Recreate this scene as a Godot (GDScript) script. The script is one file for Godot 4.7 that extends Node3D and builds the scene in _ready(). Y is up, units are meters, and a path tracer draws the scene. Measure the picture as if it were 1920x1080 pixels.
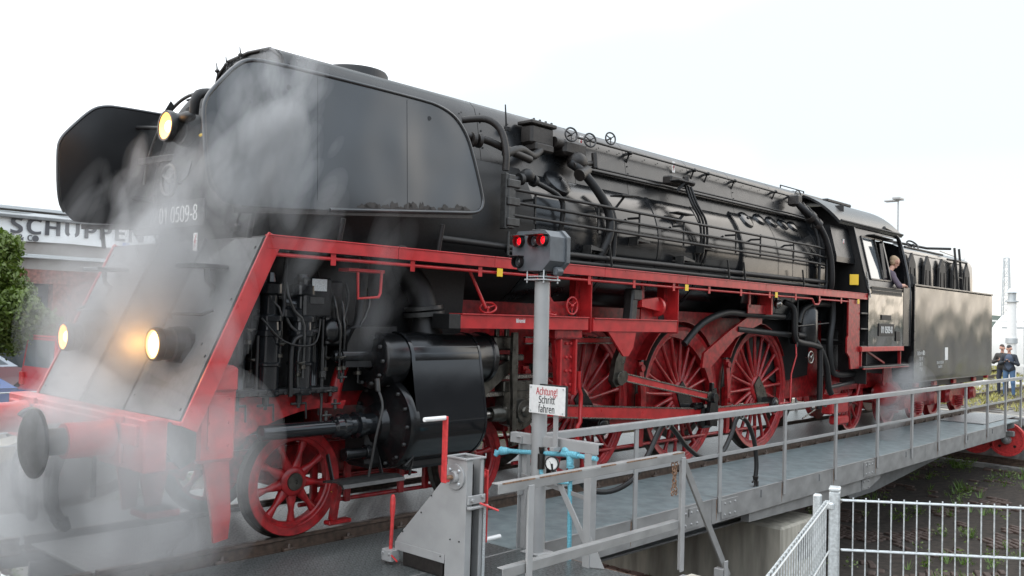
extends Node3D
# Black express steam locomotive on a turntable bridge. x runs back along the train, y up from the rail head, z towards the viewer.

class MB:
	var v := PackedVector3Array()
	var n := PackedVector3Array()
	var uv := PackedVector2Array()
	var col := PackedColorArray()

	func tri(a: Vector3, b: Vector3, c: Vector3, na: Vector3, nb: Vector3, nc: Vector3) -> void:
		if (b - a).cross(c - a).dot(na + nb + nc) > 0.0:
			v.append(a); v.append(c); v.append(b)
			n.append(na); n.append(nc); n.append(nb)
		else:
			v.append(a); v.append(b); v.append(c)
			n.append(na); n.append(nb); n.append(nc)

	func flat(a: Vector3, b: Vector3, c: Vector3, out: Vector3) -> void:
		var m := (b - a).cross(c - a).normalized()
		if m.dot(out) < 0.0: m = -m
		tri(a, b, c, m, m, m)

	func quad(a: Vector3, b: Vector3, c: Vector3, d: Vector3, out: Vector3) -> void:
		flat(a, b, c, out); flat(a, c, d, out)

	func squad(a: Vector3, b: Vector3, c: Vector3, d: Vector3, na: Vector3, nb: Vector3, nc: Vector3, nd: Vector3) -> void:
		tri(a, b, c, na, nb, nc); tri(a, c, d, na, nc, nd)

	func box(c: Vector3, s: Vector3, ch := 0.004, b := Basis.IDENTITY) -> MB:
		var h := s * 0.5
		ch = minf(ch, minf(h.x, minf(h.y, h.z)) * 0.6)
		var ax := [b.x, b.y, b.z]
		var hh := [h.x, h.y, h.z]
		for i in 3:
			var j := (i + 1) % 3
			var k := (i + 2) % 3
			for sg in [-1.0, 1.0]:
				var o: Vector3 = c + ax[i] * hh[i] * sg
				var ju: Vector3 = ax[j] * (hh[j] - ch)
				var ku: Vector3 = ax[k] * (hh[k] - ch)
				quad(o - ju - ku, o + ju - ku, o + ju + ku, o - ju + ku, ax[i] * sg)
		if ch > 0.0005:
			for i in 3:
				var j := (i + 1) % 3
				var k := (i + 2) % 3
				for s1 in [-1.0, 1.0]:
					for s2 in [-1.0, 1.0]:
						var lu: Vector3 = ax[i] * (hh[i] - ch)
						var p1: Vector3 = c + ax[j] * hh[j] * s1 + ax[k] * (hh[k] - ch) * s2
						var p2: Vector3 = c + ax[j] * (hh[j] - ch) * s1 + ax[k] * hh[k] * s2
						quad(p1 - lu, p1 + lu, p2 + lu, p2 - lu, ax[j] * s1 + ax[k] * s2)
			for s1 in [-1.0, 1.0]:
				for s2 in [-1.0, 1.0]:
					for s3 in [-1.0, 1.0]:
						var q: Vector3 = b.x * (hh[0] - ch) * s1 + b.y * (hh[1] - ch) * s2 + b.z * (hh[2] - ch) * s3
						flat(c + q + b.x * ch * s1, c + q + b.y * ch * s2, c + q + b.z * ch * s3, q)
		return self

	# bar with a rectangular section from a to b; w across `side`, t across the third way
	func bar(a: Vector3, b2: Vector3, w: float, t: float, side := Vector3.UP, ch := 0.003) -> MB:
		var d := (b2 - a)
		var x := d.normalized()
		var z := x.cross(side)
		if z.length() < 0.01: z = x.cross(Vector3.RIGHT)
		z = z.normalized()
		var y := z.cross(x)
		return box((a + b2) * 0.5, Vector3(d.length(), w, t), ch, Basis(x, y, z))

	static func frame_of(x: Vector3) -> Array:
		var s := Vector3.UP if absf(x.y) < 0.9 else Vector3.RIGHT
		var u := x.cross(s).normalized()
		return [u, u.cross(x).normalized()]

	func cyl(a: Vector3, b: Vector3, r0: float, r1 := -1.0, seg := 16, caps := true) -> MB:
		if r1 < 0.0: r1 = r0
		var L := (b - a).length()
		var x := (b - a) / maxf(L, 1e-6)
		var pr := []
		if caps: pr.append(Vector2(0.0, 0.0))
		var ch := 0.003 if caps and minf(r0, r1) > 0.012 else 0.0
		if ch > 0.0: pr.append(Vector2(r0 - ch, 0.0))
		pr.append(Vector2(r0, ch)); pr.append(Vector2(r1, L - ch))
		if ch > 0.0: pr.append(Vector2(r1 - ch, L))
		if caps: pr.append(Vector2(0.0, L))
		return lathe(pr, a, x, seg)

	# profile points are (radius, distance along axis)
	func lathe(pr: Array, o: Vector3, x: Vector3, seg := 24, smooth := 42.0, from := 0.0, to := TAU) -> MB:
		var f := frame_of(x)
		var nn := []
		for i in pr.size() - 1:
			var d: Vector2 = pr[i + 1] - pr[i]
			nn.append(Vector2(d.y, -d.x).normalized() if d.length() > 1e-7 else Vector2(1, 0))
		var lim := cos(deg_to_rad(smooth))
		for i in pr.size() - 1:
			if (pr[i] as Vector2).distance_to(pr[i + 1]) < 1e-6: continue
			var n0: Vector2 = nn[i]
			var n1: Vector2 = nn[i]
			if i > 0 and n0.dot(nn[i - 1]) > lim: n0 = (n0 + nn[i - 1]).normalized()
			if i < nn.size() - 1 and n1.dot(nn[i + 1]) > lim: n1 = (n1 + nn[i + 1]).normalized()
			var p: Vector2 = pr[i]
			var q: Vector2 = pr[i + 1]
			for k in seg:
				var a0 := from + (to - from) * k / seg
				var a1 := from + (to - from) * (k + 1) / seg
				var d0: Vector3 = f[0] * cos(a0) + f[1] * sin(a0)
				var d1: Vector3 = f[0] * cos(a1) + f[1] * sin(a1)
				var A := o + d0 * p.x + x * p.y
				var B := o + d1 * p.x + x * p.y
				var C := o + d1 * q.x + x * q.y
				var D := o + d0 * q.x + x * q.y
				var NA := d0 * n0.x + x * n0.y
				var NB := d1 * n0.x + x * n0.y
				var NC := d1 * n1.x + x * n1.y
				var ND := d0 * n1.x + x * n1.y
				if p.x > 1e-6: tri(A, B, C, NA, NB, NC)
				if q.x > 1e-6: tri(A, C, D, NA, NC, ND)
		return self

	func tube(pts: Array, r: float, seg := 8, round_ := 0, caps := true) -> MB:
		var P := []
		if round_ > 0 and pts.size() > 2:
			for i in pts.size() - 1:
				var p0: Vector3 = pts[maxi(i - 1, 0)]
				var p1: Vector3 = pts[i]
				var p2: Vector3 = pts[i + 1]
				var p3: Vector3 = pts[mini(i + 2, pts.size() - 1)]
				for k in round_:
					P.append(p1.cubic_interpolate(p2, p0, p3, float(k) / round_))
			P.append(pts[-1])
		else:
			P = pts
		var rings := []
		var t0: Vector3 = (P[1] - P[0]).normalized()
		var f := frame_of(t0)
		var u: Vector3 = f[0]
		for i in P.size():
			var t: Vector3
			if i == 0: t = t0
			elif i == P.size() - 1: t = (P[i] - P[i - 1]).normalized()
			else: t = ((P[i] - P[i - 1]).normalized() + (P[i + 1] - P[i]).normalized()).normalized()
			u = (u - t * u.dot(t)).normalized()
			var w := t.cross(u)
			var k := 1.0
			if i > 0 and i < P.size() - 1: k = 1.0 / maxf(0.5, t.dot((P[i + 1] - P[i]).normalized()))
			var ring := []
			for s in seg:
				var a := TAU * s / seg
				ring.append(u * cos(a) + w * sin(a))
			rings.append([P[i], ring, t])
		for i in rings.size() - 1:
			for s in seg:
				var s2 := (s + 1) % seg
				var A: Vector3 = rings[i][1][s]
				var B: Vector3 = rings[i][1][s2]
				var C: Vector3 = rings[i + 1][1][s2]
				var D: Vector3 = rings[i + 1][1][s]
				squad(rings[i][0] + A * r, rings[i][0] + B * r, rings[i + 1][0] + C * r, rings[i + 1][0] + D * r, A, B, C, D)
		if caps:
			for e in [0, rings.size() - 1]:
				var o: Vector3 = rings[e][2] * (-1.0 if e == 0 else 1.0)
				for s in seg:
					flat(rings[e][0], rings[e][0] + rings[e][1][s] * r, rings[e][0] + rings[e][1][(s + 1) % seg] * r, o)
		return self

	# polygon (2D) swept from o along w*depth; u, v are the plane's axes
	func prism(poly: Array, o: Vector3, u: Vector3, w2: Vector3, depth: Vector3, smooth := false) -> MB:
		var pp := PackedVector2Array(poly)
		var idx := Geometry2D.triangulate_polygon(pp)
		var dn := depth.normalized()
		for i in range(0, idx.size(), 3):
			var a := o + u * pp[idx[i]].x + w2 * pp[idx[i]].y
			var b := o + u * pp[idx[i + 1]].x + w2 * pp[idx[i + 1]].y
			var c := o + u * pp[idx[i + 2]].x + w2 * pp[idx[i + 2]].y
			flat(a, b, c, -dn); flat(a + depth, b + depth, c + depth, dn)
		var ccw := not Geometry2D.is_polygon_clockwise(pp)
		var ns := []
		for i in pp.size():
			var e: Vector2 = pp[(i + 1) % pp.size()] - pp[i]
			var m := Vector2(e.y, -e.x).normalized() * (1.0 if ccw else -1.0)
			ns.append(u * m.x + w2 * m.y)
		for i in pp.size():
			var j := (i + 1) % pp.size()
			var a := o + u * pp[i].x + w2 * pp[i].y
			var b := o + u * pp[j].x + w2 * pp[j].y
			var na: Vector3 = ns[i]
			var nb: Vector3 = ns[i]
			if smooth:
				var pv: Vector3 = ns[(i - 1 + pp.size()) % pp.size()]
				var nx: Vector3 = ns[j]
				if na.dot(pv) > 0.75: na = (na + pv).normalized()
				if nb.dot(nx) > 0.75: nb = (nb + nx).normalized()
			squad(a, b, b + depth, a + depth, na, nb, nb, na)
		return self

	func ball(c: Vector3, r: Vector3, seg := 12, rings := 8, b := Basis.IDENTITY) -> MB:
		for i in rings:
			for k in seg:
				var q := []
				for e in [[i, k], [i, k + 1], [i + 1, k + 1], [i + 1, k]]:
					var t: float = PI * e[0] / rings
					var p: float = TAU * e[1] / seg
					q.append(Vector3(sin(t) * cos(p), cos(t), sin(t) * sin(p)))
				var P := []
				var N := []
				for d in q:
					P.append(c + b * (d * r)); N.append((b * (d / r)).normalized())
				if i > 0: tri(P[0], P[1], P[2], N[0], N[1], N[2])
				if i < rings - 1: tri(P[0], P[2], P[3], N[0], N[2], N[3])
		return self

	func ring(c: Vector3, x: Vector3, R: float, r: float, seg := 24, sides := 8, from := 0.0, to := TAU) -> MB:
		var f := frame_of(x)
		for i in seg:
			for k in sides:
				var P := []
				var N := []
				for e in [[i, k], [i + 1, k], [i + 1, k + 1], [i, k + 1]]:
					var a: float = from + (to - from) * e[0] / seg
					var s: float = TAU * e[1] / sides
					var d: Vector3 = f[0] * cos(a) + f[1] * sin(a)
					var m: Vector3 = d * cos(s) + x * sin(s)
					P.append(c + d * R + m * r); N.append(m)
				squad(P[0], P[1], P[2], P[3], N[0], N[1], N[2], N[3])
		return self

	func bolts(list: Array, out: Vector3, r := 0.018, h := 0.014) -> MB:
		for p in list: cyl(p, p + out * h, r, r * 0.85, 6)
		return self

	func mesh() -> ArrayMesh:
		var a := []
		a.resize(Mesh.ARRAY_MAX)
		a[Mesh.ARRAY_VERTEX] = v
		a[Mesh.ARRAY_NORMAL] = n
		if uv.size() == v.size(): a[Mesh.ARRAY_TEX_UV] = uv
		if col.size() == v.size(): a[Mesh.ARRAY_COLOR] = col
		var m := ArrayMesh.new()
		m.add_surface_from_arrays(Mesh.PRIMITIVE_TRIANGLES, a)
		return m

var used := {}
func numbered(parent: Node, called: String) -> String:
	var key := "%d/%s" % [parent.get_instance_id(), called]
	var k: int = used.get(key, 0)
	used[key] = k + 1
	return called if k == 0 else "%s_%03d" % [called, k]

func obj(called: String, mb: MB, m: Material, parent: Node = self) -> MeshInstance3D:
	return inst(called, mb.mesh(), m, parent)

func inst(called: String, mesh: Mesh, m: Material, parent: Node = self) -> MeshInstance3D:
	var o := MeshInstance3D.new()
	o.name = numbered(parent, called)
	o.mesh = mesh
	o.material_override = m
	parent.add_child(o, true)
	return o

func tag(o: Node, label: String, category: String, group := "", kind := "") -> Node:
	if label: o.set_meta("label", label)
	if category: o.set_meta("category", category)
	if group: o.set_meta("group", group)
	if kind: o.set_meta("kind", kind)
	return o

func thing(called: String, label: String, category: String, at := Vector3.ZERO, group := "") -> Node3D:
	var o := Node3D.new()
	o.name = numbered(self, called)
	add_child(o)
	o.position = at
	tag(o, label, category, group)
	return o

func dup(src: Node3D, called: String, at: Vector3, label: String, turn := 0.0) -> Node3D:
	var o: Node3D = src.duplicate()
	o.name = numbered(self, called)
	add_child(o)
	o.position = at
	o.rotation.y = turn
	o.set_meta("label", label)
	return o

func struct(called: String, mb: MB, m: Material, parent: Node = self) -> MeshInstance3D:
	var o := obj(called, mb, m, parent)
	if parent == self: o.set_meta("kind", "structure")
	return o

func text(called: String, s: String, at: Vector3, height: float, m: Material, parent: Node = self, turn := 0.0, narrow := 1.0, bold := false, depth := 0.003, font_name := "Droid Sans") -> MeshInstance3D:
	var t := TextMesh.new()
	var f := SystemFont.new()
	f.font_names = PackedStringArray([font_name])
	if bold: f.font_weight = 700
	t.font = f
	t.text = s
	t.font_size = 64
	t.pixel_size = height / 64.0 * 1.4
	t.depth = depth / maxf(narrow, 0.1) * narrow
	t.curve_step = 2.0
	t.line_spacing = -8.0
	var o := inst(called, t, m, parent)
	o.position = at
	o.rotation.y = turn
	o.scale = Vector3(narrow, 1, 1)
	return o

# ---------- materials ----------
var T := {}
var M := {}

func noise_tex(key: String, seed_: int, freq: float, lo: float, hi: float, oct := 4, size := 512, kind := FastNoiseLite.TYPE_SIMPLEX_SMOOTH) -> ImageTexture:
	if T.has(key): return T[key]
	var f := FastNoiseLite.new()
	f.seed = seed_
	f.noise_type = kind
	f.frequency = freq
	f.fractal_octaves = oct
	var im := f.get_seamless_image(size, size)
	im.convert(Image.FORMAT_L8)
	var d := im.get_data()
	for i in d.size():
		d[i] = int(clampf(lo + (hi - lo) * d[i] / 255.0, 0.0, 1.0) * 255.0)
	im = Image.create_from_data(size, size, false, Image.FORMAT_L8, d)
	T[key] = ImageTexture.create_from_image(im)
	return T[key]

func mat(key: String, c: Color, rough: float, o := {}) -> StandardMaterial3D:
	var m := StandardMaterial3D.new()
	m.resource_name = key
	m.albedo_color = c.linear_to_srgb()
	m.roughness = rough
	m.metallic = o.get("metal", 0.0)
	m.metallic_specular = o.get("spec", 0.5)
	m.uv1_triplanar = true
	m.uv1_world_triplanar = o.get("world", false)
	var sc: float = o.get("scale", 1.0)
	m.uv1_scale = Vector3(sc, sc, sc) if not o.has("scale3") else o.scale3
	if o.has("tex"): m.albedo_texture = o.tex
	if o.has("rtex"):
		m.roughness_texture = o.rtex
		m.roughness_texture_channel = BaseMaterial3D.TEXTURE_CHANNEL_RED
	if o.has("bump"):
		m.heightmap_enabled = true
		m.heightmap_texture = o.bump
		m.heightmap_scale = o.get("bump_cm", 0.2)
	if o.has("emit"):
		m.emission_enabled = true
		m.emission = o.emit
		m.emission_energy_multiplier = o.get("power", 1.0)
	if o.has("coat"):
		m.clearcoat_enabled = true
		m.clearcoat = o.coat
		m.clearcoat_roughness = 0.08
	if o.has("back"):
		m.backlight_enabled = true
		m.backlight = o.back
	M[key] = m
	return m

func bump_tex(key: String, seed_: int, freq: float, size := 256) -> ImageTexture:
	# a fine-grained height field (32 bit, so that slow swells do not step)
	var f := FastNoiseLite.new()
	f.seed = seed_
	f.noise_type = FastNoiseLite.TYPE_SIMPLEX_SMOOTH
	f.fractal_type = FastNoiseLite.FRACTAL_NONE
	f.frequency = freq
	var im := Image.create(size, size, false, Image.FORMAT_RF)
	for y in size:
		for x in size:
			var a := TAU * x / size
			var b := TAU * y / size
			var r := size / TAU
			# a torus keeps the edges seamless
			var h := f.get_noise_3d(cos(a) * r + sin(b) * r * 0.37, sin(a) * r + cos(b) * r * 0.37, cos(b) * r)
			h += f.get_noise_3d(sin(b) * r, cos(a + b) * r * 0.6, sin(a) * r + 91.0)
			im.set_pixel(x, y, Color(0.5 + 0.3 * h, 0, 0))
	T[key] = ImageTexture.create_from_image(im)
	return T[key]

# raised lozenges of chequer plate: two bars per cell, crossed
func tread_tex() -> ImageTexture:
	var s := 256
	var d := PackedByteArray()
	d.resize(s * s)
	for y in s:
		for x in s:
			var best := 0.0
			for k in 2:
				var cx := (fposmod(x / 64.0 + (0.5 if k == 1 else 0.0), 1.0) - 0.5) * 64.0
				var cy := (fposmod(y / 64.0 + (0.5 if k == 1 else 0.0), 1.0) - 0.5) * 64.0
				var a := (cx + cy) * 0.7071 if k == 0 else (cx - cy) * 0.7071
				var b := (cx - cy) * 0.7071 if k == 0 else (cx + cy) * 0.7071
				var e := sqrt(pow(a / 22.0, 2.0) + pow(b / 6.5, 2.0))
				best = maxf(best, clampf((1.15 - e) * 2.2, 0.0, 1.0))
			d[y * s + x] = int(best * 255.0)
	return ImageTexture.create_from_image(Image.create_from_data(s, s, false, Image.FORMAT_L8, d))

func make_materials() -> void:
	var fine := noise_tex("fine", 3, 0.03, 0.55, 1.1, 5)
	var blot := noise_tex("blot", 7, 0.012, 0.62, 1.12, 5)
	var soft := bump_tex("soft", 11, 0.008)
	var wave := bump_tex("wave", 17, 0.012)
	var grit := noise_tex("grit", 23, 0.12, 0.6, 1.1, 4)
	var rsm := noise_tex("rsm", 29, 0.015, 0.75, 1.2, 3)
	var tread := tread_tex()
	T["tread"] = tread
	var black := Color(0.0105, 0.0115, 0.013)
	mat("black gloss paint", black, 0.13, {"rtex": rsm, "bump": wave, "bump_cm": 0.2, "scale": 0.7, "world": true, "spec": 0.52})
	mat("black boiler paint", black, 0.2, {"spec": 0.55, "tex": blot, "rtex": rsm, "bump": wave, "bump_cm": 0.3, "scale": 0.5, "world": true})
	mat("black cladding", black, 0.3, {"spec": 0.52, "tex": blot, "rtex": rsm, "bump": wave, "bump_cm": 0.3, "scale": 0.45, "world": true})
	mat("deflector paint", black, 0.3, {"spec": 0.7, "tex": noise_tex("dfl", 83, 0.006, 0.9, 1.04, 3), "bump": soft, "bump_cm": 4.0, "scale": 0.6, "world": true})
	mat("sooty black", Color(0.0095, 0.0092, 0.0095), 0.55, {"tex": fine, "scale": 1.5, "bump": grit, "bump_cm": 0.15})
	mat("oily black", Color(0.0095, 0.0098, 0.0105), 0.27, {"tex": fine, "rtex": rsm, "scale": 2.0})
	mat("grey iron", Color(0.036, 0.0355, 0.034), 0.45, {"tex": blot, "rtex": rsm, "scale": 2.0})
	mat("rusty black", Color(0.02, 0.0155, 0.013), 0.5, {"tex": blot, "scale": 3.0, "bump": grit, "bump_cm": 0.2})
	mat("steel", Color(0.42, 0.4, 0.37), 0.3, {"metal": 1.0, "tex": fine, "rtex": rsm, "scale": 2.0})
	mat("oily steel", Color(0.13, 0.122, 0.105), 0.32, {"metal": 0.8, "tex": blot, "rtex": rsm, "scale": 1.0})
	mat("red paint", Color(0.47, 0.023, 0.025), 0.34, {"tex": noise_tex("red", 31, 0.01, 0.84, 1.06, 4), "rtex": rsm, "scale": 0.8, "bump": wave, "bump_cm": 0.15})
	mat("red wheel paint", Color(0.37, 0.014, 0.017), 0.36, {"tex": noise_tex("redw", 37, 0.014, 0.62, 1.1, 5), "rtex": rsm, "scale": 1.2})
	M["dark red frame"] = M["red wheel paint"]
	mat("rail steel", Color(0.1, 0.066, 0.048), 0.5, {"tex": blot, "scale": 1.5, "bump": grit, "bump_cm": 0.1})
	mat("tyre", Color(0.075, 0.066, 0.055), 0.38, {"tex": blot, "metal": 0.5, "scale": 2.0})
	mat("worn rail top", Color(0.3, 0.24, 0.2), 0.3, {"metal": 0.9, "tex": fine, "scale": 1.5})
	mat("apron grip grey", Color(0.12, 0.122, 0.123), 0.75, {"tex": noise_tex("grip", 41, 0.03, 0.86, 1.03, 5), "scale": 1.0, "bump": grit, "bump_cm": 0.12})
	mat("grey paint", Color(0.335, 0.332, 0.325), 0.42, {"tex": noise_tex("grey", 43, 0.009, 0.94, 1.03, 5), "rtex": rsm, "scale": 0.8, "bump": wave, "bump_cm": 0.15})
	mat("weathered grey paint", Color(0.28, 0.275, 0.265), 0.48, {"tex": noise_tex("wgrey", 47, 0.008, 0.84, 1.04, 5), "rtex": rsm, "scale3": Vector3(0.55, 0.8, 0.55), "bump": wave, "bump_cm": 0.1})
	mat("deck plate", Color(0.225, 0.27, 0.275), 0.42, {"tex": noise_tex("deck", 53, 0.012, 0.85, 1.05, 5), "rtex": rsm, "scale": 0.6, "bump": grit, "bump_cm": 0.2, "world": true})
	mat("chequer plate", Color(0.17, 0.185, 0.18), 0.36, {"metal": 0.3, "tex": blot, "bump": tread, "bump_cm": 1.0, "scale": 4.5, "world": true})
	mat("bright chequer plate", Color(0.4, 0.4, 0.39), 0.36, {"metal": 0.4, "tex": blot, "bump": tread, "bump_cm": 1.0, "scale": 4.5, "world": true})
	mat("girder paint", Color(0.2, 0.205, 0.205), 0.5, {"tex": noise_tex("wgrey", 47, 0, 0, 0), "scale": 0.7})
	mat("zinc", Color(0.6, 0.625, 0.625), 0.36, {"metal": 0.45, "tex": noise_tex("zinc", 59, 0.04, 0.8, 1.06, 3), "rtex": rsm, "scale": 3.0})
	mat("signal grey", Color(0.1, 0.11, 0.12), 0.45, {"tex": noise_tex("red", 31, 0, 0, 0), "scale": 1.0})
	mat("rusty edge", Color(0.3, 0.17, 0.1), 0.7, {"tex": blot, "scale": 4.0})
	mat("rubber", Color(0.022, 0.022, 0.022), 0.5, {"tex": fine, "scale": 3.0})
	mat("pale blue pipe", Color(0.2, 0.56, 0.68), 0.4, {"tex": noise_tex("pb", 61, 0.02, 0.75, 1.05, 5), "scale": 4.0, "bump": grit, "bump_cm": 0.1})
	mat("white paint", Color(0.76, 0.75, 0.72), 0.4, {"tex": noise_tex("wh", 67, 0.02, 0.96, 1.02, 4), "scale": 2.0})
	mat("yellow", Color(0.78, 0.5, 0.02), 0.4, {})
	mat("light red", Color(0.62, 0.05, 0.05), 0.4, {"tex": noise_tex("red", 31, 0, 0, 0), "scale": 3.0})
	mat("letter black", Color(0.012, 0.012, 0.012), 0.5, {})
	mat("letter red", Color(0.45, 0.02, 0.03), 0.5, {})
	mat("letter white", Color(0.6, 0.6, 0.58), 0.5, {})
	mat("letter grey dark", Color(0.085, 0.085, 0.09), 0.6, {})
	mat("letter grey", Color(0.5, 0.5, 0.48), 0.5, {})
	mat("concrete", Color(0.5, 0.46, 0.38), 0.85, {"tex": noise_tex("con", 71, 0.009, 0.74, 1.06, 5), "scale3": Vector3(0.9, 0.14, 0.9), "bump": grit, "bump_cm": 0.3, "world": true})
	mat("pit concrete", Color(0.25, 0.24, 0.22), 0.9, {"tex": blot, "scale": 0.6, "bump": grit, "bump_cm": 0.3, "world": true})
	mat("sett", Color(0.17, 0.088, 0.066), 0.72, {"tex": grit, "scale": 3.0, "bump": fine, "bump_cm": 0.5})
	mat("sett dark", Color(0.1, 0.064, 0.05), 0.72, {"tex": grit, "scale": 3.0, "bump": fine, "bump_cm": 0.5})
	mat("sett pale", Color(0.33, 0.2, 0.17), 0.75, {"tex": grit, "scale": 3.0, "bump": fine, "bump_cm": 0.5})
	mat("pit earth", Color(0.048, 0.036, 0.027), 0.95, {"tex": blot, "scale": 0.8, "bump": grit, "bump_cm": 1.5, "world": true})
	mat("asphalt", Color(0.22, 0.208, 0.19), 0.85, {"tex": blot, "scale": 0.25, "bump": grit, "bump_cm": 0.4, "world": true})
	mat("meadow", Color(0.15, 0.15, 0.05), 0.95, {"tex": blot, "scale": 0.3, "bump": grit, "bump_cm": 3.0, "world": true})
	mat("timber", Color(0.07, 0.055, 0.042), 0.9, {"tex": blot, "scale": 2.0})
	mat("glass dark", Color(0.03, 0.035, 0.04), 0.06, {"spec": 0.6})
	mat("cab glass", Color(0.13, 0.145, 0.155), 0.05, {"spec": 0.95, "coat": 1.0})
	mat("window sheen", Color(0.12, 0.14, 0.155), 0.08, {"spec": 0.6})
	mat("leaf", Color(0.13, 0.185, 0.032), 0.5, {"back": Color(0.5, 0.62, 0.12), "tex": noise_tex("lf", 73, 0.05, 0.7, 1.1, 3), "scale": 0.6})
	mat("far leaf", Color(0.05, 0.075, 0.03), 0.7, {"back": Color(0.15, 0.2, 0.06)})
	mat("weed", Color(0.09, 0.15, 0.03), 0.6, {"back": Color(0.3, 0.42, 0.08)})
	mat("bark", Color(0.06, 0.05, 0.04), 0.9, {"tex": blot, "scale": 2.0})
	mat("banner cloth", Color(0.74, 0.75, 0.74), 0.7, {"bump": soft, "bump_cm": 8.0, "scale": 0.5})
	mat("brick wall", Color(0.25, 0.1, 0.075), 0.85, {"tex": blot, "scale": 0.8, "bump": grit, "bump_cm": 0.5})
	mat("hill wood", Color(0.07, 0.1, 0.075), 1.0, {"tex": grit, "scale": 0.02, "world": true})
	var lens_bright := mat("headlamp lens", Color(0.9, 0.7, 0.4), 0.2, {"emit": Color(1.0, 0.52, 0.2), "power": 0.95})
	lens_bright.uv1_triplanar = false
	mat("headlamp glow", Color(1, 0.9, 0.7), 0.3, {"emit": Color(1.0, 0.84, 0.5), "power": 3.5})
	mat("red signal lens", Color(0.7, 0.02, 0.04), 0.15, {"emit": Color(1.0, 0.03, 0.09), "power": 0.85})
	mat("green signal lens", Color(0.2, 0.9, 0.7), 0.15, {"emit": Color(0.1, 1.0, 0.7), "power": 1.5})
	mat("clear lens", Color(0.05, 0.055, 0.06), 0.08, {"spec": 0.8})

# ---------- the setting ----------
const PIT := Vector3(9.5, 0, 0)
var rng := RandomNumberGenerator.new()

func sky_at(d: Vector3, f: FastNoiseLite) -> Color:
	var e := asin(clampf(d.y, -1, 1))
	var az := atan2(d.z, d.x)
	var n := 0.5 + 0.5 * f.get_noise_3dv(d * Vector3(90, 160, 90))
	var thin := smoothstep(0.34, 0.6, n)
	# an overcast sky grows brighter from the horizon to the zenith
	var c := Color(0.985, 1.015, 1.05) * (1.0 + 1.25 * maxf(d.y, 0.0))
	c = c * (1.12 - 0.2 * cos(az))
	c = c.lerp(Color(0.63, 0.705, 0.755), thin * 0.95 * smoothstep(-0.2, 0.75, cos(az)))
	# higher up behind the viewer the cloud is thinner and bluer: the paint mirrors it
	c = c.lerp(Color(0.88, 1.06, 1.27), 0.7 * smoothstep(0.0, 0.7, sin(az)) * smoothstep(0.04, 0.3, e))
	var warm := exp(-pow(wrapf(az - 0.25, -PI, PI) / 0.6, 2.0)) * exp(-pow(maxf(e, 0.0) / 0.08, 2.0))
	c = c.lerp(Color(1.25, 1.09, 0.88), warm * 0.8)
	if e < 0.0: c = c.lerp(Color(0.25, 0.24, 0.22), smoothstep(0.0, 0.08, -e))
	return c

func make_sky() -> Sky:
	var f := FastNoiseLite.new()
	f.seed = 5
	f.frequency = 0.012
	f.fractal_octaves = 4
	var w := 512
	var h := 256
	var im := Image.create(w, h, false, Image.FORMAT_RGBF)
	for y in h:
		var th := PI * (y + 0.5) / h
		for x in w:
			var ph := TAU * (x + 0.5) / w
			im.set_pixel(x, y, sky_at(Vector3(sin(th) * sin(ph), cos(th), -sin(th) * cos(ph)), f))
	var p := PanoramaSkyMaterial.new()
	p.panorama = ImageTexture.create_from_image(im)
	var s := Sky.new()
	s.sky_material = p
	return s

func make_view() -> void:
	var cam := Camera3D.new()
	cam.name = "camera"
	cam.transform = Transform3D(Basis(Vector3(0.6729382, 0.02747041, 0.73918844), Vector3(-0.04257108, 0.99909212, 0.00162643), Vector3(-0.73847267, -0.03256253, 0.6734967)), Vector3(-4.85919, 2.06602, 7.89111))
	cam.fov = 35.473
	cam.near = 0.05
	cam.far = 3000.0
	add_child(cam)
	cam.current = true
	var e := Environment.new()
	e.background_mode = Environment.BG_SKY
	e.sky = make_sky()
	e.tonemap_mode = Environment.TONE_MAPPER_LINEAR
	e.tonemap_exposure = 1.45
	e.sdfgi_enabled = true
	e.ssao_enabled = true
	e.ssil_enabled = true
	e.volumetric_fog_enabled = true
	e.volumetric_fog_density = 0.0
	var we := WorldEnvironment.new()
	we.name = "environment"
	we.environment = e
	add_child(we)
	var sun := DirectionalLight3D.new()
	sun.name = "sun"
	sun.light_color = Color(1.0, 0.92, 0.82)
	sun.light_energy = 0.15
	sun.light_angular_distance = 45.0
	sun.shadow_enabled = true
	add_child(sun)
	sun.look_at_from_position(Vector3.ZERO, -Vector3(0.93, 0.3, 0.3))

func rim_radius(a: float) -> float:
	# distance of the pit's edge from its centre at angle a (0 = +x, towards +z)
	var d := Vector2(cos(a), sin(a))
	var r := 11.75
	if d.x < 0.0 and d.y > 0.0:
		var t := 3.78 / d.y
		var x := PIT.x + d.x * t
		if x <= 2.05: r = minf(r, t)
		else:
			var t2 := (2.05 - PIT.x) / d.x
			if t2 * d.y >= 3.78: r = minf(r, t2)
	return r

func ground_y(x: float, z: float) -> float:
	var y := -0.15
	y -= 0.34 * smoothstep(-5.5, -13.0, z)
	return y

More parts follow.
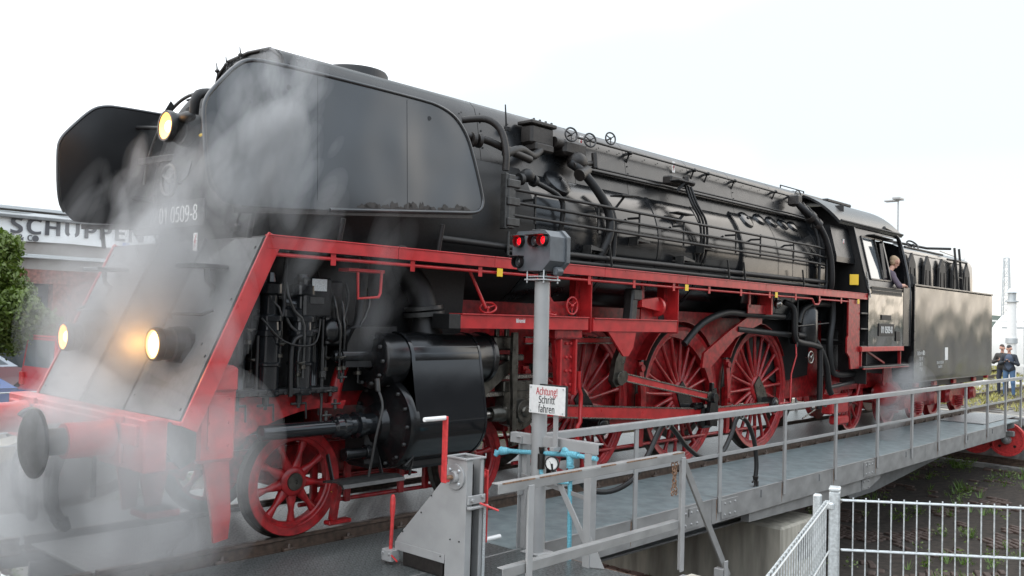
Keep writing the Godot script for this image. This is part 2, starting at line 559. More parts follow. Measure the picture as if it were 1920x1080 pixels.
func make_ground() -> void:
	var g := MB.new()
	var w := MB.new()
	var floor_ := MB.new()
	var cope := MB.new()
	var angs := []
	for i in 144: angs.append(TAU * i / 144.0)
	for q in [Vector2(2.05, 3.78), Vector2(-1.6, 3.78)]:
		angs.append(fposmod(atan2(q.y, q.x - PIT.x), TAU))
	angs.sort()
	var far := [13.0, 15.0, 18.0, 22.0, 27.0, 34.0, 44.0, 60.0, 100.0, 200.0, 500.0, 1400.0]
	for i in angs.size():
		var a0: float = angs[i]
		var a1: float = angs[(i + 1) % angs.size()]
		var r0 := rim_radius(a0)
		var r1 := rim_radius(a1)
		var d0 := Vector3(cos(a0), 0, sin(a0))
		var d1 := Vector3(cos(a1), 0, sin(a1))
		var p0 := PIT + d0 * r0
		var p1 := PIT + d1 * r1
		for f in far:
			var q0: Vector3 = PIT + d0 * f
			var q1: Vector3 = PIT + d1 * f
			for q in [p0, p1, q0, q1]: pass
			p0.y = ground_y(p0.x, p0.z); p1.y = ground_y(p1.x, p1.z)
			q0.y = ground_y(q0.x, q0.z); q1.y = ground_y(q1.x, q1.z)
			g.quad(p0, p1, q1, q0, Vector3.UP)
			p0 = q0; p1 = q1
		var e0 := PIT + d0 * r0 + Vector3(0, -0.15, 0)
		var e1 := PIT + d1 * r1 + Vector3(0, -0.15, 0)
		w.quad(e0, e1, e1 + Vector3(0, -1.9, 0), e0 + Vector3(0, -1.9, 0), -(d0 + d1))
		cope.quad(e0 + Vector3(0, 0.03, 0), e1 + Vector3(0, 0.03, 0), e1 + d1 * 0.35 + Vector3(0, 0.03, 0), e0 + d0 * 0.35 + Vector3(0, 0.03, 0), Vector3.UP)
		cope.quad(e0 + Vector3(0, 0.03, 0) - d0 * 0.04, e1 + Vector3(0, 0.03, 0) - d1 * 0.04, e1 - d1 * 0.04 - Vector3(0, 0.2, 0), e0 - d0 * 0.04 - Vector3(0, 0.2, 0), -(d0 + d1))
		cope.quad(e0 + Vector3(0, 0.03, 0) - d0 * 0.04, e1 + Vector3(0, 0.03, 0) - d1 * 0.04, e1 + Vector3(0, 0.03, 0), e0 + Vector3(0, 0.03, 0), Vector3.UP)
	# dished pit floor
	for i in 96:
		var a0 := TAU * i / 96.0
		var a1 := TAU * (i + 1) / 96.0
		for k in 12:
			var ra := 11.76 * k / 12.0
			var rb := 11.76 * (k + 1) / 12.0
			var P := []
			for e in [[a0, ra], [a1, ra], [a1, rb], [a0, rb]]:
				P.append(Vector3(PIT.x + cos(e[0]) * e[1], pit_y(e[1]), sin(e[0]) * e[1]))
			if k == 0: floor_.flat(P[0], P[2], P[3], Vector3.UP)
			else: floor_.quad(P[0], P[1], P[2], P[3], Vector3.UP)
	struct("ground", g, M["asphalt"])
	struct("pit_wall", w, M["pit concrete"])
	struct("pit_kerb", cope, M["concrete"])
	struct("pit_floor", floor_, M["pit earth"])

func pit_y(r: float) -> float:
	return -1.95 + 0.55 * smoothstep(2.0, 10.5, r)

func sett_shape(s: int) -> ArrayMesh:
	var m := MB.new()
	rng.seed = 100 + s
	m.box(Vector3.ZERO, Vector3(0.225 + rng.randf_range(-0.01, 0.01), 0.08, 0.108 + rng.randf_range(-0.006, 0.006)), 0.014)
	return m.mesh()

# rings of paving bricks on the pit floor; those near the eye singly, the rest as one mass
func make_setts() -> void:
	var shapes := [sett_shape(0), sett_shape(1), sett_shape(2), sett_shape(3)]
	var mats := [M["sett"], M["sett dark"], M["sett pale"], M["sett"]]
	var paving := Node3D.new()
	paving.name = "pit_paving"
	add_child(paving)
	paving.set_meta("kind", "structure")
	var rest := []
	rng.seed = 41
	var f := FastNoiseLite.new()
	f.seed = 9
	f.frequency = 0.35
	var near := []
	var r := 2.3
	while r < 10.6:
		var n := int(TAU * r / 0.238)
		var off := rng.randf() * TAU
		for i in n:
			var a := TAU * i / n + off
			var p := Vector3(PIT.x + cos(a) * r, pit_y(r) - 0.006 + rng.randf_range(-0.006, 0.006), sin(a) * r)
			var lost := f.get_noise_2d(p.x * 2.2, p.z * 2.2) > (0.3 if p.x < 9.5 else -0.22)
			if lost: continue
			if p.z < -8.5 : continue
			var b := Basis(Vector3.UP, -a - PI / 2 + rng.randf_range(-0.03, 0.03)) * Basis(Vector3.RIGHT, rng.randf_range(-0.05, 0.05))
			var k := rng.randi() % 4
			var seen := (p.x > 5.0 and p.x < 9.2 and p.z > -2.2 and p.z < 1.2)
			var score := absf(p.x - 6.6) + absf(p.z + 0.1)
			if seen and score < 3.4: near.append([score, p, b, k])
			else: rest.append([p, b])
		r += 0.122
	near.sort_custom(func(x, y): return x[0] < y[0])
	for i in near.size():
		if i < 290:
			var o := inst("brick", shapes[near[i][3]], mats[near[i][3]], paving)
			o.transform = Transform3D(near[i][2], near[i][1])
		else: rest.append([near[i][1], near[i][2]])
	var mm := MultiMesh.new()
	mm.transform_format = MultiMesh.TRANSFORM_3D
	mm.mesh = shapes[1]
	mm.instance_count = rest.size()
	for i in rest.size(): mm.set_instance_transform(i, Transform3D(rest[i][1], rest[i][0]))
	var o := MultiMeshInstance3D.new()
	o.name = "brick_paving"
	o.multimesh = mm
	o.material_override = M["sett dark"]
	o.set_meta("kind", "stuff")
	paving.add_child(o)

func scatter(called: String, mesh: Mesh, m: Material, xs: Array, parent: Node = self) -> MultiMeshInstance3D:
	var mm := MultiMesh.new()
	mm.transform_format = MultiMesh.TRANSFORM_3D
	mm.mesh = mesh
	mm.instance_count = xs.size()
	for i in xs.size(): mm.set_instance_transform(i, xs[i])
	var o := MultiMeshInstance3D.new()
	o.name = numbered(parent, called)
	o.multimesh = mm
	o.material_override = m
	parent.add_child(o)
	return o

func leaf_mesh(n: int, size: float, spread: float, seed_: int) -> ArrayMesh:
	var m := MB.new()
	var g := RandomNumberGenerator.new()
	g.seed = seed_
	for i in n:
		var c := Vector3(g.randfn(), g.randfn(), g.randfn()) * spread
		var b := Basis.from_euler(Vector3(g.randf_range(-0.9, 0.9), g.randf() * TAU, g.randf_range(-0.9, 0.9)))
		var s := size * g.randf_range(0.7, 1.3)
		var a := c - b.x * s
		var d := c + b.x * s
		var l := c + b.z * s * 0.55 - b.y * s * 0.15
		var r := c - b.z * s * 0.55 - b.y * s * 0.15
		m.tri(a, l, d, b.y, (b.y + b.z * 0.4).normalized(), b.y)
		m.tri(a, r, d, b.y, (b.y - b.z * 0.4).normalized(), b.y)
	return m.mesh()

func make_weeds() -> void:
	var tuft := MB.new()
	rng.seed = 77
	for i in 9:
		var a := rng.randf() * TAU
		var d := Vector3(cos(a), 0, sin(a))
		var h := rng.randf_range(0.1, 0.28)
		var o := d * rng.randf() * 0.06
		var w := d.cross(Vector3.UP) * 0.012
		var tip := o + d * h * 0.6 + Vector3.UP * h
		tuft.flat(o - w, o + w, tip, d + Vector3.UP)
	var bush := leaf_mesh(26, 0.035, 0.09, 5)
	var ga := []
	var ba := []
	var f := FastNoiseLite.new()
	f.seed = 12
	f.frequency = 0.22
	for i in 11000:
		var a := rng.randf() * TAU
		var r := sqrt(rng.randf()) * 11.3
		var p := Vector3(PIT.x + cos(a) * r, pit_y(r), sin(a) * r)
		var n := f.get_noise_2d(p.x * 3.0, p.z * 3.0)
		if n < 0.08 or rng.randf() > (n - 0.02) * 2.6: continue
		if absf(p.z) < 2.0 and p.x < 14.0 and rng.randf() < 0.8: continue
		var s := rng.randf_range(0.4, 1.1)
		var t := Transform3D(Basis(Vector3.UP, rng.randf() * TAU).scaled(Vector3(s, s, s)), p + Vector3(0, 0.02, 0))
		if rng.randf() < 0.6: ga.append(t)
		else: ba.append(t.translated(Vector3(0, 0.05, 0)))
	tag(scatter("grass", tuft.mesh(), M["weed"], ga), "grass growing over the brick floor of the turntable pit", "grass", "", "stuff")
	tag(scatter("weeds", bush, M["leaf"], ba), "leafy weeds growing on the floor of the turntable pit", "weeds", "", "stuff")
	# pale grass beyond the far end of the bridge
	var gb := []
	for i in 7000:
		var p := Vector3(rng.randf_range(23.0, 60.0), -0.15, rng.randf_range(-12.0, 9.0))
		if p.distance_to(PIT) < 12.4: continue
		var s := rng.randf_range(0.6, 1.3)
		gb.append(Transform3D(Basis(Vector3.UP, rng.randf() * TAU).scaled(Vector3(s, s * 0.7, s)), p))
	tag(scatter("meadow_grass", tuft.mesh(), mat("dry grass", Color(0.33, 0.3, 0.09), 0.8, {"back": Color(0.3, 0.3, 0.1)}), gb), "pale yellow grass between the tracks beyond the bridge end", "grass", "", "stuff")

func make_tree(called: String, at: Vector3, h: float, rx: float, trunk: float, n: int, leaf: Material, label: String, seed_: int, size := 0.11, group := "") -> Node3D:
	var t := thing(called, label, "tree", at, group)
	var g := RandomNumberGenerator.new()
	g.seed = seed_
	var tk := MB.new()
	tk.tube([Vector3.ZERO, Vector3(0.03, h * 0.2, 0), Vector3(-0.02, h * 0.45, 0.03), Vector3(0.05, h * 0.75, 0)], 0.035 * h, 8, 3)
	var blobs := []
	var y0 := trunk
	for i in 26:
		var u := g.randf()
		var y := lerpf(y0, h, u)
		var wide := rx * sin(PI * clampf(0.16 + 0.8 * u, 0.0, 1.0))
		var a := g.randf() * TAU
		var rr := wide * sqrt(g.randf()) * 0.85
		blobs.append([Vector3(cos(a) * rr, y, sin(a) * rr), rx * g.randf_range(0.26, 0.46)])
	for i in 9:
		var e: Vector3 = blobs[i][0]
		tk.tube([Vector3(0, lerpf(y0 * 0.8, h * 0.6, g.randf()), 0), e * 0.5 + Vector3(0, h * 0.18, 0), e], 0.012 * h, 5, 2)
	obj("trunk", tk, M["bark"], t)
	var cl := leaf_mesh(14, size, size * 1.6, seed_ + 1)
	var xs := []
	for i in n:
		var b: Array = blobs[g.randi() % blobs.size()]
		var d: Vector3 = Vector3(g.randfn(), g.randfn(), g.randfn()).normalized() * pow(g.randf(), 0.4) * b[1]
		d.y *= 0.75
		xs.append(Transform3D(Basis.from_euler(Vector3(g.randf() * 0.8, g.randf() * TAU, g.randf() * 0.8)), b[0] + d))
	scatter("crown", cl, leaf, xs, t).set_meta("kind", "stuff")
	return t

func make_far() -> void:
	# building with banner, left background
	var zb := -26.0
	var b := thing("engine_shed", "red brick shed with dark doorways behind the parked cars", "building", Vector3(6, -0.5, zb))
	var wl := MB.new()
	# wall with two doorways: piers, lintel
	for p in [[-8.0, -1.2], [1.9, 3.6], [7.2, 8.6], [12.2, 13.6], [17.0, 30.0]]:
		wl.box(Vector3((p[0] + p[1]) * 0.5, 1.65, -0.3), Vector3(p[1] - p[0], 3.3, 0.6), 0.01)
	obj("wall", wl, M["brick wall"], b)
	var li := MB.new()
	li.box(Vector3(11, 3.55, -0.302), Vector3(38.0, 0.5, 0.6), 0.01)
	obj("lintel", li, M["brick wall"], b)
	obj("gutter", MB.new().box(Vector3(11, 4.25, 0.12), Vector3(38.2, 0.14, 0.24), 0.02), M["zinc"], b)
	obj("upper_wall", MB.new().box(Vector3(11, 4.85, -0.3), Vector3(38.0, 2.1, 0.58), 0.01), mat("shed boarding", Color(0.26, 0.24, 0.22), 0.8, {}), b)
	obj("roof", MB.new().box(Vector3(11, 5.95, -7.0), Vector3(38.6, 0.12, 14.6), 0.02, Basis(Vector3.RIGHT, 0.05)), M["girder paint"], b)
	obj("roof_edge", MB.new().box(Vector3(11, 5.9, 0.06), Vector3(38.7, 0.13, 0.16), 0.02), M["zinc"], b)
	obj("back_wall", MB.new().box(Vector3(11, 2.8, -13.8), Vector3(38, 5.6, 0.3), 0.01), M["brick wall"], b)
	for sx in [-7.8, 29.8]: obj("side_wall", MB.new().box(Vector3(sx, 2.8, -7.0), Vector3(0.3, 5.6, 13.0), 0.01), M["brick wall"], b)
	for dx in [[-1.2, 1.9], [3.6, 7.2], [8.6, 12.2], [13.6, 17.0]]:
		var d := obj("door", MB.new().box(Vector3((dx[0] + dx[1]) * 0.5, 1.65, -0.45), Vector3(dx[1] - dx[0], 3.3, 0.08), 0.01), mat("shed door", Color(0.045, 0.052, 0.055), 0.5), b)
		for k in 3:
			var px: float = lerpf(dx[0], dx[1], (k + 0.5) / 3.0)
			obj("pane", MB.new().box(Vector3(px, 2.2, -0.395), Vector3(0.62, 1.3, 0.03), 0.005), M["glass dark"], d)
	# the banner hangs on the shed: a thing of its own
	var bn := thing("banner", "white cloth banner with dark capital letters on the shed front", "banner", Vector3(6, -0.5, zb))
	var cl := MB.new()
	var nx := 60
	var x0 := -5.0
	var x1 := 5.6
	for i in nx:
		for j in 6:
			var P := []
			for e in [[i, j], [i + 1, j], [i + 1, j + 1], [i, j + 1]]:
				var x: float = lerpf(x0, x1, float(e[0]) / nx)
				var y: float = lerpf(4.77, 5.76, e[1] / 6.0)
				y -= 0.012 * sin(x * 2.1) * (1.0 - e[1] / 6.0)
				P.append(Vector3(x, y, 0.1 + 0.025 * sin(x * 1.7 + y * 2.0) + 0.015 * sin(x * 4.3 - y * 3.0)))
			cl.quad(P[0], P[1], P[2], P[3], Vector3.BACK)
			var back := Vector3(0, 0, -0.03)
			cl.quad(P[0] + back, P[1] + back, P[2] + back, P[3] + back, Vector3.FORWARD)
	obj("cloth", cl, M["banner cloth"], bn)
	text("lettering", "SCHUPPEN", Vector3(2.74, 5.29, 0.135), 0.55, M["letter grey dark"], bn, 0.0, 1.22, true)
	text("lettering", "E & C", Vector3(0.72, 4.88, 0.135), 0.2, M["letter grey dark"], bn, 0.0, 1.1, true)
	obj("dot", MB.new().cyl(Vector3(1.19, 4.88, 0.13), Vector3(1.19, 4.88, 0.145), 0.11, -1, 24), M["letter grey dark"], bn)
	obj("emblem_square", MB.new().box(Vector3(4.4, 4.88, 0.14), Vector3(0.24, 0.2, 0.02), 0.0), mat("emblem blue", Color(0.15, 0.2, 0.42), 0.6), bn)
	text("emblem_letter", "f", Vector3(4.43, 4.87, 0.152), 0.16, M["white paint"], bn, 0.0, 1.0, true)
	obj("rope", MB.new().tube([Vector3(-5, 5.77, 0.1), Vector3(0, 5.75, 0.1), Vector3(5.6, 5.77, 0.1)], 0.02, 5, 3), M["zinc"], bn)

	make_tree("leafy_tree", Vector3(2.2, -0.3, -15.0), 3.75, 1.45, 1.4, 5200, M["leaf"], "green leafy tree in front of the shed at the left edge", 3, 0.062)
	make_tree("dark_tree", Vector3(-3.0, -0.4, -19.0), 6.5, 2.2, 2.0, 900, M["far leaf"], "dark green tree left of the leafy one by the shed", 31, 0.16)
	# small white notice on a post by the tree
	var nt := thing("notice_board", "small white notice on a thin post before the shed door", "sign", Vector3(5.9, -0.45, -20.0))
	obj("post", MB.new().cyl(Vector3.ZERO, Vector3(0, 1.2, 0), 0.025), M["zinc"], nt)
	obj("board", MB.new().box(Vector3(0, 1.2, 0.03), Vector3(0.36, 0.34, 0.02)), M["white paint"], nt)
	obj("bar", MB.new().box(Vector3(0, 1.17, 0.045), Vector3(0.26, 0.03, 0.01), 0.0), M["letter grey"], nt)

	make_car("blue_car", "blue and silver hatchback parked nearest the left edge", Vector3(-0.35, -0.3, -9.2), -0.05, mat("car blue", Color(0.1, 0.15, 0.32), 0.2, {"coat": 1.0, "metal": 0.3}), 0)
	make_car("silver_car", "silver car parked beside the red van", Vector3(2.5, -0.49, -17.6), 0.1, mat("car silver", Color(0.42, 0.44, 0.46), 0.25, {"coat": 1.0, "metal": 0.5}), 0)
	make_car("red_van", "red delivery van parked behind the blue hatchback", Vector3(5.0, -0.49, -13.9), 0.08, mat("van red", Color(0.55, 0.035, 0.05), 0.25, {"coat": 1.0}), 1)

	# car-park wire fence at the left
	var wf := thing("wire_fence", "low grey wire fence before the parked cars", "fence", Vector3(0, -0.22, -6.8))
	for k in 5: obj("post", MB.new().box(Vector3(-3.4 + k * 1.55 , 0.55, 0), Vector3(0.09, 1.25, 0.06)), M["zinc"], wf)
	for k in 5: obj("wire", MB.new().tube([Vector3(-3.5, 0.15 + k * 0.2, 0.04), Vector3(2.9, 0.15 + k * 0.2, 0.04)], 0.012, 5), M["zinc"], wf)

	# right background
	var lm := thing("floodlight_mast", "tall thin lamp mast with a flat head rising behind the cab roof", "lamp post", Vector3(60, -0.15, -14.7))
	obj("pole", MB.new().cyl(Vector3.ZERO, Vector3(0, 11.1, 0), 0.09, 0.05, 8), M["grey paint"], lm)
	obj("head", MB.new().box(Vector3(0, 11.3, 0), Vector3(1.0, 0.16, 0.5), 0.03).box(Vector3(0.3, 11.22, -0.55), Vector3(0.5, 0.12, 0.9), 0.03), M["grey paint"], lm)
	obj("pennant", MB.new().box(Vector3(0.55, 6.0, 0.35), Vector3(0.05, 3.4, 0.5), 0.01), M["white paint"], lm)
	lattice("lattice_mast", "steel lattice mast standing behind the white tank", Vector3(70, -0.15, -10.2), 7.7, 0.7)
	lattice("lattice_mast", "second fainter lattice mast at the right edge, far behind the white tank", Vector3(95, -0.15, -12.6), 7.5, 0.5)
	var tk := thing("storage_tank", "large white cylindrical tank beyond the bridge end", "tank", Vector3(46, -0.15, -3.2))
	obj("shell", MB.new().lathe([Vector2(0, 0), Vector2(0.9, 0.04), Vector2(1.5, 0.12), Vector2(1.82, 0.25), Vector2(1.93, 0.4), Vector2(1.95, 0.6), Vector2(1.95, 3.4), Vector2(1.6, 3.9), Vector2(0, 4.1)], Vector3(0, 1.55, 0), Vector3(0.97, 0, -0.25).normalized(), 40, 60), M["white paint"], tk)
	for k in 2: obj("saddle", MB.new().box(Vector3(1.2 + k * 1.7, -0.1, -0.3 - k * 0.45), Vector3(0.5, 0.9, 2.6), 0.02, Basis(Vector3.UP, 0.25)), M["concrete"], tk)
	var wp := thing("vent_column", "thick white post with a lantern-like top before the tank", "post", Vector3(33, -0.15, -1.06))
	obj("column", MB.new().cyl(Vector3.ZERO, Vector3(0, 3.3, 0), 0.17, 0.16, 16), M["white paint"], wp)
	obj("collar", MB.new().cyl(Vector3(0, 1.75, 0), Vector3(0, 1.95, 0), 0.21, -1, 16), M["zinc"], wp)
	obj("lantern", MB.new().cyl(Vector3(0, 3.3, 0), Vector3(0, 3.36, 0), 0.24, -1, 16).cyl(Vector3(0, 3.36, 0), Vector3(0, 3.66, 0), 0.15, 0.15, 8).cyl(Vector3(0, 3.66, 0), Vector3(0, 3.85, 0), 0.24, 0.05, 16), M["zinc"], wp)
	var sg := thing("shunting_signal", "small gantry signal showing a green light beside the white post", "signal", Vector3(36.5, -0.15, -1.35))
	obj("pole", MB.new().cyl(Vector3(-0.2, 0, 0.0), Vector3(-0.2, 2.4, 0), 0.05, -1, 8), M["zinc"], sg)
	obj("arm", MB.new().box(Vector3(-0.2, 2.35, 0.1), Vector3(0.1, 0.07, 1.9)), M["zinc"], sg)
	obj("canopy", MB.new().box(Vector3(-0.2, 2.62, -0.75), Vector3(0.5, 0.06, 1.5)), M["white paint"], sg)
	obj("lamp_box", MB.new().box(Vector3(-0.2, 1.75, 0.28), Vector3(0.2, 0.34, 0.3), 0.03), M["signal grey"], sg)
	obj("lens", MB.new().cyl(Vector3(-0.3, 1.77, 0.28), Vector3(-0.33, 1.77, 0.28), 0.085, -1, 16), M["green signal lens"], sg)
	# low rail fence beyond the bridge end
	var rf := thing("rail_fence", "low white rail fence behind the people at the bridge end", "fence", Vector3(32.5, -0.15, 0))
	for k in 7: obj("post", MB.new().box(Vector3(0, 0.5, -6.0 + k * 2.0), Vector3(0.07, 1.0, 0.07)), M["white paint"], rf)
	for y in [0.3, 0.95]: obj("rail", MB.new().box(Vector3(-0.045, y, 0), Vector3(0.03, 0.09, 12.2)), M["white paint"], rf)
	# hills
	var hl := MB.new()
	var f := FastNoiseLite.new()
	f.seed = 4
	f.frequency = 0.004
	var prev := []
	for i in 91:
		var a := deg_to_rad(-70.0 + i * 1.6)
		var row := []
		for k in 4:
			var rr: float = [330.0, 420.0, 520.0, 640.0][k]
			var hh: float = [-1.0, 4.0, 9.0, -1.0][k]
			if k == 1 or k == 2: hh += f.get_noise_2d(i * 26.0, k * 90.0) * 8.0
			row.append(Vector3(cos(a) * rr, hh, sin(a) * rr))
		if i > 0:
			for k in 3: hl.quad(prev[k], row[k], row[k + 1], prev[k + 1], Vector3.UP + Vector3(-cos(a), 0, -sin(a)))
		prev = row
	struct("hills", hl, M["hill wood"])
	# the station side behind the viewer, which the paintwork mirrors
	var st := thing("station_building", "long dark brick station building behind the viewer, facing the train", "building", Vector3(18, -0.15, 36))
	obj("wall", MB.new().box(Vector3(0, 3.4, 0), Vector3(87, 6.8, 8.0), 0.02), mat("dark brick", Color(0.06, 0.05, 0.046), 0.85, {"tex": T["blot"], "scale": 0.5}), st)
	obj("roof", MB.new().prism([Vector2(-4.5, 0), Vector2(4.5, 0), Vector2(0, 2.0)], Vector3(-44, 6.8, 0), Vector3.BACK, Vector3.UP, Vector3(88, 0, 0)), mat("slate", Color(0.06, 0.06, 0.065), 0.7, {"tex": T["blot"]}), st)
	for i in 21:
		var w := obj("window", MB.new().box(Vector3(-40.0 + i * 4.0, 2.4, -4.02), Vector3(1.5, 2.4, 0.1), 0.01), M["white paint"], st)
		obj("pane", MB.new().box(Vector3(-40.0 + i * 4.0, 2.4, -4.06), Vector3(1.3, 2.2, 0.06), 0.01), M["glass dark"], w)
	# trees off to the right whose dark shapes the cab side and tender mirror
	var sp := [[98, 16, 2.6], [110, 28, 3.6], [92, 34, 2.8], [120, 50, 5.0], [86, 48, 4.0], [125, 14, 2.6]]
	for i in sp.size():
		make_tree("yard_tree", Vector3(sp[i][0], -0.15, sp[i][1]), sp[i][2], sp[i][2] * 0.33, 1.5, 700, M["far leaf"], ["broad tree nearest the tracks, beside the yard", "tall tree second along the yard edge", "rounded tree third along the yard edge", "tallest tree at the yard edge", "tree nearest the viewer on the yard edge", "small tree closest to the tender's line"][i], 60 + i, 0.32, "trees along the yard edge")

func lattice(called: String, label: String, at: Vector3, h: float, w: float) -> void:
	var t := thing(called, label, "mast", at, "lattice masts")
	var legs := []
	for s in [[-1, -1], [1, -1], [1, 1], [-1, 1]]:
		var a := Vector3(s[0] * w * 0.5, 0, s[1] * w * 0.5)
		var b := Vector3(s[0] * w * 0.22, h, s[1] * w * 0.22)
		legs.append([a, b])
		obj("leg", MB.new().bar(a, b, 0.06, 0.06), M["zinc"], t)
	var br := MB.new()
	var n := 11
	for f in 4:
		for k in n:
			var p: Array = legs[f]
			var q: Array = legs[(f + 1) % 4]
			br.bar(p[0].lerp(p[1], float(k) / n), q[0].lerp(q[1], (k + 1.0) / n), 0.035, 0.02)
			br.bar(p[0].lerp(p[1], (k + 1.0) / n), q[0].lerp(q[1], (k + 1.0) / n), 0.035, 0.02)
	obj("bracing", br, M["zinc"], t)

func make_car(called: String, label: String, at: Vector3, turn: float, paint: Material, kind: int) -> void:
	var t := thing(called, label, "van" if kind == 1 else "car", at)
	t.rotation.y = turn
	var L := 4.1
	var H := 1.48 if kind == 0 else 1.82
	var side: Array
	if kind == 0: side = [Vector2(-2.0, 0.32), Vector2(2.0, 0.3), Vector2(2.05, 0.6), Vector2(1.95, 0.78), Vector2(1.1, 0.95), Vector2(-1.8, 1.0), Vector2(-2.02, 0.85)]
	else: side = [Vector2(-2.0, 0.32), Vector2(2.0, 0.3), Vector2(2.05, 0.65), Vector2(1.9, 0.88), Vector2(1.2, 1.08), Vector2(-1.95, 1.08)]
	var body := MB.new()
	body.prism(side, Vector3(0, 0, -0.84), Vector3.RIGHT, Vector3.UP, Vector3(0, 0, 1.68), true)
	obj("body", body, paint, t)
	var y0 := 0.96 if kind == 0 else 1.06
	var base: Array = [-1.75, 1.15] if kind == 0 else [-1.96, 1.22]
	var top: Array = [-1.2, 0.35] if kind == 0 else [-1.9, 0.55]
	var cab := MB.new()
	var zb := 0.8
	var zt := 0.62 if kind == 0 else 0.72
	var A := [Vector3(base[0], y0, -zb), Vector3(base[1], y0, -zb), Vector3(base[1], y0, zb), Vector3(base[0], y0, zb)]
	var B := [Vector3(top[0], H, -zt), Vector3(top[1], H, -zt), Vector3(top[1], H, zt), Vector3(top[0], H, zt)]
	for i in 4:
		var j := (i + 1) % 4
		cab.quad(A[i], A[j], B[j], B[i], (A[i] + A[j]) * Vector3(1, 0, 1))
	obj("cabin", cab, paint, t)
	obj("roof", MB.new().box(Vector3((top[0] + top[1]) * 0.5, H + 0.01, 0), Vector3(top[1] - top[0] + 0.08, 0.06, zt * 2.0 + 0.04), 0.025), paint, t)
	for i in 4:
		var j := (i + 1) % 4
		var out: Vector3 = ((B[j] - A[i]).cross(B[i] - A[j])).normalized()
		if out.dot((A[i] + A[j]) * Vector3(1, 0, 1)) < 0.0: out = -out
		var q := []
		for e in [[0.06, 0.1], [0.94, 0.1], [0.92, 0.9], [0.08, 0.9]]:
			q.append(A[i].lerp(A[j], e[0]).lerp(B[i].lerp(B[j], e[0]), e[1]) + out * 0.012)
		var spans := [[0.0, 1.0]] if i % 2 == 1 else ([[0.0, 0.46], [0.5, 1.0]] if kind == 0 else ([[0.0, 0.3]] if i == 2 else [[0.7, 1.0]]))
		for sp in spans:
			var w := MB.new()
			var a: Vector3 = q[0].lerp(q[1], sp[0])
			var b: Vector3 = q[0].lerp(q[1], sp[1])
			var c: Vector3 = q[3].lerp(q[2], sp[1])
			var d: Vector3 = q[3].lerp(q[2], sp[0])
			w.quad(a, b, c, d, out)
			for e in [[a, b], [b, c], [c, d], [d, a]]: w.quad(e[0], e[1], e[1] - out * 0.02, e[0] - out * 0.02, (e[0] + e[1]) * 0.5 - (a + c) * 0.5)
			obj("window", w, M["window sheen"], t)
	for s in [[-1.28, -1], [1.3, -1], [-1.28, 1], [1.3, 1]]:
		var c := Vector3(s[0], 0.31, s[1] * 0.72)
		var o := Vector3(0, 0, s[1] * 1.0)
		var wh := obj("wheel", MB.new().lathe([Vector2(0.2, 0), Vector2(0.29, 0.0), Vector2(0.31, 0.03), Vector2(0.31, 0.13), Vector2(0.29, 0.16), Vector2(0.2, 0.15)], c, o, 20), M["rubber"], t)
		obj("rim", MB.new().lathe([Vector2(0, 0.12), Vector2(0.06, 0.13), Vector2(0.19, 0.1), Vector2(0.2, 0.15)], c, o, 20), M["zinc"], wh)
	for s in [-1, 1]:
		obj("headlight", MB.new().ball(Vector3(1.93, 0.7, s * 0.62), Vector3(0.1, 0.09, 0.17), 10, 6), M["window sheen"], t)
		obj("tail_light", MB.new().box(Vector3(-1.99, 0.85, s * 0.72), Vector3(0.08, 0.3, 0.16), 0.02), M["light red"], t)
	obj("bumper", MB.new().box(Vector3(2.02, 0.42, 0), Vector3(0.12, 0.16, 1.6), 0.04).box(Vector3(-2.02, 0.42, 0), Vector3(0.12, 0.16, 1.6), 0.04), M["rubber"], t)

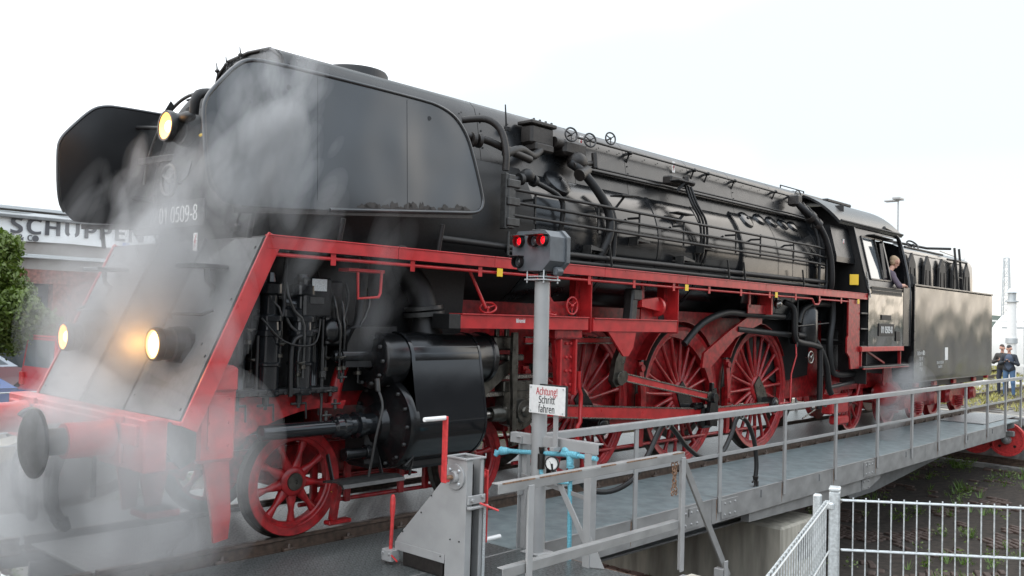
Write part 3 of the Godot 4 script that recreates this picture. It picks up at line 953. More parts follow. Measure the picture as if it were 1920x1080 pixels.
# ---------- turntable bridge ----------
func make_bridge() -> void:
	var t := thing("turntable_bridge", "grey steel turntable bridge with plank-like deck plates, rails and handrail", "turntable", Vector3.ZERO)
	# rails: head, web, foot
	var prof := [Vector2(-0.036, 0.0), Vector2(0.036, 0.0), Vector2(0.036, -0.028), Vector2(0.009, -0.04), Vector2(0.009, -0.125), Vector2(0.065, -0.138), Vector2(0.065, -0.15), Vector2(-0.065, -0.15), Vector2(-0.065, -0.138), Vector2(-0.009, -0.125), Vector2(-0.009, -0.04), Vector2(-0.036, -0.028)]
	for s in [1, -1]:
		var r := obj("rail", MB.new().prism(prof, Vector3(-1.75, -0.002, s * 0.7535), Vector3.BACK, Vector3.UP, Vector3(22.9, 0, 0)), M["rail steel"], t)
		obj("running_surface", MB.new().box(Vector3(9.7, -0.001, s * 0.7535), Vector3(22.88, 0.004, 0.05), 0.0), M["worn rail top"], r)
		var cl := MB.new()
		for k in 34:
			var x := -1.4 + k * 0.67
			for q in [-1, 1]:
				cl.box(Vector3(x, -0.115, s * 0.7535 + q * 0.085), Vector3(0.12, 0.05, 0.06), 0.008)
				cl.cyl(Vector3(x, -0.1, s * 0.7535 + q * 0.09), Vector3(x, -0.055, s * 0.7535 + q * 0.09), 0.018, 0.014, 6)
		var c := obj("rail_clips", cl, M["rail steel"], t)
		c.set_meta("kind", "stuff")
	# baseplates / sleepers under the rails
	for k in 34:
		var x := -1.4 + k * 0.67
		obj("sleeper", MB.new().box(Vector3(x, -0.205, 0), Vector3(0.2, 0.1, 2.1), 0.01), M["timber"], t)
	# deck plates
	var xs := [-1.75, 1.5, 3.45, 5.4, 7.35, 9.3, 10.55, 12.6, 14.6, 16.6, 18.4, 20.0]
	for i in xs.size() - 1:
		var w: float = xs[i + 1] - xs[i] - 0.006
		var cx: float = (xs[i] + xs[i + 1]) * 0.5
		obj("deck_plate", MB.new().box(Vector3(cx, -0.125, 1.54), Vector3(w, 0.03, 1.34), 0.003), M["chequer plate"] if i < 1 else M["deck plate"], t)
		obj("deck_plate", MB.new().box(Vector3(cx, -0.125, -1.54), Vector3(w, 0.03, 1.34), 0.003), M["chequer plate"], t)
		obj("inner_plate", MB.new().box(Vector3(cx, -0.06, 0), Vector3(w, 0.02, 1.24), 0.003), M["bright chequer plate"], t)
	obj("end_cover_plate", MB.new().box(Vector3(19.4, -0.095, 1.45), Vector3(3.0, 0.02, 1.0), 0.003), M["bright chequer plate"], t)
	# fascia beams along the walkway, riveted joints
	for s in [1, -1]:
		var js := [-1.75, 1.72, 5.12, 8.72, 10.45, 13.0, 17.0, 18.65]
		for i in js.size() - 1:
			obj("fascia", MB.new().box(Vector3((js[i] + js[i + 1]) * 0.5, -0.27, s * 2.22), Vector3(js[i + 1] - js[i] - 0.008, 0.3, 0.016), 0.003).box(Vector3((js[i] + js[i + 1]) * 0.5, -0.118, s * 2.205), Vector3(js[i + 1] - js[i] - 0.008, 0.014, 0.05), 0.002), M["weathered grey paint"], t)
		for x in [4.62, 5.55, 10.2]:
			var pl := obj("joint_plate", MB.new().box(Vector3(x, -0.27, s * 2.234), Vector3(0.42, 0.24, 0.012), 0.002), M["weathered grey paint"], t)
			var rv := MB.new()
			for k in 3:
				for y in [-0.2, -0.34]: rv.ball(Vector3(x - 0.13 + k * 0.13, y, s * 2.241), Vector3(0.017, 0.017, 0.012), 8, 6)
			obj("rivets", rv, M["grey paint"], pl)
		# main girders under the deck: deep at the centre, cranked at the hinge
		var gp := [Vector2(-1.7, -0.2), Vector2(19.6, -0.2), Vector2(19.6, -0.45), Vector2(18.5, -0.5), Vector2(12.0, -0.95), Vector2(10.9, -0.95), Vector2(10.6, -0.7), Vector2(8.5, -0.72), Vector2(0.5, -0.62), Vector2(-1.7, -0.5)]
		obj("main_girder", MB.new().prism(gp, Vector3(0, 0, s * 1.62), Vector3.RIGHT, Vector3.UP, Vector3(0, 0, 0.03 * s)), M["girder paint"], t)
		obj("lower_flange", MB.new().box(Vector3(4.5, -0.68, s * 1.635), Vector3(8.2, 0.025, 0.24), 0.003, Basis(Vector3.BACK, -0.012)), M["girder paint"], t)
		obj("inner_girder", MB.new().prism(gp, Vector3(0, -0.05, s * 0.75), Vector3.RIGHT, Vector3.UP, Vector3(0, 0, 0.03 * s)), M["girder paint"], t)
		obj("hinge_beam", MB.new().prism([Vector2(6.2, -0.44), Vector2(8.2, -0.43), Vector2(10.9, -0.43), Vector2(10.9, -0.5), Vector2(10.35, -0.63), Vector2(9.3, -0.62), Vector2(6.2, -0.56)], Vector3(0, 0, s * 2.05), Vector3.RIGHT, Vector3.UP, Vector3(0, 0, 0.12 * s)), M["weathered grey paint"], t)
		obj("hinge_plate", MB.new().box(Vector3(10.2, -0.53, s * 2.18), Vector3(0.3, 0.17, 0.02), 0.004).bolts([Vector3(10.1, -0.48, s * 2.19), Vector3(10.3, -0.48, s * 2.19), Vector3(10.1, -0.58, s * 2.19), Vector3(10.3, -0.58, s * 2.19)], Vector3(0, 0, s), 0.02), M["weathered grey paint"], t)
		for k in 12:
			obj("cantilever", MB.new().prism([Vector2(0.0, 0.0), Vector2(0.6, 0.0), Vector2(0.6, -0.1), Vector2(0.0, -0.36)], Vector3(-1.0 + k * 1.85, -0.145, s * 1.64), Vector3(0, 0, s), Vector3.UP, Vector3(0.02, 0, 0)), M["girder paint"], t)
	for k in 9: obj("cross_girder", MB.new().box(Vector3(-1.0 + k * 2.6, -0.42, 0), Vector3(0.06, 0.36, 3.2), 0.004), M["girder paint"], t)
	# handrails: near side from the joint with the platform; far side
	var px := [1.62, 3.43, 5.28, 7.08, 8.83, 10.56, 12.24, 13.75, 15.5, 17.1, 18.6, 20.0]
	for s in [1, -1]:
		for i in px.size():
			var y0 := -0.29
			obj("railing_post", MB.new().box(Vector3(px[i], (0.92 + y0) * 0.5, s * 2.245), Vector3(0.068, 0.92 - y0, 0.012), 0.002).box(Vector3(px[i] + 0.028, (0.92 + y0) * 0.5, s * 2.218), Vector3(0.012, 0.92 - y0, 0.05), 0.002), M["grey paint"], t)
		for i in px.size():
			if i > 0 and i < 10 and i != 6: obj("rust_run", MB.new().prism([Vector2(0, 0), Vector2(0.014, 0), Vector2(0.012, -0.12), Vector2(0.008, -0.24), Vector2(0.004, -0.27), Vector2(-0.004, -0.16)], Vector3(px[i] - 0.055, -0.128, s * 2.2295), Vector3.RIGHT, Vector3.UP, Vector3(0, 0, 0.0012 * s)), M["rusty edge"], t)
		obj("handrail", MB.new().box(Vector3(10.8, 0.945, s * 2.225), Vector3(18.6, 0.012, 0.068), 0.003).box(Vector3(10.8, 0.91, s * 2.256), Vector3(18.6, 0.062, 0.01), 0.002), M["grey paint"], t)
		obj("middle_rail", MB.new().box(Vector3(10.8, 0.42, s * 2.232), Vector3(18.6, 0.045, 0.01), 0.002), M["grey paint"], t)
	# running wheels on the ring rail
	for z in [1.5, 0.93, -0.93, -1.5]:
		var c := Vector3(20.25, -0.64, z * 1.25)
		var w := obj("running_wheel", MB.new().lathe([Vector2(0.07, -0.06), Vector2(0.28, -0.05), Vector2(0.34, -0.08), Vector2(0.42, -0.08), Vector2(0.42, 0.06), Vector2(0.365, 0.06), Vector2(0.35, 0.025), Vector2(0.12, 0.03), Vector2(0.1, 0.07), Vector2(0.0, 0.08)], c, Vector3.LEFT, 36), M["light red"], t)
		obj("axle_box", MB.new().cyl(c + Vector3(-0.07, 0, 0), c + Vector3(-0.2, 0, 0), 0.12, 0.09, 18).box(c + Vector3(-0.14, 0.16, 0), Vector3(0.12, 0.14, 0.4), 0.02).ball(c + Vector3(-0.2, 0, 0), Vector3(0.04, 0.07, 0.07)), M["weathered grey paint"], t)
		for q in [0.7, 2.3, 3.9, 5.4]: obj("lightening_hole", MB.new().cyl(c + Vector3(-0.026, cos(q) * 0.24, sin(q) * 0.24), c + Vector3(-0.032, cos(q) * 0.24, sin(q) * 0.24), 0.035, -1, 12), M["sooty black"], w)
	obj("end_carriage", MB.new().box(Vector3(20.35, -0.32, 0), Vector3(0.3, 0.16, 2.7), 0.02), M["girder paint"], t)
	obj("end_beam", MB.new().box(Vector3(20.75, -0.2, 0), Vector3(0.2, 0.2, 4.3), 0.02), M["weathered grey paint"], t)
	# operator's platform on the near side
	obj("platform_plate", MB.new().box(Vector3(-0.12, -0.125, 2.87), Vector3(3.5, 0.03, 1.28), 0.003), M["chequer plate"], t)
	obj("platform_edge", MB.new().box(Vector3(1.63, -0.17, 2.87), Vector3(0.012, 0.12, 1.28), 0.002).box(Vector3(-0.12, -0.17, 3.515), Vector3(3.5, 0.12, 0.012), 0.002), M["rusty edge"], t)
	# black air hoses slung from the handrail
	var z := 2.12
	obj("air_hose", MB.new().tube([Vector3(2.35, 0.86, z), Vector3(2.5, 0.55, z - 0.05), Vector3(2.85, 0.27, z - 0.1), Vector3(3.2, 0.2, z - 0.05), Vector3(3.55, 0.3, z), Vector3(3.85, 0.55, z), Vector3(4.1, 0.83, z), Vector3(4.3, 0.84, z), Vector3(4.7, 0.55, z), Vector3(5.1, 0.38, z), Vector3(5.5, 0.4, z), Vector3(5.75, 0.6, z), Vector3(5.9, 0.82, z), Vector3(6.05, 0.84, z)], 0.03, 8, 5), M["rubber"], t)
	var h := obj("air_hose", MB.new().tube([Vector3(6.0, 0.84, z), Vector3(6.2, 0.75, z), Vector3(6.34, 0.5, z + 0.03), Vector3(6.38, 0.2, z + 0.05), Vector3(6.36, 0.02, z + 0.05)], 0.03, 8, 5), M["rubber"], t)
	obj("coupling_claw", MB.new().cyl(Vector3(6.36, 0.03, z + 0.05), Vector3(6.36, -0.03, z + 0.05), 0.04, 0.03, 10).box(Vector3(6.39, -0.09, z + 0.05), Vector3(0.05, 0.12, 0.05), 0.012).ring(Vector3(6.31, -0.07, z + 0.05), Vector3.BACK, 0.04, 0.013, 14, 6, 0.5, 4.6), M["rusty black"], h)
	for x in [4.2, 6.0, 2.3]: obj("hose_clip", MB.new().ring(Vector3(x, 0.86, z + 0.03), Vector3.BACK, 0.045, 0.01, 14, 6), M["grey paint"], t)

	# centre pier, ring rail, fixed track
	var pier := thing("centre_pier", "stained pale concrete block carrying the bridge in the pit", "concrete block", Vector3(7.85, -2.1, 0))
	obj("block", MB.new().box(Vector3(0.0, 0.64, 0), Vector3(1.25, 1.32, 4.3), 0.03), M["concrete"], pier)
	obj("recessed_panel", MB.new().box(Vector3(0.2, 0.95, 2.155), Vector3(0.6, 0.42, 0.03), 0.01), M["sooty black"], pier)
	obj("bearing", MB.new().cyl(Vector3(0, 1.3, 0), Vector3(0, 1.45, 0), 0.5, 0.42, 24), M["girder paint"], pier)
	var rr := MB.new()
	rr.lathe([Vector2(11.0, -1.3), Vector2(11.0, -1.27), Vector2(11.05, -1.26), Vector2(11.05, -1.17), Vector2(11.025, -1.16), Vector2(11.025, -1.12), Vector2(11.1, -1.12), Vector2(11.1, -1.16), Vector2(11.075, -1.17), Vector2(11.075, -1.26), Vector2(11.13, -1.27), Vector2(11.13, -1.3)], PIT, Vector3.UP, 120, 10)
	struct("ring_rail", rr, M["rail steel"])
	var rb := MB.new()
	rb.lathe([Vector2(10.7, -1.45), Vector2(10.7, -1.3), Vector2(11.4, -1.3), Vector2(11.4, -1.45)], PIT, Vector3.UP, 96, 10)
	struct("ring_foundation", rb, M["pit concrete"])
	for e in [[-1.8, -16.0], [21.2, 64.0]]:
		var tr := thing("fixed_track", "rusty fixed track leading up to the bridge from the viewer's end" if e[0] < 0 else "railway track running away beyond the far bridge end", "track")
		for s in [1, -1]: obj("rail", MB.new().prism(prof, Vector3(e[0], -0.002, s * 0.7535), Vector3.BACK, Vector3.UP, Vector3(e[1] - e[0], 0, 0)), M["rail steel"], tr)
		var sl := MB.new()
		for k in 22: obj("sleeper", MB.new().box(Vector3(e[0] + signf(e[1]) * (0.4 + k * 0.65), -0.17, 0), Vector3(0.26, 0.06, 2.5), 0.01), M["timber"], tr)
	for k in 2:
		var z2 := -4.6 - k * 4.6
		var tr2 := thing("siding_track", ["siding track next beyond the bridge end", "second siding track beyond the bridge end, farther off"][k], "track", Vector3(24, 0, z2))
		for s in [1, -1]: obj("rail", MB.new().prism(prof, Vector3(0, -0.002, s * 0.7535), Vector3.BACK, Vector3.UP, Vector3(50, 0, 0)), M["rail steel"], tr2)
		for i in 30: obj("sleeper", MB.new().box(Vector3(0.4 + i * 0.65, -0.17, 0), Vector3(0.26, 0.06, 2.5), 0.01), M["timber"], tr2)

func make_foreground() -> void:
	# signal post
	var p := thing("signal_post", "grey tube post carrying the signal head and standing on the bridge platform", "post", Vector3(1.58, -0.11, 2.42))
	obj("pole", MB.new().cyl(Vector3.ZERO, Vector3(-0.08, 2.52, 0.05), 0.073, 0.07, 28), M["grey paint"], p)
	obj("flange", MB.new().box(Vector3(-0.08, 2.53, 0.05), Vector3(0.24, 0.014, 0.24), 0.003).box(Vector3(-0.08, 2.56, 0.05), Vector3(0.18, 0.012, 0.2), 0.003), M["zinc"], p)
	obj("neck", MB.new().cyl(Vector3(-0.08, 2.54, 0.05), Vector3(-0.08, 2.66, 0.05), 0.04, -1, 16), M["grey iron"], p)
	for q in [[-0.1, -0.1], [0.1, -0.1], [-0.1, 0.1], [0.1, 0.1]]: obj("stud", MB.new().cyl(Vector3(-0.08 + q[0], 2.5, 0.05 + q[1]), Vector3(-0.08 + q[0], 2.62, 0.05 + q[1]), 0.008, -1, 6), M["zinc"], p)
	obj("foot_plate", MB.new().box(Vector3(0, 0.006, 0), Vector3(0.22, 0.012, 0.22), 0.003), M["grey paint"], p)
	var h := thing("signal_lantern", "dark grey octagonal signal box with two red lights lit above the sign", "signal", Vector3(1.4, 2.5, 2.43))
	# faces -x; octagon in the z,y plane
	var oc := [Vector2(-0.235, 0.09), Vector2(-0.235, 0.3), Vector2(-0.17, 0.37), Vector2(0.16, 0.37), Vector2(0.225, 0.31), Vector2(0.225, 0.09), Vector2(0.13, 0.0), Vector2(-0.15, 0.0)]
	obj("front_case", MB.new().prism(oc, Vector3(-0.02, 0, 0), Vector3.BACK, Vector3.UP, Vector3(0.22, 0, 0)), M["signal grey"], h)
	var oc2 := []
	for q in oc: oc2.append(Vector2(q.x * 1.07, (q.y - 0.185) * 1.07 + 0.185))
	obj("rear_cover", MB.new().prism(oc2, Vector3(0.203, 0, 0), Vector3.BACK, Vector3.UP, Vector3(0.05, 0, 0)), M["signal grey"], h)
	var spots := [[-0.14, 0.275, 1], [0.045, 0.275, 0], [0.15, 0.278, 1], [-0.145, 0.085, 0]]
	for s in spots:
		var c := Vector3(-0.022, s[1], s[0])
		var hood := obj("hood", MB.new().lathe([Vector2(0.058, 0.0), Vector2(0.058, 0.05), Vector2(0.05, 0.05), Vector2(0.048, 0.004)], c, Vector3(-1, 0, 0), 24).box(c + Vector3(-0.045, 0.05, 0), Vector3(0.09, 0.012, 0.115), 0.004), M["sooty black"], h)
		obj("lens", MB.new().ball(c + Vector3(-0.004, 0, 0), Vector3(0.016, 0.036, 0.031), 16, 10), M["red signal lens"] if s[2] else M["clear lens"], hood)
		if s[2]:
			var l := OmniLight3D.new()
			l.name = "signal_light"
			l.light_color = Color(1, 0.08, 0.12)
			l.light_energy = 0.012
			l.light_size = 0.035
			l.omni_range = 6.0
			l.omni_attenuation = 2.0
			l.shadow_enabled = true
			h.add_child(l, true)
			l.position = c + Vector3(-0.07, 0, 0)
	obj("hinge_bracket", MB.new().box(Vector3(0.14, 0.0, 0.19), Vector3(0.1, 0.08, 0.05), 0.012).cyl(Vector3(0.1, 0.0, 0.2), Vector3(0.18, 0.0, 0.2), 0.03, -1, 10), M["signal grey"], h)
	obj("top_plate", MB.new().box(Vector3(0.06, 0.378, 0.02), Vector3(0.08, 0.016, 0.12), 0.003), M["grey iron"], h)

	# sign
	var sg := thing("warning_sign", "white plate reading Achtung! Schritt fahren fixed before the grey post", "sign", Vector3(1.44, 1.195, 2.615))
	obj("plate", MB.new().box(Vector3(0, 0.128, 0), Vector3(0.008, 0.256, 0.425), 0.002), M["white paint"], sg)
	obj("backing_angle", MB.new().box(Vector3(0.016, 0.262, 0.06), Vector3(0.014, 0.016, 0.32), 0.002).box(Vector3(0.016, 0.128, 0.215), Vector3(0.02, 0.262, 0.014), 0.002), M["grey iron"], sg)
	text("lettering", "Achtung!", Vector3(-0.006, 0.204, 0.0), 0.064, M["letter red"], sg, -PI / 2, 0.72)
	text("lettering", "Schritt", Vector3(-0.006, 0.128, 0.0), 0.066, M["letter black"], sg, -PI / 2, 0.72)
	text("lettering", "fahren", Vector3(-0.006, 0.045, 0.0), 0.066, M["letter black"], sg, -PI / 2, 0.72)
	for q in [[0.02, 0.19], [0.236, 0.19], [0.02, -0.19], [0.236, -0.19]]: obj("screw", MB.new().cyl(Vector3(-0.004, q[0], q[1]), Vector3(-0.009, q[0], q[1]), 0.008, -1, 8), M["zinc"], sg)

	# end railing of the platform, with the upright that carries the sign
	var a := thing("end_railing", "grey angle-iron railing across the platform end behind the blue pipe", "railing", Vector3(1.56, -0.11, 0))
	obj("top_bar", MB.new().box(Vector3(-0.03, 1.035, 2.62), Vector3(0.012, 0.085, 1.04), 0.002).box(Vector3(0.005, 1.08, 2.62), Vector3(0.08, 0.012, 1.04), 0.002), M["grey paint"], a)
	obj("post", MB.new().box(Vector3(0.0, 0.49, 3.07), Vector3(0.085, 1.0, 0.012), 0.002).box(Vector3(-0.036, 0.49, 3.035), Vector3(0.012, 1.0, 0.075), 0.002), M["grey paint"], a)
	obj("gusset", MB.new().prism([Vector2(0, 0), Vector2(0.13, 0), Vector2(0, 0.28)], Vector3(-0.03, 0.006, 3.075), Vector3(0.4, 0, 0.9).normalized(), Vector3.UP, Vector3(0.008, 0, -0.004)), M["grey paint"], a)
	obj("post", MB.new().box(Vector3(0.03, 0.5, 2.23), Vector3(0.012, 1.0, 0.06), 0.002).box(Vector3(0.005, 0.5, 2.2), Vector3(0.05, 1.0, 0.01), 0.002), M["grey paint"], a)
	obj("sign_upright", MB.new().box(Vector3(-0.09, 1.26, 2.7), Vector3(0.01, 0.56, 0.055), 0.002).box(Vector3(-0.09, 1.0, 2.7), Vector3(0.1, 0.03, 0.05), 0.002), M["grey paint"], a)
	obj("diagonal", MB.new().bar(Vector3(-0.02, 1.2, 2.36), Vector3(-0.02, 0.2, 3.02), 0.06, 0.012, Vector3.BACK), M["grey paint"], a)
	obj("lower_bar", MB.new().bar(Vector3(0.0, 0.69, 2.22), Vector3(0.0, 0.58, 3.06), 0.04, 0.012), M["weathered grey paint"], a)
	# side railing at the rim
	var b := thing("side_railing", "rust-edged grey angle railing nearest the viewer with a slanted brace and hanging chain", "railing", Vector3(0, 0, 3.6))
	obj("top_rail", MB.new().box(Vector3(0.98, 0.865, 0), Vector3(2.44, 0.065, 0.01), 0.002), M["weathered grey paint"], b)
	obj("top_flange", MB.new().box(Vector3(0.98, 0.9, -0.03), Vector3(2.44, 0.01, 0.066), 0.002), M["weathered grey paint"], b)
	for q in [[-0.2, 0.35], [0.2, 0.5], [0.95, 0.2], [1.3, 0.45], [2.0, 0.18]]: obj("rust_streak", MB.new().box(Vector3(q[0] + q[1] * 0.5, 0.9, 0.0035), Vector3(q[1], 0.012, 0.003), 0.0), M["rusty edge"], b)
	obj("lower_rail", MB.new().box(Vector3(0.99, 0.265, -0.012), Vector3(2.3, 0.07, 0.01), 0.002).box(Vector3(0.99, 0.3, -0.04), Vector3(2.3, 0.008, 0.05), 0.002), M["weathered grey paint"], b)
	for x in [0.1, 2.17]: obj("post", MB.new().box(Vector3(x, 0.355, 0.012), Vector3(0.06, 1.01, 0.012), 0.002).box(Vector3(x + 0.027, 0.355, -0.02), Vector3(0.01, 1.01, 0.055), 0.002), M["grey paint"], b)
	obj("brace", MB.new().bar(Vector3(2.2, 0.87, -0.03), Vector3(3.1, -0.38, -0.03), 0.075, 0.012, Vector3.RIGHT).bar(Vector3(2.235, 0.87, -0.065), Vector3(3.135, -0.38, -0.065), 0.012, 0.07, Vector3.RIGHT), M["weathered grey paint"], b)
	for x in [0.1, 2.17]: obj("foot_bracket", MB.new().box(Vector3(x, -0.21, 0.1), Vector3(0.07, 0.06, 0.19), 0.004), M["grey paint"], b)
	obj("brace_foot", MB.new().box(Vector3(2.97, -0.38, 0.012), Vector3(0.06, 0.36, 0.012), 0.002).box(Vector3(2.97, -0.42, -0.05), Vector3(0.07, 0.28, 0.1), 0.004), M["grey paint"], b)
	var ch := MB.new()
	for k in 2:
		for i in 9:
			var y := 0.84 - i * 0.036
			var x := 2.02 + k * 0.07 + 0.008 * i * (1 - 2 * k)
			ch.ring(Vector3(x, y, -0.01), Vector3.BACK if i % 2 == 0 else Vector3.RIGHT, 0.017, 0.0055, 10, 5)
	obj("chain", ch, M["rusty edge"], b)

	# pale blue air pipe with gauge
	var bp := thing("air_pipe", "pale blue compressed-air pipe with a pressure gauge and taps", "pipe", Vector3(1.6, -0.11, 2.79))
	var x := -0.06
	obj("riser", MB.new().cyl(Vector3(0, 0, 0), Vector3(x, 0.97, 0.03), 0.021, -1, 14), M["pale blue pipe"], bp)
	obj("cross_pipe", MB.new().tube([Vector3(x, 0.9, -0.72), Vector3(x, 0.945, -0.1), Vector3(x, 0.96, 0.03), Vector3(x, 0.955, 0.33)], 0.022, 12, 0), M["pale blue pipe"], bp)
	var vl := MB.new()
	vl.cyl(Vector3(x, 0.9, -0.72), Vector3(x, 0.89, -0.82), 0.03, 0.042, 12)
	vl.cyl(Vector3(x - 0.02, 0.885, -0.84), Vector3(x - 0.05, 0.84, -0.85), 0.035, 0.02, 10)
	obj("tap", vl, M["pale blue pipe"], bp)
	obj("tee", MB.new().cyl(Vector3(x, 0.96, -0.06), Vector3(x, 0.963, 0.12), 0.034, -1, 14).cyl(Vector3(x, 0.86, 0.03), Vector3(x, 0.96, 0.03), 0.033, -1, 14).ball(Vector3(x, 0.985, -0.02), Vector3(0.035, 0.04, 0.05)), M["pale blue pipe"], bp)
	var fl := MB.new()
	for y in [0.72, 0.755, 0.79, 0.835]: fl.cyl(Vector3(x + 0.01, y, 0.027), Vector3(x + 0.01, y + 0.022, 0.027), 0.036, -1, 8)
	obj("union", fl, M["pale blue pipe"], bp)
	obj("branch", MB.new().tube([Vector3(x, 0.705, 0.03), Vector3(x - 0.03, 0.7, -0.1), Vector3(x - 0.03, 0.705, -0.22), Vector3(x - 0.03, 0.74, -0.275), Vector3(x - 0.03, 0.8, -0.285)], 0.019, 10, 5), M["pale blue pipe"], bp)
	obj("filter", MB.new().cyl(Vector3(x - 0.03, 0.79, -0.285), Vector3(x - 0.03, 0.93, -0.285), 0.034, -1, 14).cyl(Vector3(x - 0.03, 0.93, -0.285), Vector3(x - 0.03, 0.99, -0.285), 0.018, 0.026, 10), M["rusty black"], bp)
	var gc := Vector3(x - 0.05, 0.86, -0.14)
	var gd := Vector3(-0.93, 0.02, 0.36).normalized()
	obj("gauge_stem", MB.new().cyl(Vector3(x - 0.035, 0.7, -0.12), gc, 0.014, -1, 8), M["grey iron"], bp)
	var gauge := obj("gauge", MB.new().lathe([Vector2(0, -0.03), Vector2(0.06, -0.03), Vector2(0.066, -0.02), Vector2(0.066, 0.012), Vector2(0.058, 0.014), Vector2(0.056, 0.004)], gc, gd, 28), M["sooty black"], bp)
	obj("dial", MB.new().cyl(gc + gd * 0.002, gc + gd * 0.006, 0.056, -1, 28), M["white paint"], gauge)
	var gu := gd.cross(Vector3.UP).normalized()
	obj("needle", MB.new().bar(gc + gd * 0.008 + gu * 0.02 + Vector3(0, 0.02, 0), gc + gd * 0.008 - gu * 0.012 - Vector3(0, 0.03, 0), 0.005, 0.002, gd, 0.0), M["letter black"], gauge)
	var tk := MB.new()
	for k in 9:
		var an := deg_to_rad(-225.0 + k * 33.75)
		var d: Vector3 = -gu * cos(an) + Vector3.UP * sin(an)
		tk.bar(gc + gd * 0.007 + d * 0.045, gc + gd * 0.007 + d * 0.053, 0.003, 0.001, gd, 0.0)
	obj("scale_marks", tk, M["letter black"], gauge)

	# locking stand
	var ls := thing("locking_stand", "pale grey locking-gear stand with a wedge-shaped side and crank handles", "machine stand", Vector3(0.35, -0.11, 2.47))
	obj("column", MB.new().box(Vector3(0.006, 0.5, 0.115), Vector3(0.012, 1.0, 0.23), 0.002).box(Vector3(0.105, 0.5, 0.006), Vector3(0.2, 1.0, 0.012), 0.002).box(Vector3(0.04, 0.5, 0.224), Vector3(0.06, 1.0, 0.012), 0.002).box(Vector3(0.2, 0.5, 0.115), Vector3(0.012, 1.0, 0.23), 0.002), M["grey paint"], ls)
	obj("inner_guide", MB.new().box(Vector3(0.105, 0.48, 0.1), Vector3(0.1, 0.94, 0.12), 0.004), M["rusty black"], ls)
	obj("corner_angle", MB.new().box(Vector3(0.185, 0.5, 0.224), Vector3(0.045, 1.0, 0.012), 0.002), M["grey paint"], ls)
	var tp := MB.new()
	tp.box(Vector3(0.1, 1.012, 0.004), Vector3(0.23, 0.016, 0.03), 0.003).box(Vector3(0.1, 1.012, 0.228), Vector3(0.23, 0.016, 0.03), 0.003)
	tp.box(Vector3(0.0, 1.012, 0.116), Vector3(0.03, 0.016, 0.194), 0.003).box(Vector3(0.2, 1.012, 0.116), Vector3(0.03, 0.016, 0.194), 0.003)
	obj("top_frame", tp, M["grey paint"], ls)
	obj("side_wedge", MB.new().prism([Vector2(0.0, 0.155), Vector2(0.0, 0.86), Vector2(-0.60, 0.24), Vector2(-0.62, 0.2), Vector2(-0.62, 0.155)], Vector3(0.004, 0, 0), Vector3.BACK, Vector3.UP, Vector3(0.2, 0, 0)), M["grey paint"], ls)
	obj("wedge_skirt", MB.new().box(Vector3(0.001, 0.165, -0.315), Vector3(0.006, 0.07, 0.62), 0.001), M["grey paint"], ls)
	obj("drive_box", MB.new().box(Vector3(0.1, 0.075, -0.3), Vector3(0.16, 0.15, 0.5), 0.01), M["rusty black"], ls)
	var bl := MB.new()
	for q in [[0.06, 0.34], [0.165, 0.34], [-0.05, 0.18], [-0.3, 0.5], [-0.18, 0.66], [-0.53, 0.3]]: bl.cyl(Vector3(0.0, q[1], q[0]), Vector3(-0.006, q[1], q[0]), 0.007, -1, 8)
	obj("screw_heads", bl, M["grey iron"], ls)
	var disc := obj("flange", MB.new().cyl(Vector3(0.002, 0.86, 0.11), Vector3(-0.02, 0.86, 0.11), 0.105, -1, 32).cyl(Vector3(-0.02, 0.86, 0.11), Vector3(-0.05, 0.86, 0.11), 0.052, 0.045, 24), M["grey paint"], ls)
	var fb := []
	for k in 4: fb.append(Vector3(-0.02, 0.86 + 0.075 * sin(PI / 4 + k * PI / 2), 0.11 + 0.075 * cos(PI / 4 + k * PI / 2)))
	obj("bolts", MB.new().bolts(fb, Vector3(-1, 0, 0), 0.016, 0.016), M["zinc"], disc)
	obj("crank_shaft", MB.new().cyl(Vector3(-0.05, 0.86, 0.11), Vector3(-0.12, 0.86, 0.11), 0.02, -1, 14), M["rusty edge"], ls)
	var cr := obj("crank", MB.new().box(Vector3(-0.125, 1.09, 0.095), Vector3(0.018, 0.54, 0.058), 0.006).box(Vector3(-0.105, 0.85, 0.1), Vector3(0.05, 0.05, 0.05), 0.008), M["light red"], ls)
	obj("handle", MB.new().cyl(Vector3(-0.125, 1.345, 0.095), Vector3(-0.36, 1.345, 0.095), 0.019, 0.019, 14), M["white paint"], cr)
	var cr2 := obj("crank", MB.new().box(Vector3(0.262, 0.6, 0.2), Vector3(0.016, 0.6, 0.05), 0.006).cyl(Vector3(0.206, 0.86, 0.18), Vector3(0.26, 0.86, 0.18), 0.03, -1, 14), M["light red"], ls)
	obj("handle", MB.new().cyl(Vector3(0.262, 0.32, 0.2), Vector3(0.45, 0.32, 0.2), 0.019, -1, 14), M["white paint"], cr2)
	var lt := obj("latch", MB.new().box(Vector3(0.11, 0.68, 0.24), Vector3(0.2, 0.07, 0.016), 0.003).box(Vector3(0.11, 0.62, 0.26), Vector3(0.22, 0.02, 0.04), 0.004).cyl(Vector3(0.05, 0.68, 0.248), Vector3(0.05, 0.68, 0.27), 0.016, -1, 6).cyl(Vector3(0.17, 0.7, 0.248), Vector3(0.17, 0.7, 0.27), 0.016, -1, 6), M["grey paint"], ls)
	obj("pin", MB.new().cyl(Vector3(0.13, 0.65, 0.26), Vector3(0.21, 0.6, 0.4), 0.009, -1, 8), M["light red"], lt)
	obj("tie_rod", MB.new().cyl(Vector3(0.21, 0.02, 0.24), Vector3(0.21, 0.62, 0.24), 0.014, -1, 8), M["zinc"], ls)
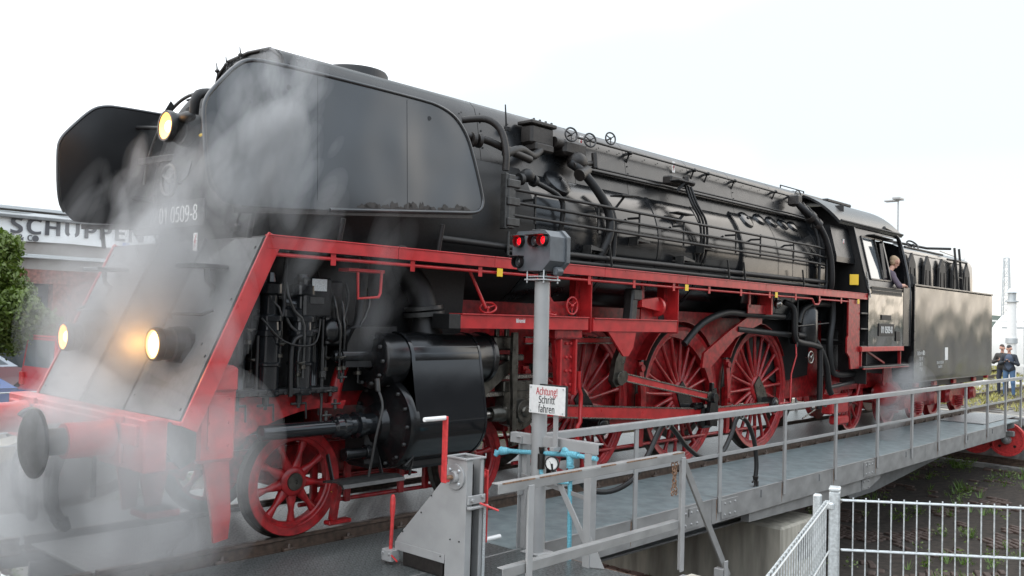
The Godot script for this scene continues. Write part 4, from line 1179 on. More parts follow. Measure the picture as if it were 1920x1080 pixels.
	for q in [[-0.02, -0.66, 0.0], [0.26, -0.28, 0.28]]:
		var lv := obj("lever", MB.new().tube([Vector3(q[0], 0.13 + q[2] * 0.4, q[1]), Vector3(q[0], 0.4, q[1] + 0.01)], 0.016, 8).lathe([Vector2(0.014, 0.0), Vector2(0.016, 0.04), Vector2(0.024, 0.1), Vector2(0.024, 0.2), Vector2(0.016, 0.235), Vector2(0.0, 0.245)], Vector3(q[0], 0.36, q[1] + 0.01), Vector3.UP, 12), M["light red"], ls)
	obj("lever_bracket", MB.new().box(Vector3(-0.02, 0.08, -0.66), Vector3(0.1, 0.1, 0.13), 0.006).bolts([Vector3(-0.07, 0.1, -0.7), Vector3(-0.07, 0.1, -0.62)], Vector3(-1, 0, 0), 0.014), M["grey paint"], ls)
	obj("pin", MB.new().cyl(Vector3(-0.06, 0.09, -0.6), Vector3(-0.1, 0.07, -0.48), 0.008, -1, 8), M["light red"], ls)
	obj("grease_nipple", MB.new().lathe([Vector2(0.05, 0), Vector2(0.05, 0.05), Vector2(0.02, 0.07), Vector2(0.018, 0.1), Vector2(0, 0.105)], Vector3(0.1, 0.04, -0.16), Vector3.UP, 14), M["zinc"], ls)

	make_fence()

func fence_panel(called: String, label: String, a: Vector3, b: Vector3) -> void:
	var t := thing(called, label, "fence", a, "")
	var d := (b - a)
	var L := d.length()
	d = d.normalized()
	var n := Vector3(d.z, 0, -d.x)
	var k := 0
	for y in [0.0, -0.2, -0.4, -0.6, -0.8, -1.0, -1.2, -1.4]:
		for s in [-1, 1]:
			obj("cross_wire", MB.new().tube([Vector3(0, y, 0) + n * 0.007 * s, d * L + Vector3(0, y, 0) + n * 0.007 * s], 0.004, 6), M["zinc"], t)
	var m := int(L / 0.05)
	var one := MB.new().tube([Vector3(0, 0.012, 0), Vector3(0, -1.43, 0)], 0.003, 6).mesh()
	for i in m:
		var o := inst("bar", one, M["zinc"], t)
		o.position = d * (0.045 + i * 0.05)

func make_fence() -> void:
	var y := 1.36
	var c := Vector3(-1.235, y, 6.385)
	fence_panel("mesh_fence", "galvanised double-wire mesh fence panel running right from the corner post", c + Vector3(0.02, 0, 0.03), c + Vector3(0.605, 0, 0.795) * 2.2)
	fence_panel("mesh_fence", "galvanised mesh fence panel seen edge-on, slanting down from the corner post", c + Vector3(-0.05, 0, 0.0), c + Vector3(-0.9635, 0, 0.268) * 2.4)
	fence_panel("mesh_fence", "bit of mesh fence in the bottom left corner below the rails", Vector3(-4.06, y, 4.6), Vector3(-3.93, y, 6.2))
	var p := thing("corner_post", "thick galvanised corner post with a flat cap between the mesh panels", "fence post", Vector3(-1.19, -0.15, 6.375))
	var bs := Basis(Vector3.UP, 0.35)
	obj("tube", MB.new().box(Vector3(0, 0.77, 0), Vector3(0.062, 1.54, 0.042), 0.006, bs), M["zinc"], p)
	obj("cap", MB.new().box(Vector3(0, 1.548, 0), Vector3(0.066, 0.014, 0.046), 0.004, bs), M["zinc"], p)
	obj("bolt", MB.new().ball(Vector3(0, 1.5, 0) + bs * Vector3(-0.004, 0, 0.021), Vector3(0.01, 0.01, 0.007)).ball(Vector3(0, 1.1, 0) + bs * Vector3(-0.004, 0, 0.021), Vector3(0.01, 0.01, 0.007)), M["steel"], p)
	var q := thing("clamp_post", "narrow galvanised post just behind the corner post holding the slanting panel", "fence post", Vector3(-1.236, -0.15, 6.322))
	obj("tube", MB.new().box(Vector3(0, 0.762, 0), Vector3(0.034, 1.524, 0.034), 0.006, bs), M["zinc"], q)
	obj("clip", MB.new().box(Vector3(0.03, 1.48, 0.04), Vector3(0.05, 0.03, 0.05), 0.006), M["zinc"], q)
	# remaining panel towards the viewer's other side
	var e := thing("corner_post", "galvanised post at the end of the bottom left fence panel", "fence post", Vector3(-3.6, -0.15, 6.93))
	obj("tube", MB.new().box(Vector3(0, 0.77, 0), Vector3(0.062, 1.54, 0.042), 0.006), M["zinc"], e)

# ---------- locomotive ----------
var loco: Node3D

func wheel(called: String, c: Vector3, s: float, R: float, n: int, w: float, hub: float, weight := false, phase := 0.0, face := 0.93) -> Node3D:
	# s: +1 near side, -1 far side. c is the centre of the outer face
	var o := Vector3(0, 0, s)
	var root := obj(called, MB.new().lathe([Vector2(R * face - 0.015, -0.1), Vector2(R * face, -0.012), Vector2(R - 0.012, 0.0), Vector2(R - 0.006, -0.004)], c, o, 64), M["red wheel paint"], loco)
	obj("tyre", MB.new().lathe([Vector2(R - 0.007, -0.002), Vector2(R, -0.012), Vector2(R + 0.002, -0.1), Vector2(R + 0.012, -0.108), Vector2(R + 0.03, -0.118), Vector2(R + 0.03, -0.135), Vector2(R + 0.018, -0.14), Vector2(R * face - 0.015, -0.14)], c, o, 64), M["tyre"], root)
	var rim_in := R * (face - 0.06 if face > 0.9 else face - 0.1)
	obj("rim", MB.new().lathe([Vector2(R * face + 0.001, -0.02), Vector2(R * face - 0.01, -0.03), Vector2(rim_in + 0.012, -0.03), Vector2(rim_in, -0.042), Vector2(rim_in, -0.11), Vector2(R * (face - 0.01), -0.12)], c, o, 64), M["red wheel paint"], root)
	for k in n:
		var a := TAU * (k + 0.5) / n + phase
		var d := Vector3(cos(a), sin(a), 0)
		var t := Vector3(-sin(a), cos(a), 0)
		var m := MB.new()
		# tapered oval spoke with flared ends
		var sec := []
		for q in [[hub * 0.9, 0.052, 0.042], [hub + 0.08, 0.033, 0.036], [rim_in - 0.1, 0.023, 0.026], [rim_in + 0.01, 0.042, 0.034]]:
			var ring := []
			for i in 10:
				var b := TAU * i / 10
				ring.append([c + d * q[0] + o * -0.072 + t * cos(b) * q[1] * w + o * sin(b) * q[2], (t * cos(b) / q[1] + o * sin(b) / q[2]).normalized()])
			sec.append(ring)
		for j in 3:
			for i in 10:
				var i2 := (i + 1) % 10
				m.squad(sec[j][i][0], sec[j][i2][0], sec[j + 1][i2][0], sec[j + 1][i][0], sec[j][i][1], sec[j][i2][1], sec[j + 1][i2][1], sec[j + 1][i][1])
		obj("spoke", m, M["red wheel paint"], root)
	obj("hub", MB.new().lathe([Vector2(hub, -0.16), Vector2(hub, -0.03), Vector2(hub - 0.02, -0.012), Vector2(hub * 0.62, -0.01), Vector2(hub * 0.6, -0.014)], c, o, 32), M["red wheel paint"], root)
	obj("axle_end", MB.new().lathe([Vector2(hub * 0.62, -0.012), Vector2(hub * 0.58, 0.0), Vector2(hub * 0.16, 0.002), Vector2(hub * 0.14, -0.01), Vector2(0, -0.012)], c, o, 28), M["oily steel"], root)
	if weight:
		var poly := []
		var a0 := deg_to_rad(-8.0)
		var a1 := deg_to_rad(112.0)
		for i in 25:
			var a := lerpf(a0, a1, i / 24.0)
			poly.append(Vector2(cos(a), sin(a)) * R * 0.935)
		for i in 25:
			var u := 1.0 - i / 24.0
			var a := lerpf(a0, a1, u)
			poly.append(Vector2(cos(a), sin(a)) * R * (0.925 - 0.2 * pow(sin(PI * u), 0.8)))
		obj("counterweight", MB.new().prism(poly, c + o * -0.11, Vector3.RIGHT, Vector3.UP, o * 0.1), M["red wheel paint"], root)
	return root

func lightning(at: Vector3, parent: Node, turn := 0.0) -> void:
	var s := obj("warning_plate", MB.new().box(Vector3.ZERO, Vector3(0.07, 0.16, 0.006), 0.001), M["white paint"], parent)
	s.position = at
	s.rotation.y = turn
	obj("bolt_mark", MB.new().prism([Vector2(0.012, 0.065), Vector2(-0.02, -0.008), Vector2(-0.002, -0.008), Vector2(-0.016, -0.065), Vector2(0.02, 0.012), Vector2(0.002, 0.012), Vector2(0.022, 0.065)], Vector3(0, 0, 0.0025), Vector3.RIGHT, Vector3.UP, Vector3(0, 0, 0.003)), M["letter red"], s)

func handwheel(called: String, c: Vector3, ax: Vector3, R: float, m: Material, parent: Node) -> void:
	var w := obj(called, MB.new().ring(c, ax, R, R * 0.14, 24, 7).ball(c, Vector3.ONE * R * 0.24).cyl(c - ax * R * 0.9, c, R * 0.14, -1, 8), m, parent)
	var f: Array = MB.frame_of(ax)
	for k in 3:
		var a := TAU * k / 3 + 0.5
		obj("spoke", MB.new().cyl(c, c + (f[0] * cos(a) + f[1] * sin(a)) * R, R * 0.1, -1, 6), m, w)

func make_loco() -> void:
	loco = thing("steam_locomotive", "large black express steam locomotive with red running gear and lit headlamps", "locomotive", Vector3.ZERO)
	var L := loco
	var ax := Vector3.RIGHT
	var AY := 3.15
	# --- boiler
	var sb := obj("smokebox", MB.new().lathe([Vector2(0.6, 0.0), Vector2(0.93, 0.0), Vector2(0.985, 0.03), Vector2(1.0, 0.06), Vector2(1.0, 3.68)], Vector3(-0.62, AY, 0), ax, 72, 30), M["sooty black"], L)
	var door := obj("smokebox_door", MB.new().lathe([Vector2(0.0, -0.17), Vector2(0.12, -0.165), Vector2(0.35, -0.14), Vector2(0.6, -0.09), Vector2(0.76, -0.045), Vector2(0.8, -0.02), Vector2(0.8, 0.0)], Vector3(-0.63, AY, 0), ax, 64), M["sooty black"], L)
	for a in 14: obj("dog", MB.new().box(Vector3(-0.65, AY + sin(TAU * a / 14) * 0.83, cos(TAU * a / 14) * 0.83), Vector3(0.05, 0.06, 0.06), 0.01, Basis(Vector3.RIGHT, -TAU * a / 14)), M["sooty black"], door)
	handwheel("door_wheel", Vector3(-0.92, AY + 0.08, 0), Vector3(-1, 0, 0), 0.14, M["grey iron"], door)
	for y in [0.35, -0.35]: obj("hinge_strap", MB.new().box(Vector3(-0.76, AY + y, -0.42), Vector3(0.03, 0.07, 0.85), 0.008, Basis(Vector3.UP, 0.13)), M["sooty black"], door)
	obj("door_rail", MB.new().ring(Vector3(-0.72, AY, 0), Vector3.RIGHT, 0.92, 0.016, 40, 8, PI * 0.05, PI * 0.95), M["grey iron"], L)
	obj("boiler", MB.new().lathe([Vector2(0.975, 0.0), Vector2(0.975, 5.4)], Vector3(3.05, AY, 0), ax, 72), M["black boiler paint"], L)
	for x in [3.05, 4.62, 5.75, 6.95]: obj("boiler_band", MB.new().lathe([Vector2(0.975, -0.04), Vector2(0.984, -0.038), Vector2(0.984, 0.038), Vector2(0.975, 0.04)], Vector3(x, AY, 0), ax, 72), M["black cladding"], L)
	var fp := []
	for i in 33:
		var a := PI * i / 32.0
		fp.append(Vector2(cos(a), sin(a)) * 1.01)
	fp.append(Vector2(-1.02, -0.5)); fp.append(Vector2(-0.95, -1.0)); fp.append(Vector2(0.95, -1.0)); fp.append(Vector2(1.02, -0.5))
	obj("firebox", MB.new().prism(fp, Vector3(8.08, AY, 0), Vector3.BACK, Vector3.UP, Vector3(3.42, 0, 0), true), M["black boiler paint"], L)
	for x in [8.1, 9.3, 9.85, 10.4, 10.95]:
		var bp := []
		for q in fp: bp.append(q * 1.004)
		obj("cladding_band", MB.new().prism(bp, Vector3(x, AY, 0), Vector3.BACK, Vector3.UP, Vector3(0.04, 0, 0), true), M["black boiler paint"], L)
	# --- long top casing, in panels
	var cp := [Vector2(-0.73, 3.8), Vector2(-0.64, 4.3), Vector2(-0.585, 4.46), Vector2(-0.5, 4.545), Vector2(-0.36, 4.59), Vector2(0, 4.6), Vector2(0.36, 4.59), Vector2(0.5, 4.545), Vector2(0.585, 4.46), Vector2(0.64, 4.3), Vector2(0.73, 3.8)]
	var cx := [-0.14, 2.42, 4.15, 5.32, 7.0, 8.3, 9.75, 11.0]
	for i in cx.size() - 1:
		var pn := obj("casing_panel", MB.new().prism(cp, Vector3(cx[i] + 0.004, 0, 0), Vector3.BACK, Vector3.UP, Vector3(cx[i + 1] - cx[i] - 0.008, 0, 0), true), M["black cladding"], L)
		var bl := []
		for k in 5:
			bl.append(Vector3(cx[i] + 0.05, 4.0 + k * 0.1, 0.7 - k * 0.019)); bl.append(Vector3(lerpf(cx[i], cx[i + 1], (k + 0.5) / 5.0), 4.36, 0.635))
		obj("bolt_heads", MB.new().bolts(bl, Vector3(0, 0.2, 1).normalized(), 0.011, 0.008), M["grey iron"], pn)
	var core := []
	for q in cp: core.append(Vector2(q.x * 0.985, q.y - 0.012))
	obj("casing_lining", MB.new().prism(core, Vector3(-0.1, 0, 0), Vector3.BACK, Vector3.UP, Vector3(11.05, 0, 0)), M["sooty black"], L)
	obj("casing_front_edge", MB.new().tube([Vector3(-0.15, 4.05, 0.68), Vector3(-0.15, 4.3, 0.63), Vector3(-0.15, 4.46, 0.57), Vector3(-0.15, 4.575, 0.38), Vector3(-0.15, 4.6, 0), Vector3(-0.15, 4.575, -0.38), Vector3(-0.15, 4.46, -0.57), Vector3(-0.15, 4.3, -0.63), Vector3(-0.15, 4.05, -0.68)], 0.018, 8), M["rusty black"], L)
	for z in [-0.12, -0.38, -0.56]: obj("wing_nut", MB.new().cyl(Vector3(-0.16, 4.58 - absf(z) * 0.2, z), Vector3(-0.18, 4.7 - absf(z) * 0.2, z), 0.012, 0.004, 6).ball(Vector3(-0.17, 4.62 - absf(z) * 0.2, z), Vector3(0.02, 0.02, 0.035), 8, 6), M["rusty black"], L)
	obj("hood_step", MB.new().box(Vector3(-0.36, 4.17, 0), Vector3(0.4, 0.02, 0.9), 0.005, Basis(Vector3.BACK, 0.3)), M["sooty black"], L)
	obj("chimney", MB.new().lathe([Vector2(0.3, -0.25), Vector2(0.385, -0.2), Vector2(0.385, 0.1), Vector2(0.37, 0.125), Vector2(0.3, 0.125), Vector2(0.29, -0.1), Vector2(0.0, -0.1)], Vector3(1.12, 4.55, 0), Vector3.UP, 48), M["sooty black"], L)
	# seam ledge where casing meets boiler, with two thin pipes
	obj("ledge", MB.new().box(Vector3(7.75, 3.99, 0.735), Vector3(6.7, 0.02, 0.07), 0.004), M["black cladding"], L)
	for k in 2: obj("conduit", MB.new().tube([Vector3(4.3, 4.05 - k * 0.05, 0.755 + k * 0.03), Vector3(6.2, 4.06 - k * 0.05, 0.75 + k * 0.03), Vector3(11.0, 4.05 - k * 0.05, 0.755 + k * 0.03)], 0.014, 6), M["sooty black"], L)
	# washout plugs
	for x in [8.55, 9.1, 9.55, 9.98, 10.38]:
		var a := 0.78 if x > 8.6 else 0.66
		var d := Vector3(0, sin(a), cos(a))
		var w := obj("washout_cover", MB.new().lathe([Vector2(0.17, 0.0), Vector2(0.15, 0.03), Vector2(0.07, 0.045), Vector2(0.0, 0.048)], Vector3(x, AY, 0) + d * 1.005, d, 24), M["black boiler paint"], L)
		obj("hole", MB.new().cyl(Vector3(x, AY, 0) + d * 1.05, Vector3(x, AY, 0) + d * 1.07, 0.025, -1, 10), M["sooty black"], w)
	# clack valve cover near the dome, inspection dish
	var dd := Vector3(0, 0.62, 0.78).normalized()
	obj("dished_cover", MB.new().lathe([Vector2(0.21, -0.02), Vector2(0.2, 0.02), Vector2(0.13, 0.04), Vector2(0.03, 0.05), Vector2(0.025, 0.075), Vector2(0, 0.075)], Vector3(3.72, AY, 0) + dd * 0.99, dd, 28), M["black cladding"], L)
	var d2 := Vector3(0, 0.78, 0.62)
	obj("raised_panel", MB.new().lathe([Vector2(0.985, 0), Vector2(1.01, 0.03), Vector2(1.01, 1.15), Vector2(0.985, 1.2)], Vector3(3.1, AY, 0), ax, 24, 42, -1.55, 0.35), M["black cladding"], L)

	# --- smoke deflectors
	var dp := [Vector2(-1.12, 2.87), Vector2(-1.26, 2.97), Vector2(-1.335, 3.13), Vector2(-1.37, 3.6), Vector2(-1.35, 3.71), Vector2(-1.27, 3.82), Vector2(-1.09, 4.03), Vector2(-0.98, 4.1), Vector2(-0.8, 4.13), Vector2(0.95, 4.15), Vector2(1.2, 4.12), Vector2(1.38, 4.05), Vector2(1.52, 3.9), Vector2(1.6, 3.72), Vector2(1.735, 3.31), Vector2(1.74, 3.22), Vector2(1.7, 3.15), Vector2(1.6, 3.115), Vector2(1.4, 3.1)]
	for s in [1.0, -1.0]:
		var m := MB.new()
		var vdir := Vector3(0, 1, -0.055 * s).normalized()
		var o := Vector3(0, 2.87, 1.455 * s)
		var pl := []
		for q in round_off(dp): pl.append(Vector2(q.x, q.y - 2.87))
		m.prism(pl, o, Vector3.RIGHT, vdir, Vector3(0, 0, -0.012 * s))
		var df := obj("smoke_deflector", m, M["deflector paint"], L)
		var ed := []
		for i in range(3, pl.size() - 2): ed.append(o + Vector3.RIGHT * pl[i].x + vdir * pl[i].y)
		obj("edge_bead", MB.new().tube(ed, 0.018, 8), M["deflector paint"], df)
		if s > 0.0:
			# flaking rust along the lower rear edge
			rng.seed = 5
			for k in 16:
				var x := 0.2 + k * 0.085 + rng.randf_range(-0.02, 0.02)
				var w := rng.randf_range(0.04, 0.09)
				var h := rng.randf_range(0.02, 0.09)
				var pp := []
				for i in 9:
					var a := PI * i / 8.0
					pp.append(Vector2(x + cos(a) * w * rng.randf_range(0.7, 1.1), 0.26 + (x - 1.4) * 0.09 - 0.012 + sin(a) * h * rng.randf_range(0.6, 1.2)))
				obj("rust_flake", MB.new().prism(pp, o + Vector3(0, 0, 0.001), Vector3.RIGHT, vdir, Vector3(0, 0, 0.0015)), M["rusty black"], df)
		for x in [-0.3, 0.72]: obj("sheet_seam", MB.new().bar(o + Vector3(x, 0, 0.001) + vdir * 0.16, o + Vector3(x, 0, 0.001) + vdir * 1.24, 0.006, 0.004, Vector3.RIGHT, 0.0), M["deflector paint"], df)
		obj("foot_angle", MB.new().bar(Vector3(-1.1, 2.86, 1.44 * s), Vector3(1.6, 3.08, 1.42 * s), 0.05, 0.02), M["rusty black"], df)
		for q in [[-0.6, 3.95], [1.0, 3.98], [-0.6, 3.2], [1.0, 3.3]]: obj("stay", MB.new().tube([Vector3(q[0], q[1], 1.4 * s), Vector3(q[0] + 0.15, q[1] - 0.05, 0.85 * s)], 0.022, 8), M["sooty black"], df)
		for x in [-0.9, 0.0, 1.2]: obj("leg", MB.new().tube([Vector3(x, 2.9 + x * 0.05, 1.42 * s), Vector3(x, 2.66, 1.36 * s)], 0.022, 8), M["sooty black"], df)
	obj("lifting_bracket", MB.new().tube([Vector3(-0.5, 4.06, 0.3), Vector3(-0.75, 4.03, 0.32), Vector3(-0.86, 3.97, 0.34), Vector3(-0.86, 3.82, 0.3)], 0.045, 10, 3).ball(Vector3(-0.88, 3.8, 0.22), Vector3(0.06, 0.05, 0.12)), M["sooty black"], L)
	# --- top headlamp
	headlamp("top_headlamp", Vector3(-0.96, 3.73, 0.0), 0.135, 0.33, 0.5)
	obj("lamp_bracket", MB.new().box(Vector3(-0.66, 3.57, 0), Vector3(0.16, 0.05, 0.2), 0.01).bar(Vector3(-0.84, 3.98, -0.14), Vector3(-0.93, 3.84, -0.1), 0.07, 0.008), M["grey iron"], L)
	obj("lamp_cable", MB.new().tube([Vector3(-0.7, 3.6, 0.12), Vector3(-0.78, 3.4, 0.14), Vector3(-0.8, 3.28, 0.1), Vector3(-0.84, 3.22, -0.02), Vector3(-0.84, 3.3, -0.12)], 0.008, 6, 4), M["rubber"], L)
	obj("brass_connector", MB.new().cyl(Vector3(-0.7, 3.64, 0.22), Vector3(-0.7, 3.58, 0.26), 0.02, -1, 10).ball(Vector3(-0.72, 3.66, 0.2), Vector3(0.025, 0.02, 0.03)), M["yellow"], L)
	text("number", "01 0509-8", Vector3(-0.872, 2.92, 0.1), 0.145, M["letter white"], L, -PI / 2, 0.8)
	obj("number_panel", MB.new().box(Vector3(-0.86, 2.92, 0.1), Vector3(0.02, 0.24, 0.95), 0.004), M["sooty black"], L)
	lightning(Vector3(-0.86, 2.66, 0.42), L, -PI / 2)
	obj("smokebox_saddle", MB.new().prism([Vector2(-0.85, 2.6), Vector2(-0.75, 1.3), Vector2(0.75, 1.3), Vector2(0.85, 2.6)], Vector3(-0.5, 0, 0), Vector3.BACK, Vector3.UP, Vector3(2.6, 0, 0)), M["sooty black"], L)

	# --- running board
	var seams := [-0.78, 0.62, 1.93, 3.85, 5.72, 8.0, 10.1, 12.1]
	for s in [1.0, -1.0]:
		for i in seams.size() - 1:
			var a: float = seams[i] + 0.003
			var b: float = seams[i + 1] - 0.003
			obj("valance", MB.new().box(Vector3((a + b) * 0.5, 2.632, 1.446 * s), Vector3(b - a, 0.105, 0.01), 0.002).box(Vector3((a + b) * 0.5, 2.688, 1.432 * s), Vector3(b - a, 0.012, 0.06), 0.003), M["red paint"], L)
			obj("running_plate", MB.new().box(Vector3((a + b) * 0.5, 2.668, 1.15 * s), Vector3(b - a, 0.02, 0.58), 0.002), M["sooty black"], L)
		obj("sand_pipe", MB.new().tube([Vector3(-0.68, 2.535, 1.41 * s), Vector3(9.75, 2.52, 1.41 * s), Vector3(9.85, 2.43, 1.41 * s), Vector3(10.0, 2.43, 1.41 * s), Vector3(10.1, 2.52, 1.41 * s), Vector3(11.6, 2.52, 1.41 * s)], 0.017, 8), M["red paint"], L)
		for k in 13: obj("pipe_clip", MB.new().box(Vector3(-0.1 + k * 0.92, 2.53, 1.425 * s), Vector3(0.055, 0.11, 0.008), 0.002), M["red paint"], L)
		for x in [2.0, 5.69, 8.34, 11.64]: obj("yellow_tag", MB.new().box(Vector3(x, 2.53, 1.458 * s), Vector3(0.085, 0.085, 0.006), 0.002), M["yellow"], L)
	# --- sloped front apron
	var a_top := Vector3(-0.76, 2.69, 0)
	var a_bot := Vector3(-1.45, 1.19, 0)
	var ad := (a_bot - a_top)
	var alen := ad.length()
	ad = ad.normalized()
	var an := Vector3(-ad.y, ad.x, 0) * -1.0
	if an.x > 0: an = -an
	var abas := Basis(ad, an, ad.cross(an))
	obj("apron", MB.new().box((a_top + a_bot) * 0.5 - an * 0.015, Vector3(alen, 0.02, 2.86), 0.002, abas), M["sooty black"], L)
	for s in [1.0, -1.0]:
		obj("apron_strip", MB.new().prism([Vector2(0.02, 0.95), Vector2(0.02, 1.38), Vector2(alen - 0.02, 1.38), Vector2(alen - 0.02, 0.44), Vector2(0.3, 0.46), Vector2(0.24, 0.6)], a_top - an * 0.004, ad, Vector3(0, 0, s), an * 0.012), M["apron grip grey"], L)
		for q in [[0.12, 1.33], [0.6, 1.33], [1.1, 1.33], [1.55, 1.33], [0.4, 0.52], [0.9, 0.52], [1.5, 0.5], [1.0, 1.2]]: obj("apron_bolt", MB.new().bolts([a_top + ad * q[0] + Vector3(0, 0, q[1] * s) + an * 0.008], an, 0.014, 0.008), M["grey iron"], L)
		obj("apron_edge", MB.new().box((a_top + a_bot) * 0.5 - an * 0.062 + Vector3(0, 0, 1.436 * s), Vector3(alen + 0.04, 0.15, 0.022), 0.004, abas), M["red paint"], L)
		obj("apron_step", MB.new().box(Vector3(-1.06, 2.42, 0.92 * s), Vector3(0.3, 0.035, 0.34), 0.006).tube([Vector3(-1.05, 2.4, 0.98 * s), Vector3(-1.04, 2.3, 0.98 * s), Vector3(-0.98, 2.24, 0.98 * s), Vector3(-1.0, 2.16, 0.98 * s)], 0.025, 8), M["grey iron"], L)
		obj("apron_handrail", MB.new().tube([Vector3(-1.16, 1.98, 0.62 * s), Vector3(-1.2, 2.02, 0.66 * s), Vector3(-1.2, 2.02, 1.2 * s), Vector3(-1.12, 2.06, 1.24 * s)], 0.014, 8), M["grey iron"], L)
		headlamp("headlamp", Vector3(-1.43, 1.77, 0.89 * s), 0.127, 0.26, 0.8 if s > 0 else 0.45)
		obj("lamp_fairing", MB.new().box(Vector3(-1.16, 1.66, 0.89 * s), Vector3(0.2, 0.4, 0.36), 0.05), M["sooty black"], L)
	obj("apron_lip", MB.new().box(Vector3(-1.47, 1.19, 0), Vector3(0.03, 0.03, 2.92), 0.006), M["red paint"], L)
	for s in [1.0, -1.0]:
		obj("apron_vertical_rib", MB.new().bar(a_top + Vector3(0, 0, 0.43 * s) + an * 0.01, a_bot + Vector3(0, 0, 0.43 * s) + an * 0.01, 0.03, 0.03, an), M["sooty black"], L)

	# --- buffer beam and front gear
	obj("buffer_beam", MB.new().box(Vector3(-1.63, 1.03, 0), Vector3(0.18, 0.4, 2.78), 0.012).box(Vector3(-1.5, 1.1, 0), Vector3(0.5, 0.16, 2.6), 0.01), M["red paint"], L)
	for s in [1.0, -1.0]:
		var b := obj("buffer", MB.new().lathe([Vector2(0.0, -0.04), Vector2(0.12, -0.035), Vector2(0.2, -0.018), Vector2(0.252, 0.012), Vector2(0.256, 0.03), Vector2(0.25, 0.042), Vector2(0.16, 0.055), Vector2(0.105, 0.075), Vector2(0.1, 0.09), Vector2(0.1, 0.36)], Vector3(-2.33, 1.05, 0.875 * s), Vector3.RIGHT, 40), M["grey iron"], L)
		obj("sleeve", MB.new().lathe([Vector2(0.1, 0.0), Vector2(0.132, 0.0), Vector2(0.135, 0.03), Vector2(0.135, 0.22), Vector2(0.15, 0.36)], Vector3(-2.1, 1.05, 0.875 * s), Vector3.RIGHT, 32), M["red paint"], b)
		obj("base", MB.new().box(Vector3(-1.735, 1.05, 0.875 * s), Vector3(0.03, 0.36, 0.36), 0.006), M["red paint"], b)
		obj("gusset", MB.new().prism([Vector2(0, 0), Vector2(0.26, 0), Vector2(0.26, -0.3), Vector2(0.14, -0.36), Vector2(0, -0.2)], Vector3(-1.54, 1.19, 1.3 * s), Vector3.RIGHT, Vector3.UP, Vector3(0, 0, 0.04 * s)), M["sooty black"], L)
		var st := obj("front_step", MB.new().prism([Vector2(-0.14, 0.88), Vector2(0.14, 0.88), Vector2(0.06, 0.5), Vector2(-0.06, 0.5)], Vector3(-1.46, 0, 1.02 * s), Vector3.RIGHT, Vector3.UP, Vector3(0, 0, 0.02 * s)), M["red paint"], L)
		obj("tread", MB.new().box(Vector3(-1.49, 0.85, 1.14 * s), Vector3(0.26, 0.06, 0.26), 0.008), M["red paint"], st)
		obj("tread_plate", MB.new().box(Vector3(-1.49, 0.883, 1.14 * s), Vector3(0.24, 0.008, 0.24), 0.002), M["grey iron"], st)
		obj("tread", MB.new().box(Vector3(-1.48, 0.48, 1.12 * s), Vector3(0.28, 0.05, 0.26), 0.008), M["red paint"], st)
		obj("tread_plate", MB.new().box(Vector3(-1.48, 0.508, 1.12 * s), Vector3(0.26, 0.008, 0.24), 0.002), M["sooty black"], st)
		# side cover box behind the beam, rail guard
		var bx := obj("cover_box", MB.new().box(Vector3(-1.05, 1.22, 1.08 * s), Vector3(0.34, 0.78, 0.34), 0.03), M["red paint"], L)
		obj("cover_plate", MB.new().prism([Vector2(-0.1, -0.2), Vector2(-0.08, -0.22), Vector2(0.08, -0.22), Vector2(0.1, -0.2), Vector2(0.1, 0.2), Vector2(0.08, 0.22), Vector2(-0.08, 0.22), Vector2(-0.1, 0.2)], Vector3(-1.04, 1.15, 1.25 * s), Vector3.RIGHT, Vector3.UP, Vector3(0, 0, 0.012 * s)), M["red paint"], bx)
		var cb := []
		for y in [-0.19, 0.0, 0.19]:
			for x in [-0.085, 0.085]: cb.append(Vector3(-1.04 + x, 1.15 + y, 1.26 * s))
		obj("bolts", MB.new().bolts(cb, Vector3(0, 0, s), 0.014, 0.012), M["red paint"], bx)
		obj("cover_lid", MB.new().box(Vector3(-1.04, 1.5, 1.1 * s), Vector3(0.3, 0.2, 0.36), 0.02), M["red paint"], bx)
		obj("rail_guard", MB.new().prism([Vector2(-0.97, 0.84), Vector2(-0.72, 0.84), Vector2(-0.68, 0.3), Vector2(-0.7, 0.1), Vector2(-0.83, 0.08), Vector2(-0.86, 0.3)], Vector3(0, 0, 0.84 * s), Vector3.RIGHT, Vector3.UP, Vector3(0, 0, 0.035 * s)), M["red paint"], L)
	obj("coupling_hook", MB.new().box(Vector3(-1.85, 1.03, 0), Vector3(0.3, 0.09, 0.07), 0.015).ring(Vector3(-2.02, 1.1, 0), Vector3.BACK, 0.09, 0.035, 16, 8, 0.6, 5.2), M["grey iron"], L)
	obj("screw_coupling", MB.new().tube([Vector3(-1.95, 1.0, 0.06), Vector3(-2.0, 0.75, 0.05), Vector3(-1.98, 0.5, 0.05)], 0.02, 8, 3).tube([Vector3(-1.95, 1.0, -0.06), Vector3(-2.0, 0.75, -0.05), Vector3(-1.98, 0.5, -0.05)], 0.02, 8, 3).cyl(Vector3(-1.99, 0.66, -0.1), Vector3(-1.99, 0.66, 0.1), 0.035, -1, 10).ring(Vector3(-1.98, 0.4, 0), Vector3.RIGHT, 0.09, 0.022, 18, 7), M["grey iron"], L)
	for z in [0.42, -0.42, 0.3]:
		obj("brake_hose", MB.new().tube([Vector3(-1.72, 0.92, z), Vector3(-1.88, 0.9, z), Vector3(-1.98, 0.72, z + 0.03), Vector3(-1.98, 0.48, z + 0.05), Vector3(-1.92, 0.36, z + 0.07)], 0.033, 10, 5).cyl(Vector3(-1.93, 0.38, z + 0.065), Vector3(-1.89, 0.29, z + 0.08), 0.05, 0.035, 10), M["rubber"], L)
	obj("hose_tap", MB.new().cyl(Vector3(-1.75, 0.9, 0.62), Vector3(-1.75, 0.55, 0.62), 0.016, 0.024, 8), M["grey iron"], L)

